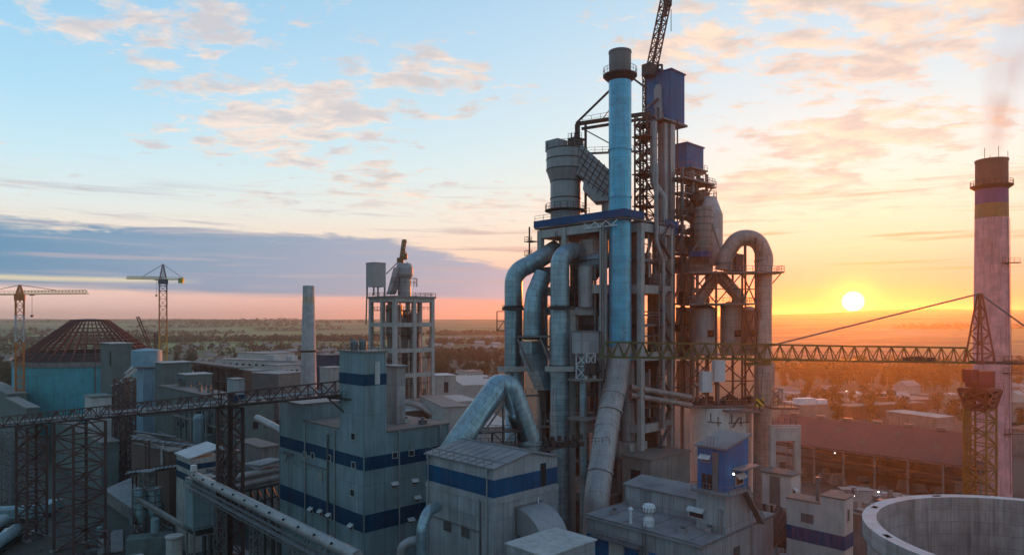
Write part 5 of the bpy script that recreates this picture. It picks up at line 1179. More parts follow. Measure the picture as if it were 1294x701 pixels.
for j, (x0, y0, x1, y1, D) in enumerate(((170, 545, 222, 552, 182), (170, 552, 240, 566, 180), (170, 560, 262, 580, 178), (205, 560, 205, 590, 176))):
    m = MB(); m.tube([W(x0, y0, D), W(x1, y1, D-2)], .3+.1*(j % 2), 10); m.obj('wall_pipe', CLAD_G if j % 2 else STEEL, None, label=('uppermost wall pipe by the old works', 'second wall pipe down by the old works', 'lowest slanting wall pipe by the old works', 'upright wall pipe by the old works')[j], category='pipe')
simple('step_block', 'squat dark concrete block in front of the old works beside the slim trestle', 'building', 330, 168, 300, 352, 566, CONC_D, ROOF_F)
simple('tool_shed', 'low pale roofed tool shed between pipe rack and old works', 'shed', 346, 160, 312, 372, 602, CONC_D, ROOF_G)
simple('loading_block', 'dark teal block behind the widest trestle tower', 'building', 128, 205, 60, 150, 560, CONC_T, ROOF_F)
m = MB(); m.tube([W(178, 522, 196), W(290, 512, 190)], 1.0, 14); m.obj('roof_main', CLAD_G, None, label='thick pale pipe lying along the old works roof', category='pipe')

# ================================================================== LEFT SILOS, DOME AND TOWERS
c = Vector((GX(114, 340), 340, 0)); rd = 31.5; zw = ZP(457, 340-26); zt_ = ZP(405, 340)
zw = 33.0
t = thing('clinker_dome', 'teal round store under a bare rusty conical roof frame', 'storage dome', c)
MB().lathe(c, [(rd, 0), (rd, zw)], 72, caps=False).obj('wall', mat('dome_wall', (.07, .36, .42), .7, .05, .2, .3, (.06, .09, .10), 'form', 4.0, 3, .15), t)
m = MB(); m.lathe(c, [(rd+.02, zw-2.2), (rd+.5, zw-2.2), (rd+.5, zw), (rd+.02, zw)], 72, caps=False); m.obj('rim_beam', CONC_D, t)
m = MB()
for k in range(40):
    a = 2*math.pi*k/40; m.bar((c.x+rd*math.cos(a), c.y+rd*math.sin(a), zw), (c.x+8.2*math.cos(a), c.y+8.2*math.sin(a), zt_), .42, .7)
m.obj('rafter', mat('dome_rust', (.15, .05, .045), .85, .1, .3, .35, (.06, .03, .03)), t)
m = MB()
for f in (0.0, .08, .16, .25, .34, .43, .52, .61, .7, .8, .9, 1.0):
    r_ = rd+(8.2-rd)*f; z = zw+(zt_-zw)*f
    Q = [Vector((c.x+r_*math.cos(2*math.pi*i/40), c.y+r_*math.sin(2*math.pi*i/40), z)) for i in range(40)]
    for i in range(40): m.bar(Q[i], Q[(i+1) % 40], .34)
m.obj('hoop', MT['dome_rust'], t)
m = MB(); m.lathe(c, [(rd*.96, zw-.6), (rd*.80, zw+(zt_-zw)*.21)], 72, caps=False); m.obj('lower_sheeting', mat('dome_sheet', (.06, .045, .042), .9, 0, .3, .3), t)
m = MB(); m.lathe(c, [(7.5, zt_-.4), (8.6, zt_-.3), (8.6, zt_+.5), (2, zt_+.9)], 40); m.obj('crown_ring', RUST, t)
m = MB()
for x in (44, 160, 185): a = math.asin(max(-1, min(1, (GX(x, 340)-c.x)/rd))); m.bar((c.x+(rd+.3)*math.sin(a), c.y-(rd+.3)*math.cos(a), 0), (c.x+(rd+.3)*math.sin(a), c.y-(rd+.3)*math.cos(a), zw), .6)
m.obj('wall_rib', CONC_T, t)
k = simple('teal_tower', 'dull teal stair tower with a pale cap in front of the dome', 'building', 141, 285, 127, 167, 434.5, CONC_T, CONC, o=.6); m = MB(); k.body(k.z-9, k.z-3, -.2, -.01, .8, 2.4, m); m.obj('window_strip', DARK, k.t)
k = Blk(181, 262, 172, 199); z1, z2 = ZP(443, 262), ZP(463, 262)
t = thing('blue_tower', 'square blue tower with a wider drum shaped top beside the dome', 'building', k.mid())
k.body(0, z2-.02).obj('wall', mat('tower_blue', (.20, .34, .42), .7, .1, .2, .3, (.10, .10, .10)), t)
m = MB(); c = k.mid(); rr = (k.lu+k.lv)*.38; m.lathe(c, [(rr, z2), (rr, z1), (.3, z1+.8)], 24); m.obj('drum', MT['tower_blue'], t)
m = MB(); m.lathe(c, [(rr+.02, z2-.5), (rr+.7, z2-.4), (rr+.7, z2), (rr+.02, z2+.01)], 24, caps=False); m.obj('ledge', CONC_D, t)
k = simple('slab_silo', 'tall windowless concrete block right of the blue tower', 'building', 206, 250, 196, 242, 459, CONC_T, CONC, o=.5); m = MB(); k.body(14, k.z-16, 5, 9, -1.2, -.02, m); m.obj('buttress', CONC_T, k.t)
simple('slab_block', 'lower concrete block stepping down right of the tall windowless block', 'building', 236, 236, 226, 268, 474, CONC_T, CONC, o=.3)
k = simple('small_hall', 'little pale house with a green roof edge above the conveyor bridge', 'building', 116, 232, 107, 141, 502, PAINTW2, CONC_T, o=.5)
t = thing('rusty_trestle', 'tangled rusty conveyor trestle beside the square blue tower', 'trestle', (GX(156, 240), 240, 0))
m = MB(); rnd = random.Random(4)
for j in range(5):
    for l in range(2): m.bar((GX(143+j*6.5, 240), 238+l*4, 0), W(143+j*6.5, 487-j*2, 238+l*4), .4)
for y in (488, 500, 512, 524, 536, 550): m.bar(W(141, y, 238), W(171, y-6, 238), .4)
for k_ in range(26): x, y = rnd.uniform(142, 168), rnd.uniform(486, 545); m.bar(W(x, y, 240), W(x+rnd.uniform(-8, 8), y+rnd.uniform(-16, 8), 240), .25)
m.obj('frame', RUST, t)
m = MB(); m.bar(W(141, 487, 238), W(172, 478, 240), 3, .4); m.bar(W(153, 482, 238), W(172, 466, 242), .9); m.bar(W(158, 472, 238), W(168, 463, 242), .5); m.obj('deck', CONC, t)
simple('edge_house', 'dim teal house at the left edge below the dome', 'building', 34, 250, 8, 50, 516, CONC_T, CONC_D)
simple('edge_shed', 'low dim shed at the far left edge beside the orange crane', 'shed', 10, 290, -20, 34, 498, CONC_T, CONC_D)
# brown steel framed hall
k = Blk(300, 285, 240, 318); zb = ZP(466, 285)
t = thing('brown_frame', 'brown open steel framed hall with a dark roof left of the white offices', 'building', k.mid())
m = MB()
for i in range(9):
    for z in range(5):
        v_ = k.lv*i/8; m.bar(k.P(0, v_, 0), k.P(0, v_, zb), .5)
for z in range(6): m.bar(k.P(0, 0, zb*z/5), k.P(0, k.lv, zb*z/5), .6)
for i in range(8): m.bar(k.P(0, k.lv*i/8, zb*.6), k.P(0, k.lv*(i+1)/8, zb), .25); m.bar(k.P(0, k.lv*(i+1)/8, zb*.6), k.P(0, k.lv*i/8, zb*.8), .25)
m.obj('frame', RUST, t)
k.body(0, zb-1, 2, k.lu, 0, k.lv).obj('wall', BRICK, t); k.slab(zb+.3, .4, .4, u1=k.lu).obj('roof', ROOF_F, t)

# ------------------------------------------------------------------ striped concrete chimney at left
D = 330; cx = GX(390, D); t = thing('concrete_chimney', 'slender grey chimney with a faint yellow band left of the mill building', 'chimney', (cx, D, 0))
z9 = ZP(361, D)
def rr_(z): return 4.3-(4.3-2.75)*min(1, z/z9*1.05)
GREYC = mat('chimney_grey', (.38, .40, .41), .85, 0, .25, .4, (.16, .15, .14), 'block', 2.0, 1.6, .05, seam=.82)
for a, e, mm in ((0, ZP(383, D), GREYC), (ZP(383, D), ZP(375, D), mat('chimney_band', (.42, .37, .26), .85, 0, .25, .35)), (ZP(375, D), z9, GREYC)):
    MB().lathe((cx, D), [(rr_(a+(e-a)*i/4), a+(e-a)*i/4) for i in range(5)], 32).obj('shaft' if mm is GREYC else 'painted_band', mm, t)
m = MB()
for y in (443,): z = ZP(y, D); m.lathe((cx, D), [(rr_(z)+.02, z-.6), (rr_(z)+.8, z), (rr_(z)+.8, z+.3), (rr_(z)+.02, z+.31)], 32, caps=False)
m.obj('gallery_ring', STEEL_D, t)
# ------------------------------------------------------------------ tower cranes at left
def tcrane(label, px, D, yb, yj, yt, xl, xr, wm, mm, mj, mt, xw, mixed=None, cj=None):
    x = GX(px, D); zb_, zj_, zt2 = 0, ZP(yj, D), ZP(yt, D)
    t = thing('tower_crane', label, 'tower crane', (x, D, 0))
    w = wm*D/F
    if mixed:
        z = 0
        for k, (m_, y) in enumerate(mixed):
            z2 = ZP(y, D); n = max(2, int((z2-z)/w)); MB().lattice((x, D, z), (x, D, z2), w, n, .26, yaw=30, lw=.45).obj('mast', m_, t); z = z2+.01
    else: MB().lattice((x, D, 0), (x, D, zj_), w, int(zj_/w), .22, yaw=30, lw=.34).obj('mast', mm, t)
    MB().lattice((x, D, zj_), (x, D, zt2), w*.9, 6, .2, w2=.5, yaw=30, lw=.4).obj('tower_head', mt, t)
    MB().box((x, D, zj_-2.6), w*1.3, w*1.3, 2.4, 30).obj('cab', mt, t)
    far, cw = (xl, xr) if xw == 'r' else (xr, xl)
    J0 = Vector((x, D, zj_)); J1 = Vector((GX(far, D), D, zj_+.3)); C1 = Vector((GX(cw, D), D, zj_))
    MB().tri(J0, J1, 1.4, 1.6, 20, .12, .24).obj('jib', mj, t)
    m = MB(); m.bar(J0+Vector((0, -.8, 0)), C1+Vector((0, -.8, 0)), .35, .5); m.bar(J0+Vector((0, .8, 0)), C1+Vector((0, .8, 0)), .35, .5); m.rail([J0+Vector((0, -.8, .2)), C1+Vector((0, -.8, .2))], 1.2, 2, .12); m.obj('counter_jib', mj, t)
    MB().box(C1.lerp(J0, .12)-UP*2.2, 2.6, 1.8, 3.0).obj('counterweight', cj or mt, t)
    T_ = Vector((x, D, zt2)); m = MB(); m.bar(T_, J0.lerp(J1, .55)+UP*1.6, .22); m.bar(T_, C1+UP*.6, .2); m.obj('pendant', STEEL_D, t)
    m = MB(); q = J0.lerp(J1, .18); m.box(q-UP*.5, 1.6, 1.2, .5); m.bar(q-UP*.5, q-UP*9, .12); m.box(q-UP*10, .8, .8, 1); m.obj('hook_trolley', STEEL_D, t)
    return t
tcrane('orange tower crane at the left edge with its jib to the right', 25, 300, 520, 372, 360, -22, 111, 8.5, CRANE_O, CRANE_L, CRANE_O, 'l', [(CRANE_O, 432), (mat('crane_pale', (.45, .42, .42), .6, 0, .2, .3), 398), (CRANE_O, 374)])
tcrane('yellow green tower crane with navy head left of the grey chimney', 206, 400, 450, 353, 334, 160, 232, 8.5, CRANE_O, CRANE_L, CRANE_N, 'r', [(mat('crane_amber', (.62, .30, .03), .55, .1, .2, .2), 424), (CRANE_O, 368), (CRANE_N, 354)], CRANE_L)
t = thing('derrick', 'faint slanting red derrick between the dome and the yellow green crane', 'crane', (GX(190, 380), 380, 0))
m = MB(); m.lattice(W(192, 445, 380), W(174, 400, 380), 1.3, 10, .13, lw=.2); m.bar(W(174, 400, 380), W(198, 430, 380), .12); m.obj('jib', RUST, t); m = MB(); m.lattice((GX(197, 380), 380, 0), W(197, 420, 380), 1.2, 12, .13); m.obj('mast', RUST, t)

# ================================================================== SECOND PREHEATER FRAME (far)
k = Blk(499, 268, 469, 546); zt2 = ZP(376, 268)
t = thing('bare_frame_tower', 'far bare concrete frame tower with a cabin and drum on its roof', 'industrial tower', k.mid())
us = [0, k.lu*.5, k.lu]; vs = [0, k.lv*.5, k.lv]
for i, a in enumerate(us):
    for j, e in enumerate(vs):
        if i == 1 and j == 1: continue
        k.body(0, zt2, a-.75, a+.75, e-.75, e+.75).obj('column', CONC, t)
for y in (376, 408, 441, 473, 506):
    z = ZP(y+5, 268)
    for e in vs[::2]:
        for a0, a1 in zip(us, us[1:]): k.body(z, z+1.7, a0+.76, a1-.76, e-.6, e+.6).obj('beam', CONC, t)
    for a in us[::2]:
        for e0, e1 in zip(vs, vs[1:]): k.body(z, z+1.7, a-.6, a+.6, e0+.76, e1-.76).obj('beam', CONC, t)
k.body(zt2+.01, zt2+.8, -1.2, k.lu+1.2, -1.2, k.lv+1.2).obj('roof_deck', CONC_D, t)
m = MB(); k.body(0, zt2-8, k.lu*.3, k.lu*.45, k.lv*.2, k.lv*.8, m); k.body(0, zt2-6, k.lu*.6, k.lu*.7, k.lv*.1, k.lv*.35, m); m.obj('dark_infill', CONC_D, t)
m = MB(); m.rail([k.P(-1, k.lv, zt2+.8), k.P(-1, -1, zt2+.8), k.P(k.lu+1, -1, zt2+.8), k.P(k.lu+1, k.lv, zt2+.8)], 1.4, 2.4, .14); m.obj('railing', STEEL_D, t)
for a, e, y0, y1, r_, lab in ((.3, .5, 440, 385, 3.4, 'grey cyclone in the upper storey of the far bare frame'), (.7, .4, 472, 412, 3.0, 'grey cyclone lower down inside the far bare frame'), (.4, .65, 506, 448, 3.0, 'lowest grey cyclone inside the far bare frame')):
    c = k.P(a*k.lu, e*k.lv); t = thing('cyclone', lab, 'cyclone', c+UP*ZP(y0, 275)); MB().lathe(c, [(.6, ZP(y0, 275)), (r_, ZP((y0+y1)/2+8, 275)), (r_, ZP(y1, 275))], 22).obj('barrel', PLATE, t)
q = Blk(472, 268, 462.5, 487.5); z0, z1 = ZP(362, 268), ZP(332, 268)
t = thing('hoist_house', 'grey hoist cabin on the roof of the far bare frame tower', 'cabin', q.mid()+UP*z0); q.body(z0, z1).obj('wall', PLATE, t); q.slab(z1+.002, .3, .1).obj('roof', ROOF_G, t)
m = MB()
for a in (0.3, q.lu-.3):
    for e in (.3, q.lv-.3): m.bar(q.P(a, e, zt2+.8), q.P(a, e, z0), .5)
m.bar(q.P(.3, q.lv-.3, z0), q.P(.3, q.lv+.5, ZP(410, 268)), .4); m.obj('leg', STEEL, t)
c = Vector((GX(511, 280), 280, 0)); zq = lambda y: ZP(y, 280)
t = thing('roof_drum', 'dented looking grey drum on the roof of the far bare frame tower', 'vessel', c+UP*(zt2+.8))
MB().lathe(c, [(2.7, zt2+.8), (2.7, zq(352)), (3.6, zq(347)), (3.6, zq(339)), (2.8, zq(333))], 26).obj('barrel', PLATE, t)
m = MB(); m.solid(*frust(W(494, 372, 279), (2.6, 2.6), W(506, 338, 279), (4, 4))); m.obj('side_duct', PLATE, t)
m = MB(); m.ringrail((c.x, c.y), 5.2, zq(362), 3.4, 14, .14); m.obj('cage', STEEL_D, t)
t = thing('roof_crane', 'small ochre folded crane on top of the far bare frame tower', 'crane', W(508, 333, 279))
m = MB(); m.lattice(W(507, 331, 279), W(511, 303, 279), 1.1, 6, .2, lw=.4); m.box(W(506, 332, 279), 2.6, 1.8, 2.0); m.box(W(512.5, 328, 279), 1.4, 1.4, 2.6); m.bar(W(511, 303, 279), W(514, 307, 279), .4); m.bar(W(508, 313, 279), W(513, 319, 279), .35); m.obj('jib', mat('crane_ochre', (.16, .10, .02), .6, 0, .2, .3), t)
m = MB(); m.bar(W(503, 331, 279), W(488, 346, 275), .3); m.bar(W(514, 331, 279), W(517, 336, 279), .3); m.obj('stay', STEEL_D, t)
# ================================================================== FINE STEELWORK AND CLUTTER
rnd = random.Random(52)
# half-height steel floors, trays, pipes and ladders in the concrete tower
for z in (8, 22.5, 37.2, 51, 64.2):
    m = MB(); m.bar(TB.P(6.3, .1, z), TB.P(TU-1.4, .1, z), .3, .45); m.bar(TB.P(6.3, 3.2, z), TB.P(TU-1.4, 3.2, z), .25, .4); TB.body(z+.23, z+.33, 6.4, TU-1.5, .0, 3.3, m)
    m.rail([TB.P(6.5, .05, z+.33), TB.P(TU-1.6, .05, z+.33)], 1.1, 1.4, .08); m.obj('steel_floor', STEEL, TT)
    m = MB(); TB.body(z+.2, z+.3, -.5, 2.2, 5.8, 14.4, m); m.rail([TB.P(-.45, 5.9, z+.3), TB.P(-.45, 14.3, z+.3)], 1.1, 1.4, .08); m.obj('steel_floor', STEEL, TT)
for k in range(16):
    a = rnd.uniform(6.8, TU-2); z0 = rnd.choice(FL[:4])+1.4; m = MB(); m.tube([TB.P(a, rnd.uniform(.4, 2.4), z0), TB.P(a, rnd.uniform(.4, 2.4), z0+rnd.uniform(6, 12.5))], rnd.uniform(.12, .4), 8); m.obj('pipe_run', rnd.choice((CLAD_W, STEEL, CLAD_G)), TT)
for k in range(12):
    z0 = rnd.choice(FL[:4])+rnd.uniform(2.5, 11); v0 = rnd.uniform(.3, 1.2); m = MB(); m.bar(TB.P(6.4, v0, z0), TB.P(TU-1.5, v0, z0+rnd.uniform(-.8, .8)), rnd.uniform(.15, .4)); m.obj('cable_tray', STEEL, TT)
for k in range(14):
    a, b = rnd.uniform(7, TU-2.5), rnd.uniform(.6, 3); z0 = rnd.choice(FL[:4])+1.35; m = MB(); s = rnd.uniform(.8, 2.0); m.box(TB.P(a, b, z0), s, s*.8, rnd.uniform(1, 3), YAW); m.obj('machine_box', rnd.choice((STEEL, STEEL_D, PLATE)), TT)
for b_, u_ in ((4.1, -.9), (16.6, -.9)):
    m = MB()
    for s in (0, .6): m.bar(TB.P(u_, b_+s, 15), TB.P(u_, b_+s, 71), .09)
    for k in range(110): m.bar(TB.P(u_, b_, 15.3+k*.5), TB.P(u_, b_+.6, 15.3+k*.5), .06)
    m.obj('ladder', STEEL_D, TT)
m = MB()      # zigzag stair on the right face
for k in range(8):
    z = 16+k*7.0; s = 1 if k % 2 else -1; p = TB.P(TU-4.2+1.9*s, -.9, z); q = TB.P(TU-4.2-1.9*s, -.9, z+3.5); q2 = TB.P(TU-4.2+1.9*s, -.9, z+7)
    m.bar(p, q, .8, .15); m.bar(q, q2, .8, .15); m.bar(p+UP, q+UP, .07); m.bar(q+UP, q2+UP, .07)
    m.box(q, 1.2, 1.4, .1, YAW); m.box(q2, 1.2, 1.4, .1, YAW)
for s in (-2.7, 2.7): m.bar(TB.P(TU-4.2+s, -1.3, 15), TB.P(TU-4.2+s, -1.3, 72), .18)
m.obj('stair_flight', STEEL, TT)
# vertical service pipes in front of the left face
for k, (px, D, y0, y1, r_) in enumerate(((690, 143, 345, 470, .35), (696, 142, 400, 560, .28), (661, 145, 430, 560, .3), (729, 140.5, 395, 560, .3), (752, 138.5, 335, 560, .28), (757, 138, 400, 600, .22), (684, 143, 500, 600, .4))):
    m = MB(); m.tube([W(px, y1, D), W(px, y0, D)], r_, 10); m.obj('service_pipe', CLAD_G if k % 2 else STEEL, TT)
for k, (x0, x1, y, D) in enumerate(((660, 700, 440, 144), (656, 720, 500, 143), (690, 766, 532, 140), (694, 760, 500, 141), (724, 766, 470, 138), (655, 705, 540, 143))):
    m = MB(); m.bar(W(x0, y, D+.8), W(x1, y-2, D-2), .35, .5); m.rail([W(x0, y-2, D+.2), W(x1, y-4, D-2.6)], 1.1, 1.3, .08); m.obj('catwalk', STEEL, TT)
# flats of dirt, trims and fittings on the near buildings
def trims(b, t, z0, z1, bar_=.16, m_=SHEET_G):
    m = MB()
    for a, e in ((0, 0), (b.lu, 0), (0, b.lv)): m.bar(b.P(a-.04*(a == 0), e-.04*(e == 0), z0), b.P(a-.04*(a == 0), e-.04*(e == 0), z1), bar_)
    m.obj('corner_trim', m_, t)
def downpipe(b, t, face, pos, z0, z1, r_=.1, m_=PLATE):
    m = MB(); p = (lambda z: b.P(-.22, pos, z)) if face == 'l' else (lambda z: b.P(pos, -.22, z))
    m.tube([p(z0), p(z1)], r_, 8); m.bar(p(z1)-UP*.2, p(z1)+UP*.3, .4); m.obj('downpipe', m_, t)
def louvre(b, t, face, pos, z, w, hh, m_=STEEL):
    m = MB(); n = max(3, int(hh/.22))
    for k in range(n):
        zz_ = z+hh*k/n
        if face == 'l': b.body(zz_, zz_+hh/n*.55, -.14, -.06, pos, pos+w, m)
        else: b.body(zz_, zz_+hh/n*.55, pos, pos+w, -.14, -.06, m)
    q = MB()
    if face == 'l': b.body(z, z+hh, -.06, -.052, pos, pos+w, q)
    else: b.body(z, z+hh, pos, pos+w, -.06, -.052, q)
    o = q.obj('louvre', DARK, t); MB.one(m, 'blade', m_, o)
MB_ = {o.name: o for o in COL.objects if o.parent is None}
fh, ft = Blk(624, 95, 539.5, 704), MB_['filter_house']
trims(fh, ft, 0, ZP(640, 95)); downpipe(fh, ft, 'l', fh.lv*.96, 5, ZP(596, 95)); downpipe(fh, ft, 'l', 1.2, 5, ZP(596, 95)); louvre(fh, ft, 'l', 5.2, 20.5, 1.8, 1.6); louvre(fh, ft, 'l', 9.4, 20.5, 1.8, 1.6)
m = MB()
for k in range(1, 9):
    v_ = fh.lv*k/9; m.bar(fh.P(-.3, v_, ze_f+.27), fh.P(lp_f, v_, zp_f+.31), .07); m.bar(fh.P(lp_f, v_, zp_f+.31), fh.P(fh.lu+.3, v_, ze_f+.27), .07)
m.obj('roof_seam', ROOF_G, ft)
m = MB(); m.rail([fh.P(-.2, .2, ze_f+.25), fh.P(-.2, fh.lv, ze_f+.25)], .9, 1.6, .05); m.obj('railing', STEEL, ft)
m = MB(); m.bar(fh.P(-.12, 2.8, ZP(634, 95)), fh.P(-.12, 2.8, 6), .25); m.bar(fh.P(-.12, 2.8, 22), fh.P(-.12, fh.lv, 22), .18); m.obj('cable_tray', STEEL, ft)
mb_, mt_ = Blk(460, 115, 354, 566), MB_['mill_building']
trims(mb_, mt_, 0, 32.5, .2, SHEET_T)
for p_ in (9.5, 20.5): downpipe(mb_, mt_, 'l', p_, 2, 32.3, .13)
for p_ in (7, 16): downpipe(mb_, mt_, 'r', p_, 2, 32.4, .13)
louvre(mb_, mt_, 'l', 14.0, 22.5, 2.0, 1.8, CONC)
m = MB(); m.bar(mb_.P(-.15, 12, 5), mb_.P(-.15, 12, 31.5), .3); m.bar(mb_.P(-.15, 12, 25), mb_.P(-.15, 22, 25), .22); m.obj('cable_tray', STEEL, mt_)
for k in range(9):
    a, b_ = rnd.uniform(5.5, mb_.lu-2), rnd.uniform(1, 18); s = rnd.uniform(.8, 2.2); c = mb_.P(a, b_, 32.96)
    t = thing('roof_fan', 'small boxy fan unit on the mill building roof', 'roof unit', c, 'fan units on the mill roof'); MB().box(c, s, s*.8, s*.6, YAW).obj('housing', rnd.choice((PLATE, CONC, STEEL)), t); MB().lathe(c, [(s*.25, c.z+s*.6+.01), (s*.3, c.z+s*.6+.4)], 12).obj('cowl', STEEL, t)
hb, ht = Blk(888, 88, 742, 930), MB_['low_hall']
zr_ = ZP(690, 88)
m = MB(); m.bar(hb.P(-.35, 0, zr_-.05), hb.P(-.35, hb.lv, zr_-.05), .18); m.obj('gutter', PLATE, ht)
for k in range(5): m = MB(); v_ = 2+k*3.6; m.bar(hb.P(.1, v_, zr_+.33), hb.P(8.4, v_, zr_+.33), .06); m.obj('roof_seam', ROOF_G, ht)
for k, (a, b_) in enumerate(((2.5, 4.5), (5.5, 2.2), (6.4, 13.5), (3.0, 16.5))):
    c = hb.P(a, b_, zr_+.3); t = thing('roof_fan', ('low square fan on the low hall roof near the grey base', 'low square fan at the front corner of the low hall roof', 'low square fan by the step of the low hall roof', 'low square fan at the far end of the low hall roof')[k], 'roof unit', c); MB().box(c, 1.0, .9, .55, YAW).obj('housing', PLATE, t); MB().lathe(c, [(.3, c.z+.551), (.36, c.z+.85)], 12).obj('cowl', STEEL, t)
ct, cbk = MB_['control_house'], Blk(917, 92, 880, 948)
downpipe(cbk, ct, 'r', 7.2, 4, 26.0); downpipe(cbk, ct, 'l', .6, 22, 26.2); louvre(cbk, ct, 'r', 2.2, 19.5, 1.6, 1.4)
# left yard: vents, ladders, pipes, stacks of material
ow = Blk(312, 188, 165, 346); ow.z = ZP(511, 188)
for k in range(12):
    c = ow.P(rnd.uniform(1.5, 6), 3+k*5.6, ow.z+.31); s = rnd.uniform(.8, 1.8)
    t = thing('roof_vent', 'rusty vent stack on the old concrete works roof', 'vent', c, 'vents on the old works roof'); MB().lathe(c, [(s*.4, c.z), (s*.4, c.z+s*1.2)], 12).obj('pipe', STEEL, t); MB().lathe(c, [(s*.7, c.z+s*1.201), (.05, c.z+s*1.7)], 12).obj('cowl', STEEL_D, t)
for k in range(9):
    v_ = 4+k*6.5; z_ = rnd.uniform(9, 24); m = MB(); m.tube(fillet([ow.P(-.9, v_, 0), ow.P(-.9, v_, z_), ow.P(-.2, v_, z_+.6)], .4, 3), rnd.uniform(.15, .35), 8); m.obj('wall_pipe', STEEL, None, label='thin upright pipe fixed to the front of the old concrete works', category='pipe', group='upright pipes on the old works')
for k, (x0, y0, x1, y1, D, w) in enumerate(((168, 556, 300, 572, 168, 2.0), (232, 590, 300, 606, 158, 1.8), (160, 600, 232, 590, 172, 1.6))):
    p, q = W(x0, y0, D), W(x1, y1, D-6); t = thing('pipe_trestle', ('long pipe trestle running right across the front of the old works', 'short pipe trestle leading from the grey switch house', 'short pipe trestle in front of the brown pump house')[k], 'pipe rack', (p+q)/2)
    m = MB()
    for s in (-.8, .8): m.bar(p+Vector((0, s, 0)), q+Vector((0, s, 0)), .16); m.bar(p+Vector((0, s, 1.1)), q+Vector((0, s, 1.1)), .14)
    for j in range(15):
        e = p.lerp(q, j/14); f = p.lerp(q, min(1, (j+1)/14)); m.bar(e+Vector((0, -.8, 0)), f+Vector((0, -.8, 1.1)), .12); m.bar(e+Vector((0, -.8, .05)), e+Vector((0, .8, .05)), .1)
        if j % 5 == 2: m.bar((e.x, e.y-.8, 0), e+Vector((0, -.8, 0)), .3); m.bar((e.x, e.y+.8, 0), e+Vector((0, .8, 0)), .3)
    m.obj('truss', RUST, t)
    for j, s in enumerate((-.5, 0, .45)): MB().tube([p+Vector((0, s, .45)), q+Vector((0, s, .45))], .16+.09*j, 10).obj('pipe', (CLAD_G, STEEL, CLAD)[j], t)
for k in range(34):
    D = rnd.uniform(132, 182); px = rnd.uniform(18, 232); c = Vector((GX(px, D), D, .05)); s = rnd.uniform(.7, 1.6)
    if k % 3: MB().box(c, s*1.6, s, s*rnd.uniform(.5, 1.2), rnd.uniform(0, 90)).obj('stacked_pallet', rnd.choice((CONC_D, BRICK, STEEL, PAINTW2, TANK)), None, label='stack of goods lying in the dark yard under the conveyor bridge', category='pallet', group='stacked goods in the yard')
    else: MB().lathe(c, [(s*.4, .05), (s*.4, s*1.1)], 12).obj('oil_drum', rnd.choice((RUST, STEEL, TANK, CONC)), None, label='upright drum in the dark yard under the conveyor bridge', category='drum', group='drums in the yard')
for k in range(10):
    D = rnd.uniform(150, 185); px = rnd.uniform(120, 300); z = 0; c = Vector((GX(px, D), D, 0)); hh = rnd.uniform(4, 11)
    m = MB(); m.lattice(c, c+UP*hh, .9, max(2, int(hh/1.3)), .09, yaw=rnd.uniform(0, 60)); m.box(c+UP*hh, 2.4, 1.4, .15, 20); m.rail([c+Vector((-1.2, -.7, hh+.15)), c+Vector((1.2, -.7, hh+.15))], 1, .8, .06)
    m.obj('access_scaffold', RUST, None, label='thin access scaffold with a small top deck in the left yard', category='scaffold', group='access scaffolds in the left yard')
# scattered plant below the white booth and the far frame
for k in range(14):
    D = rnd.uniform(104, 124); px = rnd.uniform(948, 1010); c = Vector((GX(px, D), D, rnd.choice((14.31, 14.31, 11)))); s = rnd.uniform(.6, 1.5)
    m = MB(); m.box(c, s, s, s*rnd.uniform(.6, 1.6), rnd.uniform(0, 90)); m.bar(c, c+UP*s*2.2, .12); m.obj('plant_unit', rnd.choice((STEEL, STEEL_D, PLATE)), None, label='small plant unit among the pipes below the white booth', category='machine', group='plant units below the booth')
k = Blk(499, 268, 469, 546); bt = MB_['bare_frame_tower']
for y in (392, 424, 457, 490):
    z = ZP(y, 268); m = MB(); k.body(z, z+.3, .8, k.lu*.7, .8, k.lv-.8, m); m.rail([k.P(.2, k.lv, z+.3), k.P(.2, .2, z+.3), k.P(k.lu, .2, z+.3)], 1.2, 2, .14); m.obj('steel_floor', STEEL_D, bt)
for kk in range(18):
    y = rnd.choice((376, 408, 441, 473)); a, e = rnd.uniform(.8, k.lu-2), rnd.uniform(.6, k.lv-2); z = ZP(y+37, 268)+1.71; s = rnd.uniform(1, 3); m = MB(); m.box(k.P(a, e, z), s, s, rnd.uniform(2, 7), YAW); m.obj('machine_box', rnd.choice((STEEL, STEEL_D, CLAD_W)), bt)
for kk in range(8):
    a = rnd.uniform(1, k.lu-1); m = MB(); y0 = rnd.uniform(400, 450); m.tube([k.P(a, .9, ZP(y0+60, 268)), k.P(a+rnd.uniform(-2, 2), .9, ZP(y0-20, 268))], rnd.uniform(.25, .6), 8); m.obj('pipe_run', CLAD_W, bt)
# ================================================================== TERRAIN
def ss(a, b, x): t = min(1, max(0, (x-a)/(b-a))); return t*t*(3-2*t)
from mathutils import noise as mn
def hgt(x, y):
    d = math.hypot(x, y); az_ = x/max(1, y)
    right = ss(.12, .48, az_)
    crest = 60+right*30+ss(.42, .62, az_)*34
    f = ss(700, 4900, y)
    h = crest*f + (mn.noise(Vector((x*.0006, y*.0006, 3)))*16+mn.noise(Vector((x*.002, y*.002, 9)))*5)*ss(1300, 3000, y)
    h += right*14*ss(1500, 2600, y)*(1-ss(2600, 5200, y))
    return h if y > 800 else 0.0
m = MB(); xs = []; ys = []
y = -400.0
while y < 7600: ys.append(y); y += 60 if y < 1500 else 100
nx = 131; x0 = -7600; dx = -2*x0/(nx-1)
pts = [(x0+i*dx, yy, hgt(x0+i*dx, yy)) for yy in ys for i in range(nx)]
fs = [(j*nx+i, j*nx+i+1, (j+1)*nx+i+1, (j+1)*nx+i) for j in range(len(ys)-1) for i in range(nx-1)]
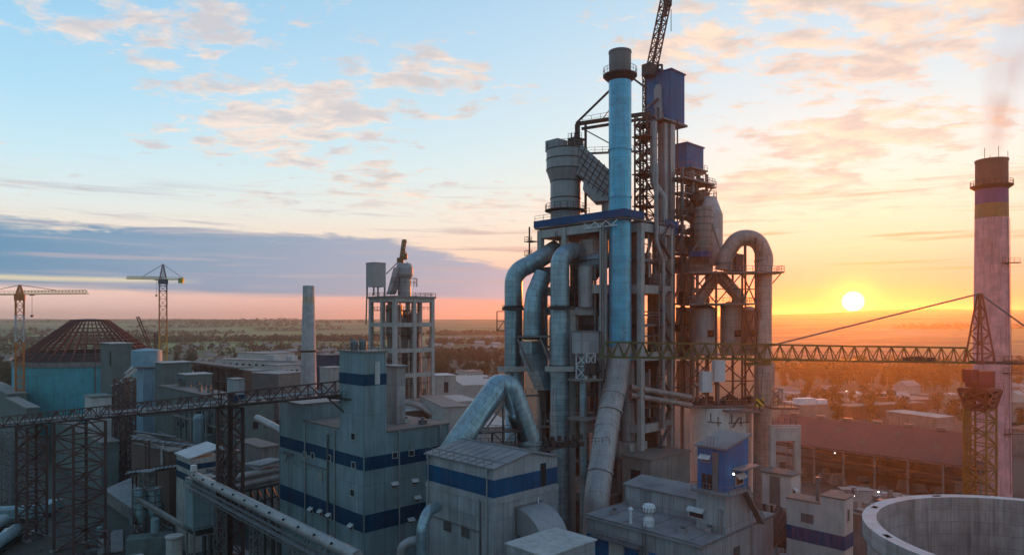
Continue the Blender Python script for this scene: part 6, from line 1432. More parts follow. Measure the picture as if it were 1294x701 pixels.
m.solid(pts, fs, True, [[(0, 0)]*4]*len(fs))
G = bpy.data.materials.new('ground'); G.use_nodes = True
nt = G.node_tree; N = nt.nodes; L = nt.links; bs = N['Principled BSDF']; bs.inputs['Roughness'].default_value = .95
geo = N.new('ShaderNodeNewGeometry')
def tex(kind, sc, **k):
    t_ = N.new(kind); mp = N.new('ShaderNodeMapping'); mp.inputs['Scale'].default_value = sc if isinstance(sc, tuple) else (sc,)*3; mp.inputs['Rotation'].default_value = (0, 0, k.pop('rot', 0))
    L.new(geo.outputs['Position'], mp.inputs[0]); L.new(mp.outputs[0], t_.inputs['Vector'])
    for a, b_ in k.items(): t_.inputs[a].default_value = b_
    return t_
def ramp(src, stops, interp='LINEAR'):
    r_ = N.new('ShaderNodeValToRGB'); cr = r_.color_ramp; cr.interpolation = interp
    while len(cr.elements) < len(stops): cr.elements.new(.5)
    for e, (p, c_) in zip(cr.elements, stops): e.position = p; e.color = (*c_, 1)
    L.new(src, r_.inputs[0]); return r_.outputs[0]
def mixc(f, a, b_, blend='MIX'):
    x = N.new('ShaderNodeMix'); x.data_type = 'RGBA'; x.blend_type = blend
    for s, v_ in ((0, f), (6, a), (7, b_)):
        if isinstance(v_, (int, float)): x.inputs[s].default_value = v_
        elif isinstance(v_, tuple): x.inputs[s].default_value = (*v_, 1)
        else: L.new(v_, x.inputs[s])
    return x.outputs[2]
def mr(src, a, b_, c_=0, d_=1):
    r_ = N.new('ShaderNodeMapRange'); r_.inputs[1].default_value = a; r_.inputs[2].default_value = b_; r_.inputs[3].default_value = c_; r_.inputs[4].default_value = d_
    if isinstance(src, bpy.types.NodeSocket): L.new(src, r_.inputs[0])
    return r_.outputs[0]
vor = tex('ShaderNodeTexVoronoi', (.0011, .0026, 0), rot=.25); vor.inputs['Randomness'].default_value = .85
sx_ = N.new('ShaderNodeSeparateColor'); L.new(vor.outputs['Color'], sx_.inputs[0])
fields = ramp(sx_.outputs[0], [(0, (.05, .11, .03)), (.2, (.13, .23, .05)), (.38, (.17, .17, .06)), (.52, (.035, .07, .025)), (.66, (.28, .22, .11)), (.8, (.13, .22, .055)), (.92, (.15, .14, .06))], 'CONSTANT')
nz = tex('ShaderNodeTexNoise', (.004, .012, .01)); nz.inputs['Detail'].default_value = 8
fields = mixc(mr(nz.outputs[0], .62, .65), fields, (.014, .024, .012))
nf = tex('ShaderNodeTexNoise', .02); nf.inputs['Detail'].default_value = 6
fields = mixc(.5, fields, mixc(1.0, fields, ramp(nf.outputs[0], [(.3, (.6, .6, .6)), (.7, (1.35, 1.35, 1.35))]), 'MULTIPLY'))
ny = tex('ShaderNodeTexNoise', .045); ny.inputs['Detail'].default_value = 8; ny.inputs['Roughness'].default_value = .7
yard = ramp(ny.outputs[0], [(.3, (.03, .028, .024)), (.5, (.06, .055, .047)), (.62, (.05, .055, .03)), (.72, (.13, .12, .105))])  # near ground darkened, the dim lower left corner put into its colour
town = ramp(ny.outputs[0], [(.3, (.03, .04, .018)), (.5, (.055, .06, .03)), (.66, (.12, .11, .09)), (.75, (.06, .07, .035))])
sep = N.new('ShaderNodeSeparateXYZ'); L.new(geo.outputs['Position'], sep.inputs[0])
nr = tex('ShaderNodeTexNoise', (.0012, .003, .01)); nr.inputs['Detail'].default_value = 6
far = mixc(mr(nr.outputs[0], .36, .44), fields, (.016, .026, .018))
fields = mixc(mr(sep.outputs[1], 3900, 4400), fields, far)
col = mixc(mr(sep.outputs[1], 330, 460), yard, town); col = mixc(mr(sep.outputs[1], 900, 1300), col, fields)
L.new(col, bs.inputs['Base Color'])
bp = N.new('ShaderNodeBump'); bp.inputs['Strength'].default_value = .4; bp.inputs['Distance'].default_value = .4; L.new(ny.outputs[0], bp.inputs['Height']); L.new(bp.outputs[0], bs.inputs['Normal'])
m.obj('terrain', G, None, kind='structure')

def strip(name, pts, w, mm, z=.06):
    m = MB(); pts = [Vector((p[0], p[1], 0)) for p in pts]
    for p, q in zip(pts, pts[1:]):
        d = (q-p).normalized(); n_ = Vector((-d.y, d.x, 0))*w/2
        A = [p-n_, q-n_, q+n_, p+n_]; m.solid([(a.x, a.y, hgt(a.x, a.y)+z) for a in A], [(0, 1, 2, 3)])
    return m.obj(name, mm, None, kind='structure')
ASPH = mat('asphalt', (.06, .058, .055), .9, 0, .3, .3, (.11, .10, .09), streak=False)
GRAV = mat('gravel_pale', (.22, .20, .18), .95, 0, .3, .3, streak=False)
strip('road', [W(985, 494, 505), W(1120, 497, 490), W(1300, 505, 470)][0:3], 9, GRAV)
strip('road', [(-70, 150), (-95, 210), (-140, 300)], 8, ASPH)
strip('yard_path', [(-48, 140), (-75, 165), (-110, 195)], 5, GRAV, .08)
for s in (-22, 22): pass
for x_ in (-84, -89.5):
    t = thing('rail_track', 'rail track in the dark yard under the tank wagons', 'rail track', (x_+2, 165, 0), 'rail tracks under the wagons')
    for s in (-.75, .75): m = MB(); m.bar((x_+s+14, 130, .2), (x_+s-10, 200, .2), .12, .16); m.obj('rail', STEEL_D, t)
    for k in range(40): f = k/40; m = MB(); m.box((x_+14-24*f, 130+70*f, .03), 2.5, .26, .14, 19); m.obj('sleeper', CONC_D, t)

# ================================================================== TREES
FOL = []
for k, c_ in enumerate(((.03, .048, .016), (.04, .055, .02), (.025, .04, .017), (.048, .052, .02))):
    f = bpy.data.materials.new('foliage'); f.use_nodes = True; n2 = f.node_tree; b_ = n2.nodes['Principled BSDF']; b_.inputs['Roughness'].default_value = .8
    oi = n2.nodes.new('ShaderNodeNewGeometry'); nn = n2.nodes.new('ShaderNodeTexNoise'); nn.inputs['Scale'].default_value = .5; n2.links.new(oi.outputs['Position'], nn.inputs['Vector'])
    rr = n2.nodes.new('ShaderNodeValToRGB'); rr.color_ramp.elements[0].position = .35; rr.color_ramp.elements[1].position = .65
    rr.color_ramp.elements[0].color = (c_[0]*.55, c_[1]*.55, c_[2]*.5, 1); rr.color_ramp.elements[1].color = (c_[0]*1.4, c_[1]*1.35, c_[2]*1.3, 1)
    n2.links.new(nn.outputs[0], rr.inputs[0]); n2.links.new(rr.outputs[0], b_.inputs['Base Color']); FOL.append(f)
BARK = mat('bark', (.06, .045, .03), .95, 0, .3, .2)
def leaves(mb, c, rx, rz, n, s, rnd):
    for _ in range(n):
        d = Vector((rnd.gauss(0, 1), rnd.gauss(0, 1), rnd.gauss(0, 1))).normalized()*(rnd.uniform(.45, 1)**.5)
        p = Vector((c[0]+d.x*rx, c[1]+d.y*rx, c[2]+d.z*rz))
        a = Vector((rnd.gauss(0, 1), rnd.gauss(0, 1), rnd.gauss(0, 1))).normalized(); b_ = a.orthogonal().normalized(); e = a.cross(b_)
        q = s*rnd.uniform(.6, 1.3)
        mb.solid([p-b_*q, p-e*q*.6, p+b_*q, p+e*q*.6], [(0, 1, 2, 3)], False, [[(0, 0)]*4])
def tree_proto(k, H, kind, loc, label, group):
    rnd = random.Random(100+k); t = thing('poplar_tree' if kind == 'tall' else 'broadleaf_tree', label, 'tree', loc, group)
    o = Vector(loc); m = MB(); m.tube([o, o+UP*H*.35, o+Vector((rnd.uniform(-.3, .3), 0, H*.75))], [H*.028, H*.02, H*.006], 8)
    mc = MB()
    if kind == 'tall':
        for j in range(9): z = H*(.22+.075*j); w = H*.12*(1-abs(j-3.5)/7); leaves(mc, o+Vector((rnd.uniform(-.4, .4), rnd.uniform(-.4, .4), z)), w, H*.08, 90, H*.022, rnd)
    else:
        for j in range(17):
            a = rnd.uniform(0, 6.28); r_ = H*rnd.uniform(.05, .27); z = H*rnd.uniform(.2, .86); r_ *= 1-.55*max(0, (z/H-.5)*2)
            p = o+Vector((r_*math.cos(a), r_*math.sin(a), z)); m.bar(o+UP*H*.33, p, H*.012); leaves(mc, p, H*rnd.uniform(.12, .2), H*rnd.uniform(.09, .14), 85, H*.028, rnd)
    m.obj('trunk', BARK, t); mc.obj('crown', FOL[k % 4], t); return t
protos = []
def place_trees(spots, label, group, kinds):
    for i, (x_, y_, s, kk) in enumerate(spots):
        key = (kk, group)
        z_ = hgt(x_, y_)-.1
        pr = next((p for p in protos if p[0] == key), None)
        if pr is None:
            t_ = tree_proto(kk, 16.0, 'tall' if kk == 4 else 'broad', (0, 0, 0), label, group)
            protos.append((key, t_, [(c_, []) for c_ in kids(t_)])); t_.location = (x_, y_, z_); t_.scale = (s, s, s); continue
        dup(pr[1], (x_, y_, z_), None, rnd_t.uniform(0, 6.28), s, pr[2])
rnd_t = random.Random(31)
R_ = rnd_t.uniform
sp = []
for k in range(110):                                    # wood beyond the road on the right
    D = R_(500, 690); px = R_(985, 1330); sp.append((GX(px, D), D, R_(.65, 1.0), rnd_t.randrange(4)))
for px, D, s in ((1020, 530, 1.1), (1062, 530, 1.25), (1090, 540, 1.05), (1138, 535, 1.3), (1158, 530, 1.15), (1190, 530, 1.35), (1215, 530, 1.2), (1128, 550, 1.0)): sp.append((GX(px, D), D, s, rnd_t.randrange(4)))
place_trees(sp, 'tree in the hazy wood behind the pale road, under the sun', 'wood beyond the right hand road', 0)
sp = []
for px, D in ((1026, 345), (1060, 340), (1100, 350), (1140, 355), (1165, 345), (1205, 350), (1218, 330), (1185, 380), (1085, 380), (1125, 385), (1035, 380), (1000, 370), (1030, 420), (1045, 400), (1060, 410), (1075, 425), (1092, 415), (1110, 440), (1018, 440), (1052, 430), (1100, 400), (1290, 330), (1300, 300), (1284, 280)): sp.append((GX(px, D), D, R_(.55, .9), rnd_t.randrange(4)))
place_trees(sp, 'bushy tree between the open shed and the pale road', 'trees behind the shed', 0)
sp = []
for k in range(46): D = R_(560, 860); px = R_(545, 645); sp.append((GX(px, D), D, R_(.8, 1.2), rnd_t.randrange(4)))
for px, D in ((617, 470), (604, 500), (636, 460), (575, 520), (590, 540)): sp.append((GX(px, D), D, R_(.7, 1), rnd_t.randrange(4)))
place_trees(sp, 'dark tree of the grove behind the far bare frame tower', 'grove in the centre gap', 0)
sp = []
for k in range(34): D = R_(520, 980); px = R_(220, 470); sp.append((GX(px, D), D, R_(.6, 1.1), rnd_t.randrange(5)))
for px, D, s in ((330, 470, .9), (345, 480, 1.0), (360, 470, .8), (408, 430, 1.1), (417, 440, 1.2), (425, 430, 1.0), (240, 640, 1.5)): sp.append((GX(px, D), D, s, 0))
place_trees(sp, 'tree among the houses of the town between the crane and the mill tower', 'town trees', 0)
sp = []
for k in range(40): D = R_(420, 900); px = R_(-30, 175); sp.append((GX(px, D), D, R_(.8, 1.35), rnd_t.randrange(4)))
place_trees(sp, 'dusky tree standing behind the dome and the orange crane', 'trees behind the dome', 0)
# far woods that read as one mass
def wood(name, boxes, n, mm, seed):
    rnd = random.Random(seed); m = MB()
    for _ in range(n):
        px0, px1, d0, d1 = rnd.choice(boxes); D = rnd.uniform(d0, d1); x_ = GX(rnd.uniform(px0, px1), D); z_ = hgt(x_, D); H = rnd.uniform(8, 15)
        leaves(m, (x_, D, z_+H*.55), H*.45, H*.5, 26, H*.17, rnd)
    return m.obj(name, mm, None, kind='stuff', label='belt of distant woodland seen as one dark mass across the plain', category='wood')
wood('far_wood', [(-30, 480, 1000, 1250), (200, 480, 1500, 1560), (-30, 200, 1300, 1700)], 620, FOL[2], 1)
wood('far_wood', [(540, 660, 900, 1000), (540, 660, 1900, 1980), (540, 650, 1350, 1390)], 420, FOL[0], 2)['label'] = 'belt of distant woodland in the gap between the two frame towers'
wood('far_wood', [(980, 1330, 640, 740), (1130, 1300, 1900, 1960)], 330, FOL[1], 3)['label'] = 'belt of distant woodland below the sunlit hill on the right'
rnd = random.Random(8); m = MB()
for row in range(15):
    D0 = rnd.uniform(1400, 3600); p0 = rnd.uniform(-60, 560); ln = rnd.uniform(60, 340)
    for k in range(int(ln/3)):
        D = D0+k*rnd.choice((2, 3)); x_ = GX(p0+k*3, D0); H = rnd.uniform(8, 17); leaves(m, (x_, D, hgt(x_, D)+H*.4), H*.8, H*.5, 9, H*.35, rnd)
m.obj('hedgerow_trees', FOL[2], None, kind='stuff', label='lines of hedgerow trees between the far fields', category='hedgerow')
# ================================================================== TOWN HOUSES
WALLS = [PAINTW2, mat('plaster_cream', (.45, .38, .29), .9), mat('plaster_grey', (.35, .34, .33), .9), mat('brick_red', (.22, .12, .09), .9)]
ROOFS = [mat('tile_brown', (.15, .09, .07), .85), ROOF_G, ROOF_R, mat('slate_pale', (.33, .32, .31), .8)]
hp = []
def house(x_, y_, L_, W_, H_, yaw, wm, rm, label, group, z_):
    t = thing('town_house', label, 'house', (x_, y_, z_), group); u, v = UV2(0); c = Vector((x_, y_, z_))
    m = MB(); rg = W_*.28
    m.solid([c+Vector((sx*L_/2, sy*W_/2, z)) for z in (0, H_) for sx, sy in ((-1, -1), (1, -1), (1, 1), (-1, 1))]+[c+Vector((-L_/2, 0, H_+rg)), c+Vector((L_/2, 0, H_+rg))],
            [(3, 2, 1, 0), (0, 1, 5, 4), (1, 2, 6, 9, 5), (2, 3, 7, 6), (3, 0, 4, 8, 7)])
    m.obj('wall', wm, t)
    m = MB(); o = .4; A = [c+Vector((sx*(L_/2+o), sy*(W_/2+o), H_-.15)) for sx, sy in ((-1, -1), (1, -1), (1, 1), (-1, 1))]+[c+Vector((-L_/2-o, 0, H_+rg+.1)), c+Vector((L_/2+o, 0, H_+rg+.1))]
    m.solid(A+[p+UP*.2 for p in A], [(6, 7, 11, 10), (8, 9, 10, 11), (0, 4, 5, 1), (2, 5, 4, 3), (0, 1, 7, 6), (2, 3, 9, 8), (1, 5, 11, 7), (5, 2, 8, 11), (3, 4, 10, 9), (4, 0, 6, 10)]); m.obj('roof', rm, t)
    t.rotation_euler = (0, 0, yaw); return t
rnd = random.Random(17)
for gi, (boxes, n, lab, grp) in enumerate((([(225, 470, 560, 1300)], 105, 'small pale house of the town between the yellow green crane and the mill tower', 'town houses left of centre'), ([(548, 645, 850, 1700)], 44, 'small pale house in the distant village in the centre gap', 'village houses in the centre gap'),
                                          ([(-20, 120, 560, 1000)], 16, 'small pale house among dusky trees behind the dome', 'houses behind the dome'), ([(985, 1290, 430, 520)], 16, 'small low house along the pale road under the sun', 'houses along the right road'))):
    pr = []
    for k in range(n):
        b_ = rnd.choice(boxes); D = rnd.uniform(b_[2], b_[3]); x_ = GX(rnd.uniform(b_[0], b_[1]), D); z_ = hgt(x_, D)-.2
        if len(pr) < 4:
            t = house(x_, D, rnd.uniform(9, 15), rnd.uniform(7, 9), rnd.uniform(3.2, 6), rnd.uniform(-.6, .6), WALLS[len(pr)], ROOFS[(len(pr)+gi) % 4], lab, grp, z_); pr.append((t, [(c_, []) for c_ in kids(t)]))
        else: p = rnd.choice(pr); dup(p[0], (x_, D, z_), None, rnd.uniform(-.8, .8), rnd.uniform(.8, 1.3), p[1])
# ================================================================== MIDDLE DISTANCE WORKS BUILDINGS
def wins(k, rows, n, m_=None):
    for z in rows:
        for j in range(n): k.lwin(k.lv*(j+.3)/n, z, k.lv/n*.5, 1.5, k.t, PAINTW, d=.15)
def wr(k, rows, n):
    for z in rows:
        for j in range(n): k.rwin(k.lu*(j+.3)/n, z, k.lu/n*.5, 1.5, k.t, PAINTW, d=.15)
k = simple('office_block', 'long white office block with a rooftop cabin behind the brown steel frame', 'building', 372, 420, 272, 388, 457, PAINTW2, ROOF_G, yaw=64); wins(k, (k.z-3.5, k.z-8), 12); wr(k, (k.z-3.5, k.z-8), 3)
m = MB(); k.body(k.z+.31, k.z+3.6, 3, 8, 20, 27, m); k.body(k.z+.31, k.z+3, 2, 7, 4, 9, m); m.obj('roof_cabin', PAINTW2, k.t)
m = MB(); k.body(k.z-9, k.z-6.8, -.3, -.21, 1, k.lv-1, m); m.obj('dark_strip', STEEL, k.t)
k = simple('gable_hall', 'white works hall with stepped roof standing behind the offices', 'building', 338, 500, 300, 372, 447, PAINTW2, ROOF_G, yaw=58)
k = simple('stair_block', 'tall white stair block at the near end of the offices', 'building', 318, 365, 300, 340, 469, PAINTW2, ROOF_G, yaw=58); wins(k, (k.z-4, k.z-8), 3)
k = simple('white_annex', 'three storey white annex with even windows left of the grey chimney', 'building', 352, 385, 334, 378, 462, PAINTW2, ROOF_G, yaw=50); wins(k, (k.z-4, k.z-8), 2); wr(k, (k.z-4, k.z-8), 4)
simple('dark_hall', 'dark flat roofed hall in front of the white annex', 'building', 352, 350, 318, 386, 473, STEEL, ROOF_G, yaw=62)
simple('blue_hall', 'dim blue hall peeping between the grey chimney and the mill tower', 'building', 412, 400, 396, 432, 449, SHEET_D, ROOF_F)
simple('tan_block', 'small tan block between the grey chimney and the mill tower', 'building', 415, 300, 404, 434, 465, CONC, CONC)
k = simple('grey_house', 'grey two storey house with a tall dark doorway right of the far frame tower', 'building', 553, 330, 542, 576, 475, CONC, CONC_S, yaw=25); k.rwin(k.lu*.35, k.z-8, 2.2, 5, k.t, DARK)
k = simple('red_roof_house', 'two storey pale house under a red roof in the centre gap', 'building', 590, 520, 576, 611, 470, PAINTW2, ROOF_R, yaw=25); wr(k, (k.z-3, k.z-6), 6)
simple('long_store', 'long low store with a pale wall in front of the red roofed house', 'building', 585, 420, 560, 640, 487, CONC, CONC, yaw=12)
simple('low_store', 'low grey store behind the inverted V duct', 'building', 575, 260, 552, 606, 508, CONC, CONC, yaw=25)
simple('wall_store', 'broad plain concrete store behind the mill building roof', 'building', 560, 235, 530, 590, 515, CONC, CONC_D, yaw=20)
simple('brick_store', 'brown brick store at the foot of the far bare frame tower', 'building', 510, 250, 492, 545, 520, BRICK, CONC, yaw=35)
simple('pale_store', 'pale low store glimpsed under the inverted V duct', 'building', 612, 220, 575, 650, 540, CONC, CONC, yaw=15)
rnd = random.Random(41)
for j in range(26):
    D = rnd.uniform(245, 360); px = rnd.uniform(505, 640); c = Vector((GX(px, D), D, 0)); m = MB(); s = rnd.uniform(3, 9); m.box(c, s, s*.6, rnd.uniform(2, 6), rnd.choice((20, 44, 5))); m.obj('yard_hut', rnd.choice((CONC, BRICK, PAINTW2, ROOF_G)), None, label='low hut in the works yard at the foot of the far bare frame tower', category='hut', group='huts in the far yard')
m = MB(); m.tube(fillet([W(500, 505, 262), W(530, 512, 255), W(556, 530, 250)], 4, 4), 1.1, 12); m.obj('sloping_main', CLAD_W, None, label='sloping brown pipe main at the foot of the far bare frame tower', category='pipe')
# right side
k = simple('ridge_store', 'pale roofed low store with white boxes on top left of the road trees', 'building', 1012, 330, 985, 1046, 512, CONC_D, CONC, yaw=15); m = MB(); k.body(k.z+.31, k.z+3, 0, 10, 2, 6, m); k.body(k.z+.31, k.z+2.2, 11, 17, 2, 6, m); m.obj('roof_box', PAINTW, k.t)
simple('round_store', 'pale low round roofed store behind the open shed on the right', 'building', 1185, 320, 1120, 1205, 528, CONC_D, CONC, yaw=25)
simple('long_warehouse', 'long low warehouse with a pale roof beyond the open shed', 'building', 1075, 360, 1058, 1170, 514, BRICK, ROOF_F, yaw=20)
simple('brick_depot', 'brown brick depot with a low pitched roof along the road', 'building', 1140, 400, 1110, 1185, 506, BRICK, ROOF_R, yaw=15)
simple('white_kiosk', 'little white kiosk near the road with a box on its roof', 'building', 1083, 430, 1070, 1102, 497, PAINTW2, PAINTW, yaw=10)
simple('far_depot', 'low depot left of the road trees beside the duct leg', 'building', 1000, 440, 975, 1024, 498, PAINTW2, ROOF_G, yaw=10)
simple('end_store', 'dark store behind the striped chimney at the right edge', 'building', 1300, 260, 1270, 1330, 545, CONC_D, ROOF_DK, yaw=30)
for px, py, D in ((1070, 494, 470), (1147, 509, 420)):
    c = W(px, py, D); t = thing('street_lamp', ('street lamp already lit over the white kiosk', 'street lamp already lit beside the brick depot')[px > 1100], 'street lamp', (c.x, c.y, 0))
    MB().lathe(c, [(.02, c.z-.5), (.6, c.z), (.02, c.z+.4)], 8).obj('lantern', LAMP, t); MB().bar((c.x, c.y+.4, 0), (c.x, c.y+.4, c.z+.4), .3).obj('pole', STEEL_D, t)
for px in (1101, 1106, 1121): MB().bar((GX(px, 480), 480, 0), W(px, 476, 480), .4).obj('lamp_mast', STEEL, None, label='slender pole standing along the hazy road on the right', category='pole', group='poles along the right road')
rnd = random.Random(77)
for k in range(16):
    px = rnd.uniform(1080, 1290); D = 497-(px-985)*.1+rnd.uniform(-3, 3); c = Vector((GX(px, D), D, .1))
    t = thing('parked_car', 'tiny car on the hazy pale road beyond the open shed', 'car', c, 'cars on the right road')
    MB().box(c+UP*.3, 4.3, 1.8, .7, 0).prism([(c.x-1.5, c.y-.85), (c.x+1.4, c.y-.85), (c.x+1.4, c.y+.85), (c.x-1.5, c.y+.85)], c.z+1.0, c.z+1.6, [(c.x-1.0, c.y-.7), (c.x+.9, c.y-.7), (c.x+.9, c.y+.7), (c.x-1.0, c.y+.7)]).obj('body', rnd.choice((PAINTW, STEEL, RED, SHEET_G)), t)
    m = MB()
    for e in (-1.35, 1.35):
        for s in (-.8, .8): m.tube([(c.x+e, c.y+s-.1, c.z+.33), (c.x+e, c.y+s+.1, c.z+.33)], .33, 8)
    m.obj('wheel', RUBBER, t)

# ================================================================== SMOKE over the striped chimney
m = MB(); P = [W(1253, 204, 190), W(1256, 185, 190), W(1261, 150, 191), W(1268, 105, 192), W(1274, 62, 193), W(1284, 20, 195), W(1294, -10, 196)]
m.tube(P, [3.4, 4.2, 5.5, 7.5, 9, 11, 12], 20)
SM = bpy.data.materials.new('smoke'); SM.use_nodes = True; n2 = SM.node_tree; n2.nodes.remove(n2.nodes['Principled BSDF'])
pv = n2.nodes.new('ShaderNodeVolumePrincipled'); pv.inputs['Color'].default_value = (.55, .40, .34, 1); pv.inputs['Anisotropy'].default_value = .3
g2 = n2.nodes.new('ShaderNodeNewGeometry'); mp = n2.nodes.new('ShaderNodeMapping'); mp.inputs['Scale'].default_value = (.16, .16, .10); nn = n2.nodes.new('ShaderNodeTexNoise'); nn.inputs['Detail'].default_value = 4; nn.inputs['Scale'].default_value = 1
r2 = n2.nodes.new('ShaderNodeMapRange'); r2.inputs[1].default_value = .34; r2.inputs[2].default_value = .75; r2.inputs[3].default_value = 0; r2.inputs[4].default_value = .085
n2.links.new(g2.outputs['Position'], mp.inputs[0]); n2.links.new(mp.outputs[0], nn.inputs['Vector']); n2.links.new(nn.outputs[0], r2.inputs[0])
sz = n2.nodes.new('ShaderNodeSeparateXYZ'); n2.links.new(g2.outputs['Position'], sz.inputs[0])
r3 = n2.nodes.new('ShaderNodeMapRange'); r3.inputs[1].default_value = 95; r3.inputs[2].default_value = 142; r3.inputs[3].default_value = 1; r3.inputs[4].default_value = .12; n2.links.new(sz.outputs[2], r3.inputs[0])
mu = n2.nodes.new('ShaderNodeMath'); mu.operation = 'MULTIPLY'; n2.links.new(r2.outputs[0], mu.inputs[0]); n2.links.new(r3.outputs[0], mu.inputs[1])
def m2(op, a, b_):
    x = n2.nodes.new('ShaderNodeMath'); x.operation = op
    for i, v_ in enumerate((a, b_)):
        if isinstance(v_, (int, float)): x.inputs[i].default_value = v_
        else: n2.links.new(v_, x.inputs[i])
    return x.outputs[0]
dz = m2('SUBTRACT', sz.outputs[2], 96)                 # thin the plume towards its own edge
ddx = m2('SUBTRACT', sz.outputs[0], m2('ADD', m2('MULTIPLY', dz, .27), GX(1253, 190))); ddy = m2('SUBTRACT', sz.outputs[1], m2('ADD', m2('MULTIPLY', dz, .12), 190))
dist = m2('SQRT', m2('ADD', m2('MULTIPLY', ddx, ddx), m2('MULTIPLY', ddy, ddy)), 0); rad_ = m2('ADD', m2('MULTIPLY', dz, .15), 3.6)
fo = m2('MAXIMUM', m2('SUBTRACT', 1.0, m2('DIVIDE', dist, rad_)), 0.0)
n2.links.new(m2('MULTIPLY', mu.outputs[0], m2('MULTIPLY', fo, 2.2)), pv.inputs['Density'])
n2.links.new(pv.outputs[0], n2.nodes['Material Output'].inputs['Volume'])
m.obj('smoke', SM, None, kind='stuff', label='thin brown smoke drifting up from the striped chimney', category='smoke')
# ================================================================== HAZE
HZD = 0.000125
m = MB(); m.prism([(-7800, -420), (7800, -420), (7800, 7800), (-7800, 7800)], -1.5, 146)
HM = bpy.data.materials.new('haze'); HM.use_nodes = True; n2 = HM.node_tree; n2.nodes.remove(n2.nodes['Principled BSDF'])
pv = n2.nodes.new('ShaderNodeVolumePrincipled'); pv.inputs['Color'].default_value = (.95, .82, .68, 1); pv.inputs['Density'].default_value = HZD; pv.inputs['Anisotropy'].default_value = .75
n2.links.new(pv.outputs[0], n2.nodes['Material Output'].inputs['Volume'])
m.obj('haze', HM, None, kind='stuff', label='thin evening haze lying over the plain', category='haze')

# ================================================================== SKY, SUN, CAMERA
SAZ, SEL = math.atan2(1078-CX, F), math.atan2(HY-381, math.hypot(F, 1078-CX))
sd = Vector((math.sin(SAZ)*math.cos(SEL), math.cos(SAZ)*math.cos(SEL), math.sin(SEL)))
wd = bpy.data.worlds.new('World'); SC.world = wd; wd.use_nodes = True
nt = wd.node_tree; N = nt.nodes; L = nt.links; bg = N['Background']; bg.inputs['Strength'].default_value = .1
sky = N.new('ShaderNodeTexSky'); sky.sky_type = 'NISHITA'; sky.sun_disc = False; sky.sun_elevation = SEL; sky.sun_rotation = SAZ; sky.dust_density = 1.2; sky.altitude = 200
tc = N.new('ShaderNodeTexCoord'); D_ = tc.outputs['Generated']
sep = N.new('ShaderNodeSeparateXYZ'); L.new(D_, sep.inputs[0])
def ma(op, a, b_=None, c_=None):
    x = N.new('ShaderNodeMath'); x.operation = op
    for i, v_ in enumerate((a, b_, c_)):
        if v_ is None: continue
        if isinstance(v_, (int, float)): x.inputs[i].default_value = v_
        else: L.new(v_, x.inputs[i])
    return x.outputs[0]
el = ma('MULTIPLY', ma('ARCSINE', sep.outputs[2]), 180/math.pi)
az = ma('MULTIPLY', ma('ARCTAN2', sep.outputs[0], sep.outputs[1]), 180/math.pi)
daz = ma('ABSOLUTE', ma('SUBTRACT', az, math.degrees(SAZ)))
def sky_ramp(stops):     # (elevation, sRGB)
    return ramp(mr(el, -4, 66), [((e+4)/70, lin(c_)) for e, c_ in stops])
LEFT = sky_ramp([(-4, (120, 125, 135)), (0, (212, 180, 176)), (1.2, (228, 196, 188)), (2, (236, 202, 190)), (3.4, (238, 208, 188)), (6, (232, 214, 196)), (8.5, (214, 224, 222)), (12, (190, 221, 232)), (16, (168, 210, 232)), (22, (146, 195, 226)), (34, (118, 168, 210)), (66, (96, 146, 196))])
RIGHT = sky_ramp([(-4, (150, 100, 60)), (0, (205, 104, 84)), (1.5, (214, 124, 108)), (3.5, (228, 164, 148)), (5.5, (238, 203, 176)), (8, (240, 222, 198)), (11, (230, 229, 216)), (15, (216, 227, 226)), (20, (200, 219, 229)), (28, (170, 204, 226)), (40, (124, 172, 212)), (66, (96, 146, 196))])
BACK = sky_ramp([(-4, (70, 85, 90)), (0, (124, 150, 158)), (5, (126, 164, 178)), (15, (114, 168, 191)), (30, (100, 156, 190)), (66, (84, 134, 180))])
f = mr(daz, 62, 6, 0, 1)
grad = mixc(f, LEFT, RIGHT); grad = mixc(mr(daz, 75, 120), grad, BACK)
# cloud coordinates: a layer overhead
cb = N.new('ShaderNodeCombineXYZ'); k_ = ma('DIVIDE', 1.0, ma('ADD', ma('MAXIMUM', sep.outputs[2], 0.0), .10))
L.new(ma('MULTIPLY', sep.outputs[0], k_), cb.inputs[0]); L.new(ma('MULTIPLY', sep.outputs[1], k_), cb.inputs[1])
def ntx(vec, sc, det=6, rough=.6, dist=0, off=(0, 0, 0)):
    mp = N.new('ShaderNodeMapping'); mp.inputs['Scale'].default_value = sc; mp.inputs['Location'].default_value = off; L.new(vec, mp.inputs[0])
    t_ = N.new('ShaderNodeTexNoise'); t_.inputs['Scale'].default_value = 1; t_.inputs['Detail'].default_value = det; t_.inputs['Roughness'].default_value = rough; t_.inputs['Distortion'].default_value = dist
    L.new(mp.outputs[0], t_.inputs['Vector']); return t_.outputs[0]
big = ntx(cb.outputs[0], (1.0, 1.1, 1), 3, .5, .2, (2.3, .4, 0))
fine = ntx(cb.outputs[0], (6.0, 8.0, 1), 8, .64, .3, (1.1, 5.0, 0))
dens = ma('ADD', ma('MULTIPLY', big, .75), ma('MULTIPLY', fine, .65))
bias = mr(daz, 60, 0, -.02, .045)
dens = ma('ADD', dens, bias)
puff = ma('MULTIPLY', mr(dens, .715, .80), mr(el, 6, 11))
shade = ntx(cb.outputs[0], (6.0, 8.0, 1), 6, .62, .3, (1.1, 5.16, .2))
pc = mixc(mr(shade, .42, .62), lin((252, 222, 198)), lin((190, 182, 184)))
pc = mixc(mr(daz, 45, 10), mixc(.35, pc, lin((214, 206, 205))), mixc(.25, pc, lin((255, 206, 150))))
out = mixc(ma('MULTIPLY', puff, .82), grad, pc)
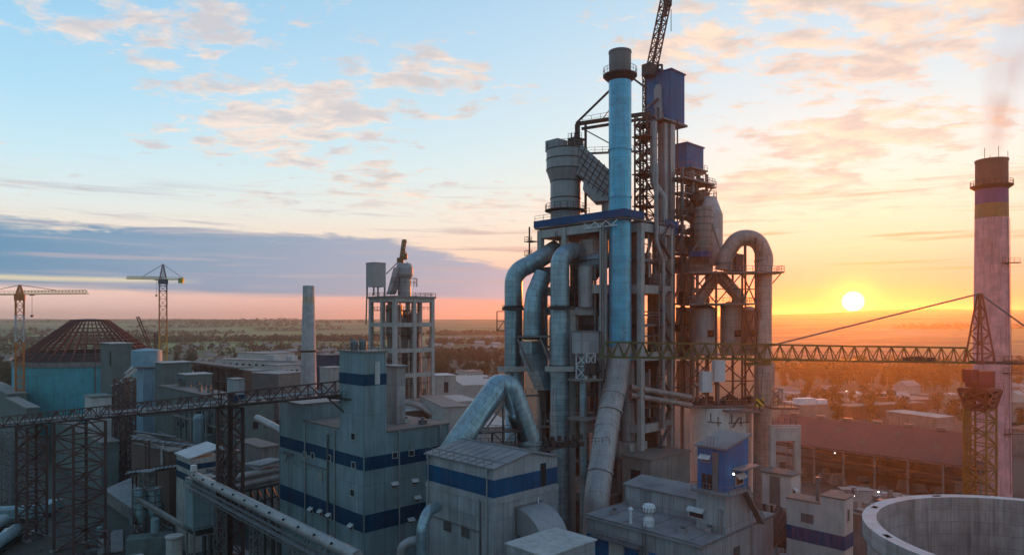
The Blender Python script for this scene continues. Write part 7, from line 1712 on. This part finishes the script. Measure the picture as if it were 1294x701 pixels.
# flat slate cloud bank over the left horizon
cv = N.new('ShaderNodeCombineXYZ'); L.new(ma('MULTIPLY', az, .05), cv.inputs[0]); L.new(ma('MULTIPLY', el, .42), cv.inputs[1])
n_edge = ntx(cv.outputs[0], (2.2, 2.2, 1), 8, .68, .5)
n_st = ntx(cv.outputs[0], (1.4, 3.2, 1), 8, .66, .3, (4, 1, 0))
top = ma('ADD', mr(az, -11, 1, 6.9, 4.3), ma('MULTIPLY', ma('SUBTRACT', n_edge, .5), 3.4))
low = ma('ADD', mr(az, -40, 0, 2.35, 1.6), ma('MULTIPLY', ma('SUBTRACT', n_st, .5), .9))
bank = ma('MULTIPLY', mr(ma('SUBTRACT', top, el), -.05, .5), mr(ma('SUBTRACT', el, low), -.05, .35))
bank = ma('MULTIPLY', bank, mr(az, 9, 1)); bank = ma('MULTIPLY', bank, mr(az, -75, -55))
bcol = mixc(mr(az, -38, 0), lin((66, 134, 172)), lin((164, 168, 184)))
bcol = mixc(ma('MULTIPLY', mr(n_st, .45, .65), .5), bcol, lin((128, 158, 184)))
out = mixc(ma('MULTIPLY', bank, .93), out, bcol)
# thin streaks
st = ntx(cv.outputs[0], (1.1, 3.4, 1), 7, .65, .3, (9, 3, 0))
smask = ma('MULTIPLY', mr(st, .53, .63), ma('MULTIPLY', mr(el, 1.2, 2.4), mr(el, 12.5, 7)))
scol = mixc(mr(daz, 40, 8), lin((168, 166, 178)), lin((214, 150, 110)))
out = mixc(ma('MULTIPLY', smask, .7), out, scol)
lg = ma('MULTIPLY', mr(ma('ABSOLUTE', ma('SUBTRACT', el, ma('ADD', 2.75, ma('MULTIPLY', n_st, .4)))), .28, .05), ma('MULTIPLY', mr(az, -24, -29), mr(az, -60, -48)))
out = mixc(ma('MULTIPLY', lg, .7), out, lin((238, 220, 180)))
# sun disc and its glow in the sky
dt = N.new('ShaderNodeVectorMath'); dt.operation = 'DOT_PRODUCT'; L.new(D_, dt.inputs[0]); dt.inputs[1].default_value = sd
ang = ma('MULTIPLY', ma('ARCCOSINE', ma('MINIMUM', dt.outputs['Value'], 1.0)), 180/math.pi)
glow = ma('POWER', mr(ang, 12, 0), 3.0)
out = mixc(ma('MULTIPLY', glow, .3), out, (1.0, .50, .22))
halo = ma('POWER', mr(ang, 3.2, .7), 2.5); out = mixc(halo, out, (1.5, .78, .24))
disc = mr(ang, .80, .6); out = mixc(disc, out, (6.0, 5.0, 2.6))
sc10 = N.new('ShaderNodeVectorMath'); sc10.operation = 'SCALE'; L.new(out, sc10.inputs[0]); sc10.inputs['Scale'].default_value = 10.0
fin = mixc(.015, sc10.outputs[0], sky.outputs[0])
L.new(fin, bg.inputs['Color'])
sun = bpy.data.lights.new('sun', 'SUN'); sun.energy = 4.6; sun.angle = R(.6); sun.color = (1, .23, .02)
so = bpy.data.objects.new('sun', sun); COL.objects.link(so); so.rotation_euler = (-sd).to_track_quat('-Z', 'Y').to_euler()
cam = bpy.data.cameras.new('camera'); cam.sensor_width = 36; cam.lens = 36*F/1294; cam.shift_y = (HY-350.5)/1294; cam.clip_end = 40000; cam.clip_start = .5
co = bpy.data.objects.new('camera', cam); COL.objects.link(co); co.location = (0, 0, CH); co.rotation_euler = (R(90), 0, 0); SC.camera = co
vs_ = SC.view_settings; vs_.view_transform = 'Standard'; vs_.look = 'None'; vs_.gamma = 1; vs_.use_curve_mapping = False; vs_.exposure = .26
SC.cycles.volume_bounces = 0; SC.cycles.max_bounces = 5; SC.cycles.diffuse_bounces = 3; SC.cycles.sample_clamp_indirect = 4
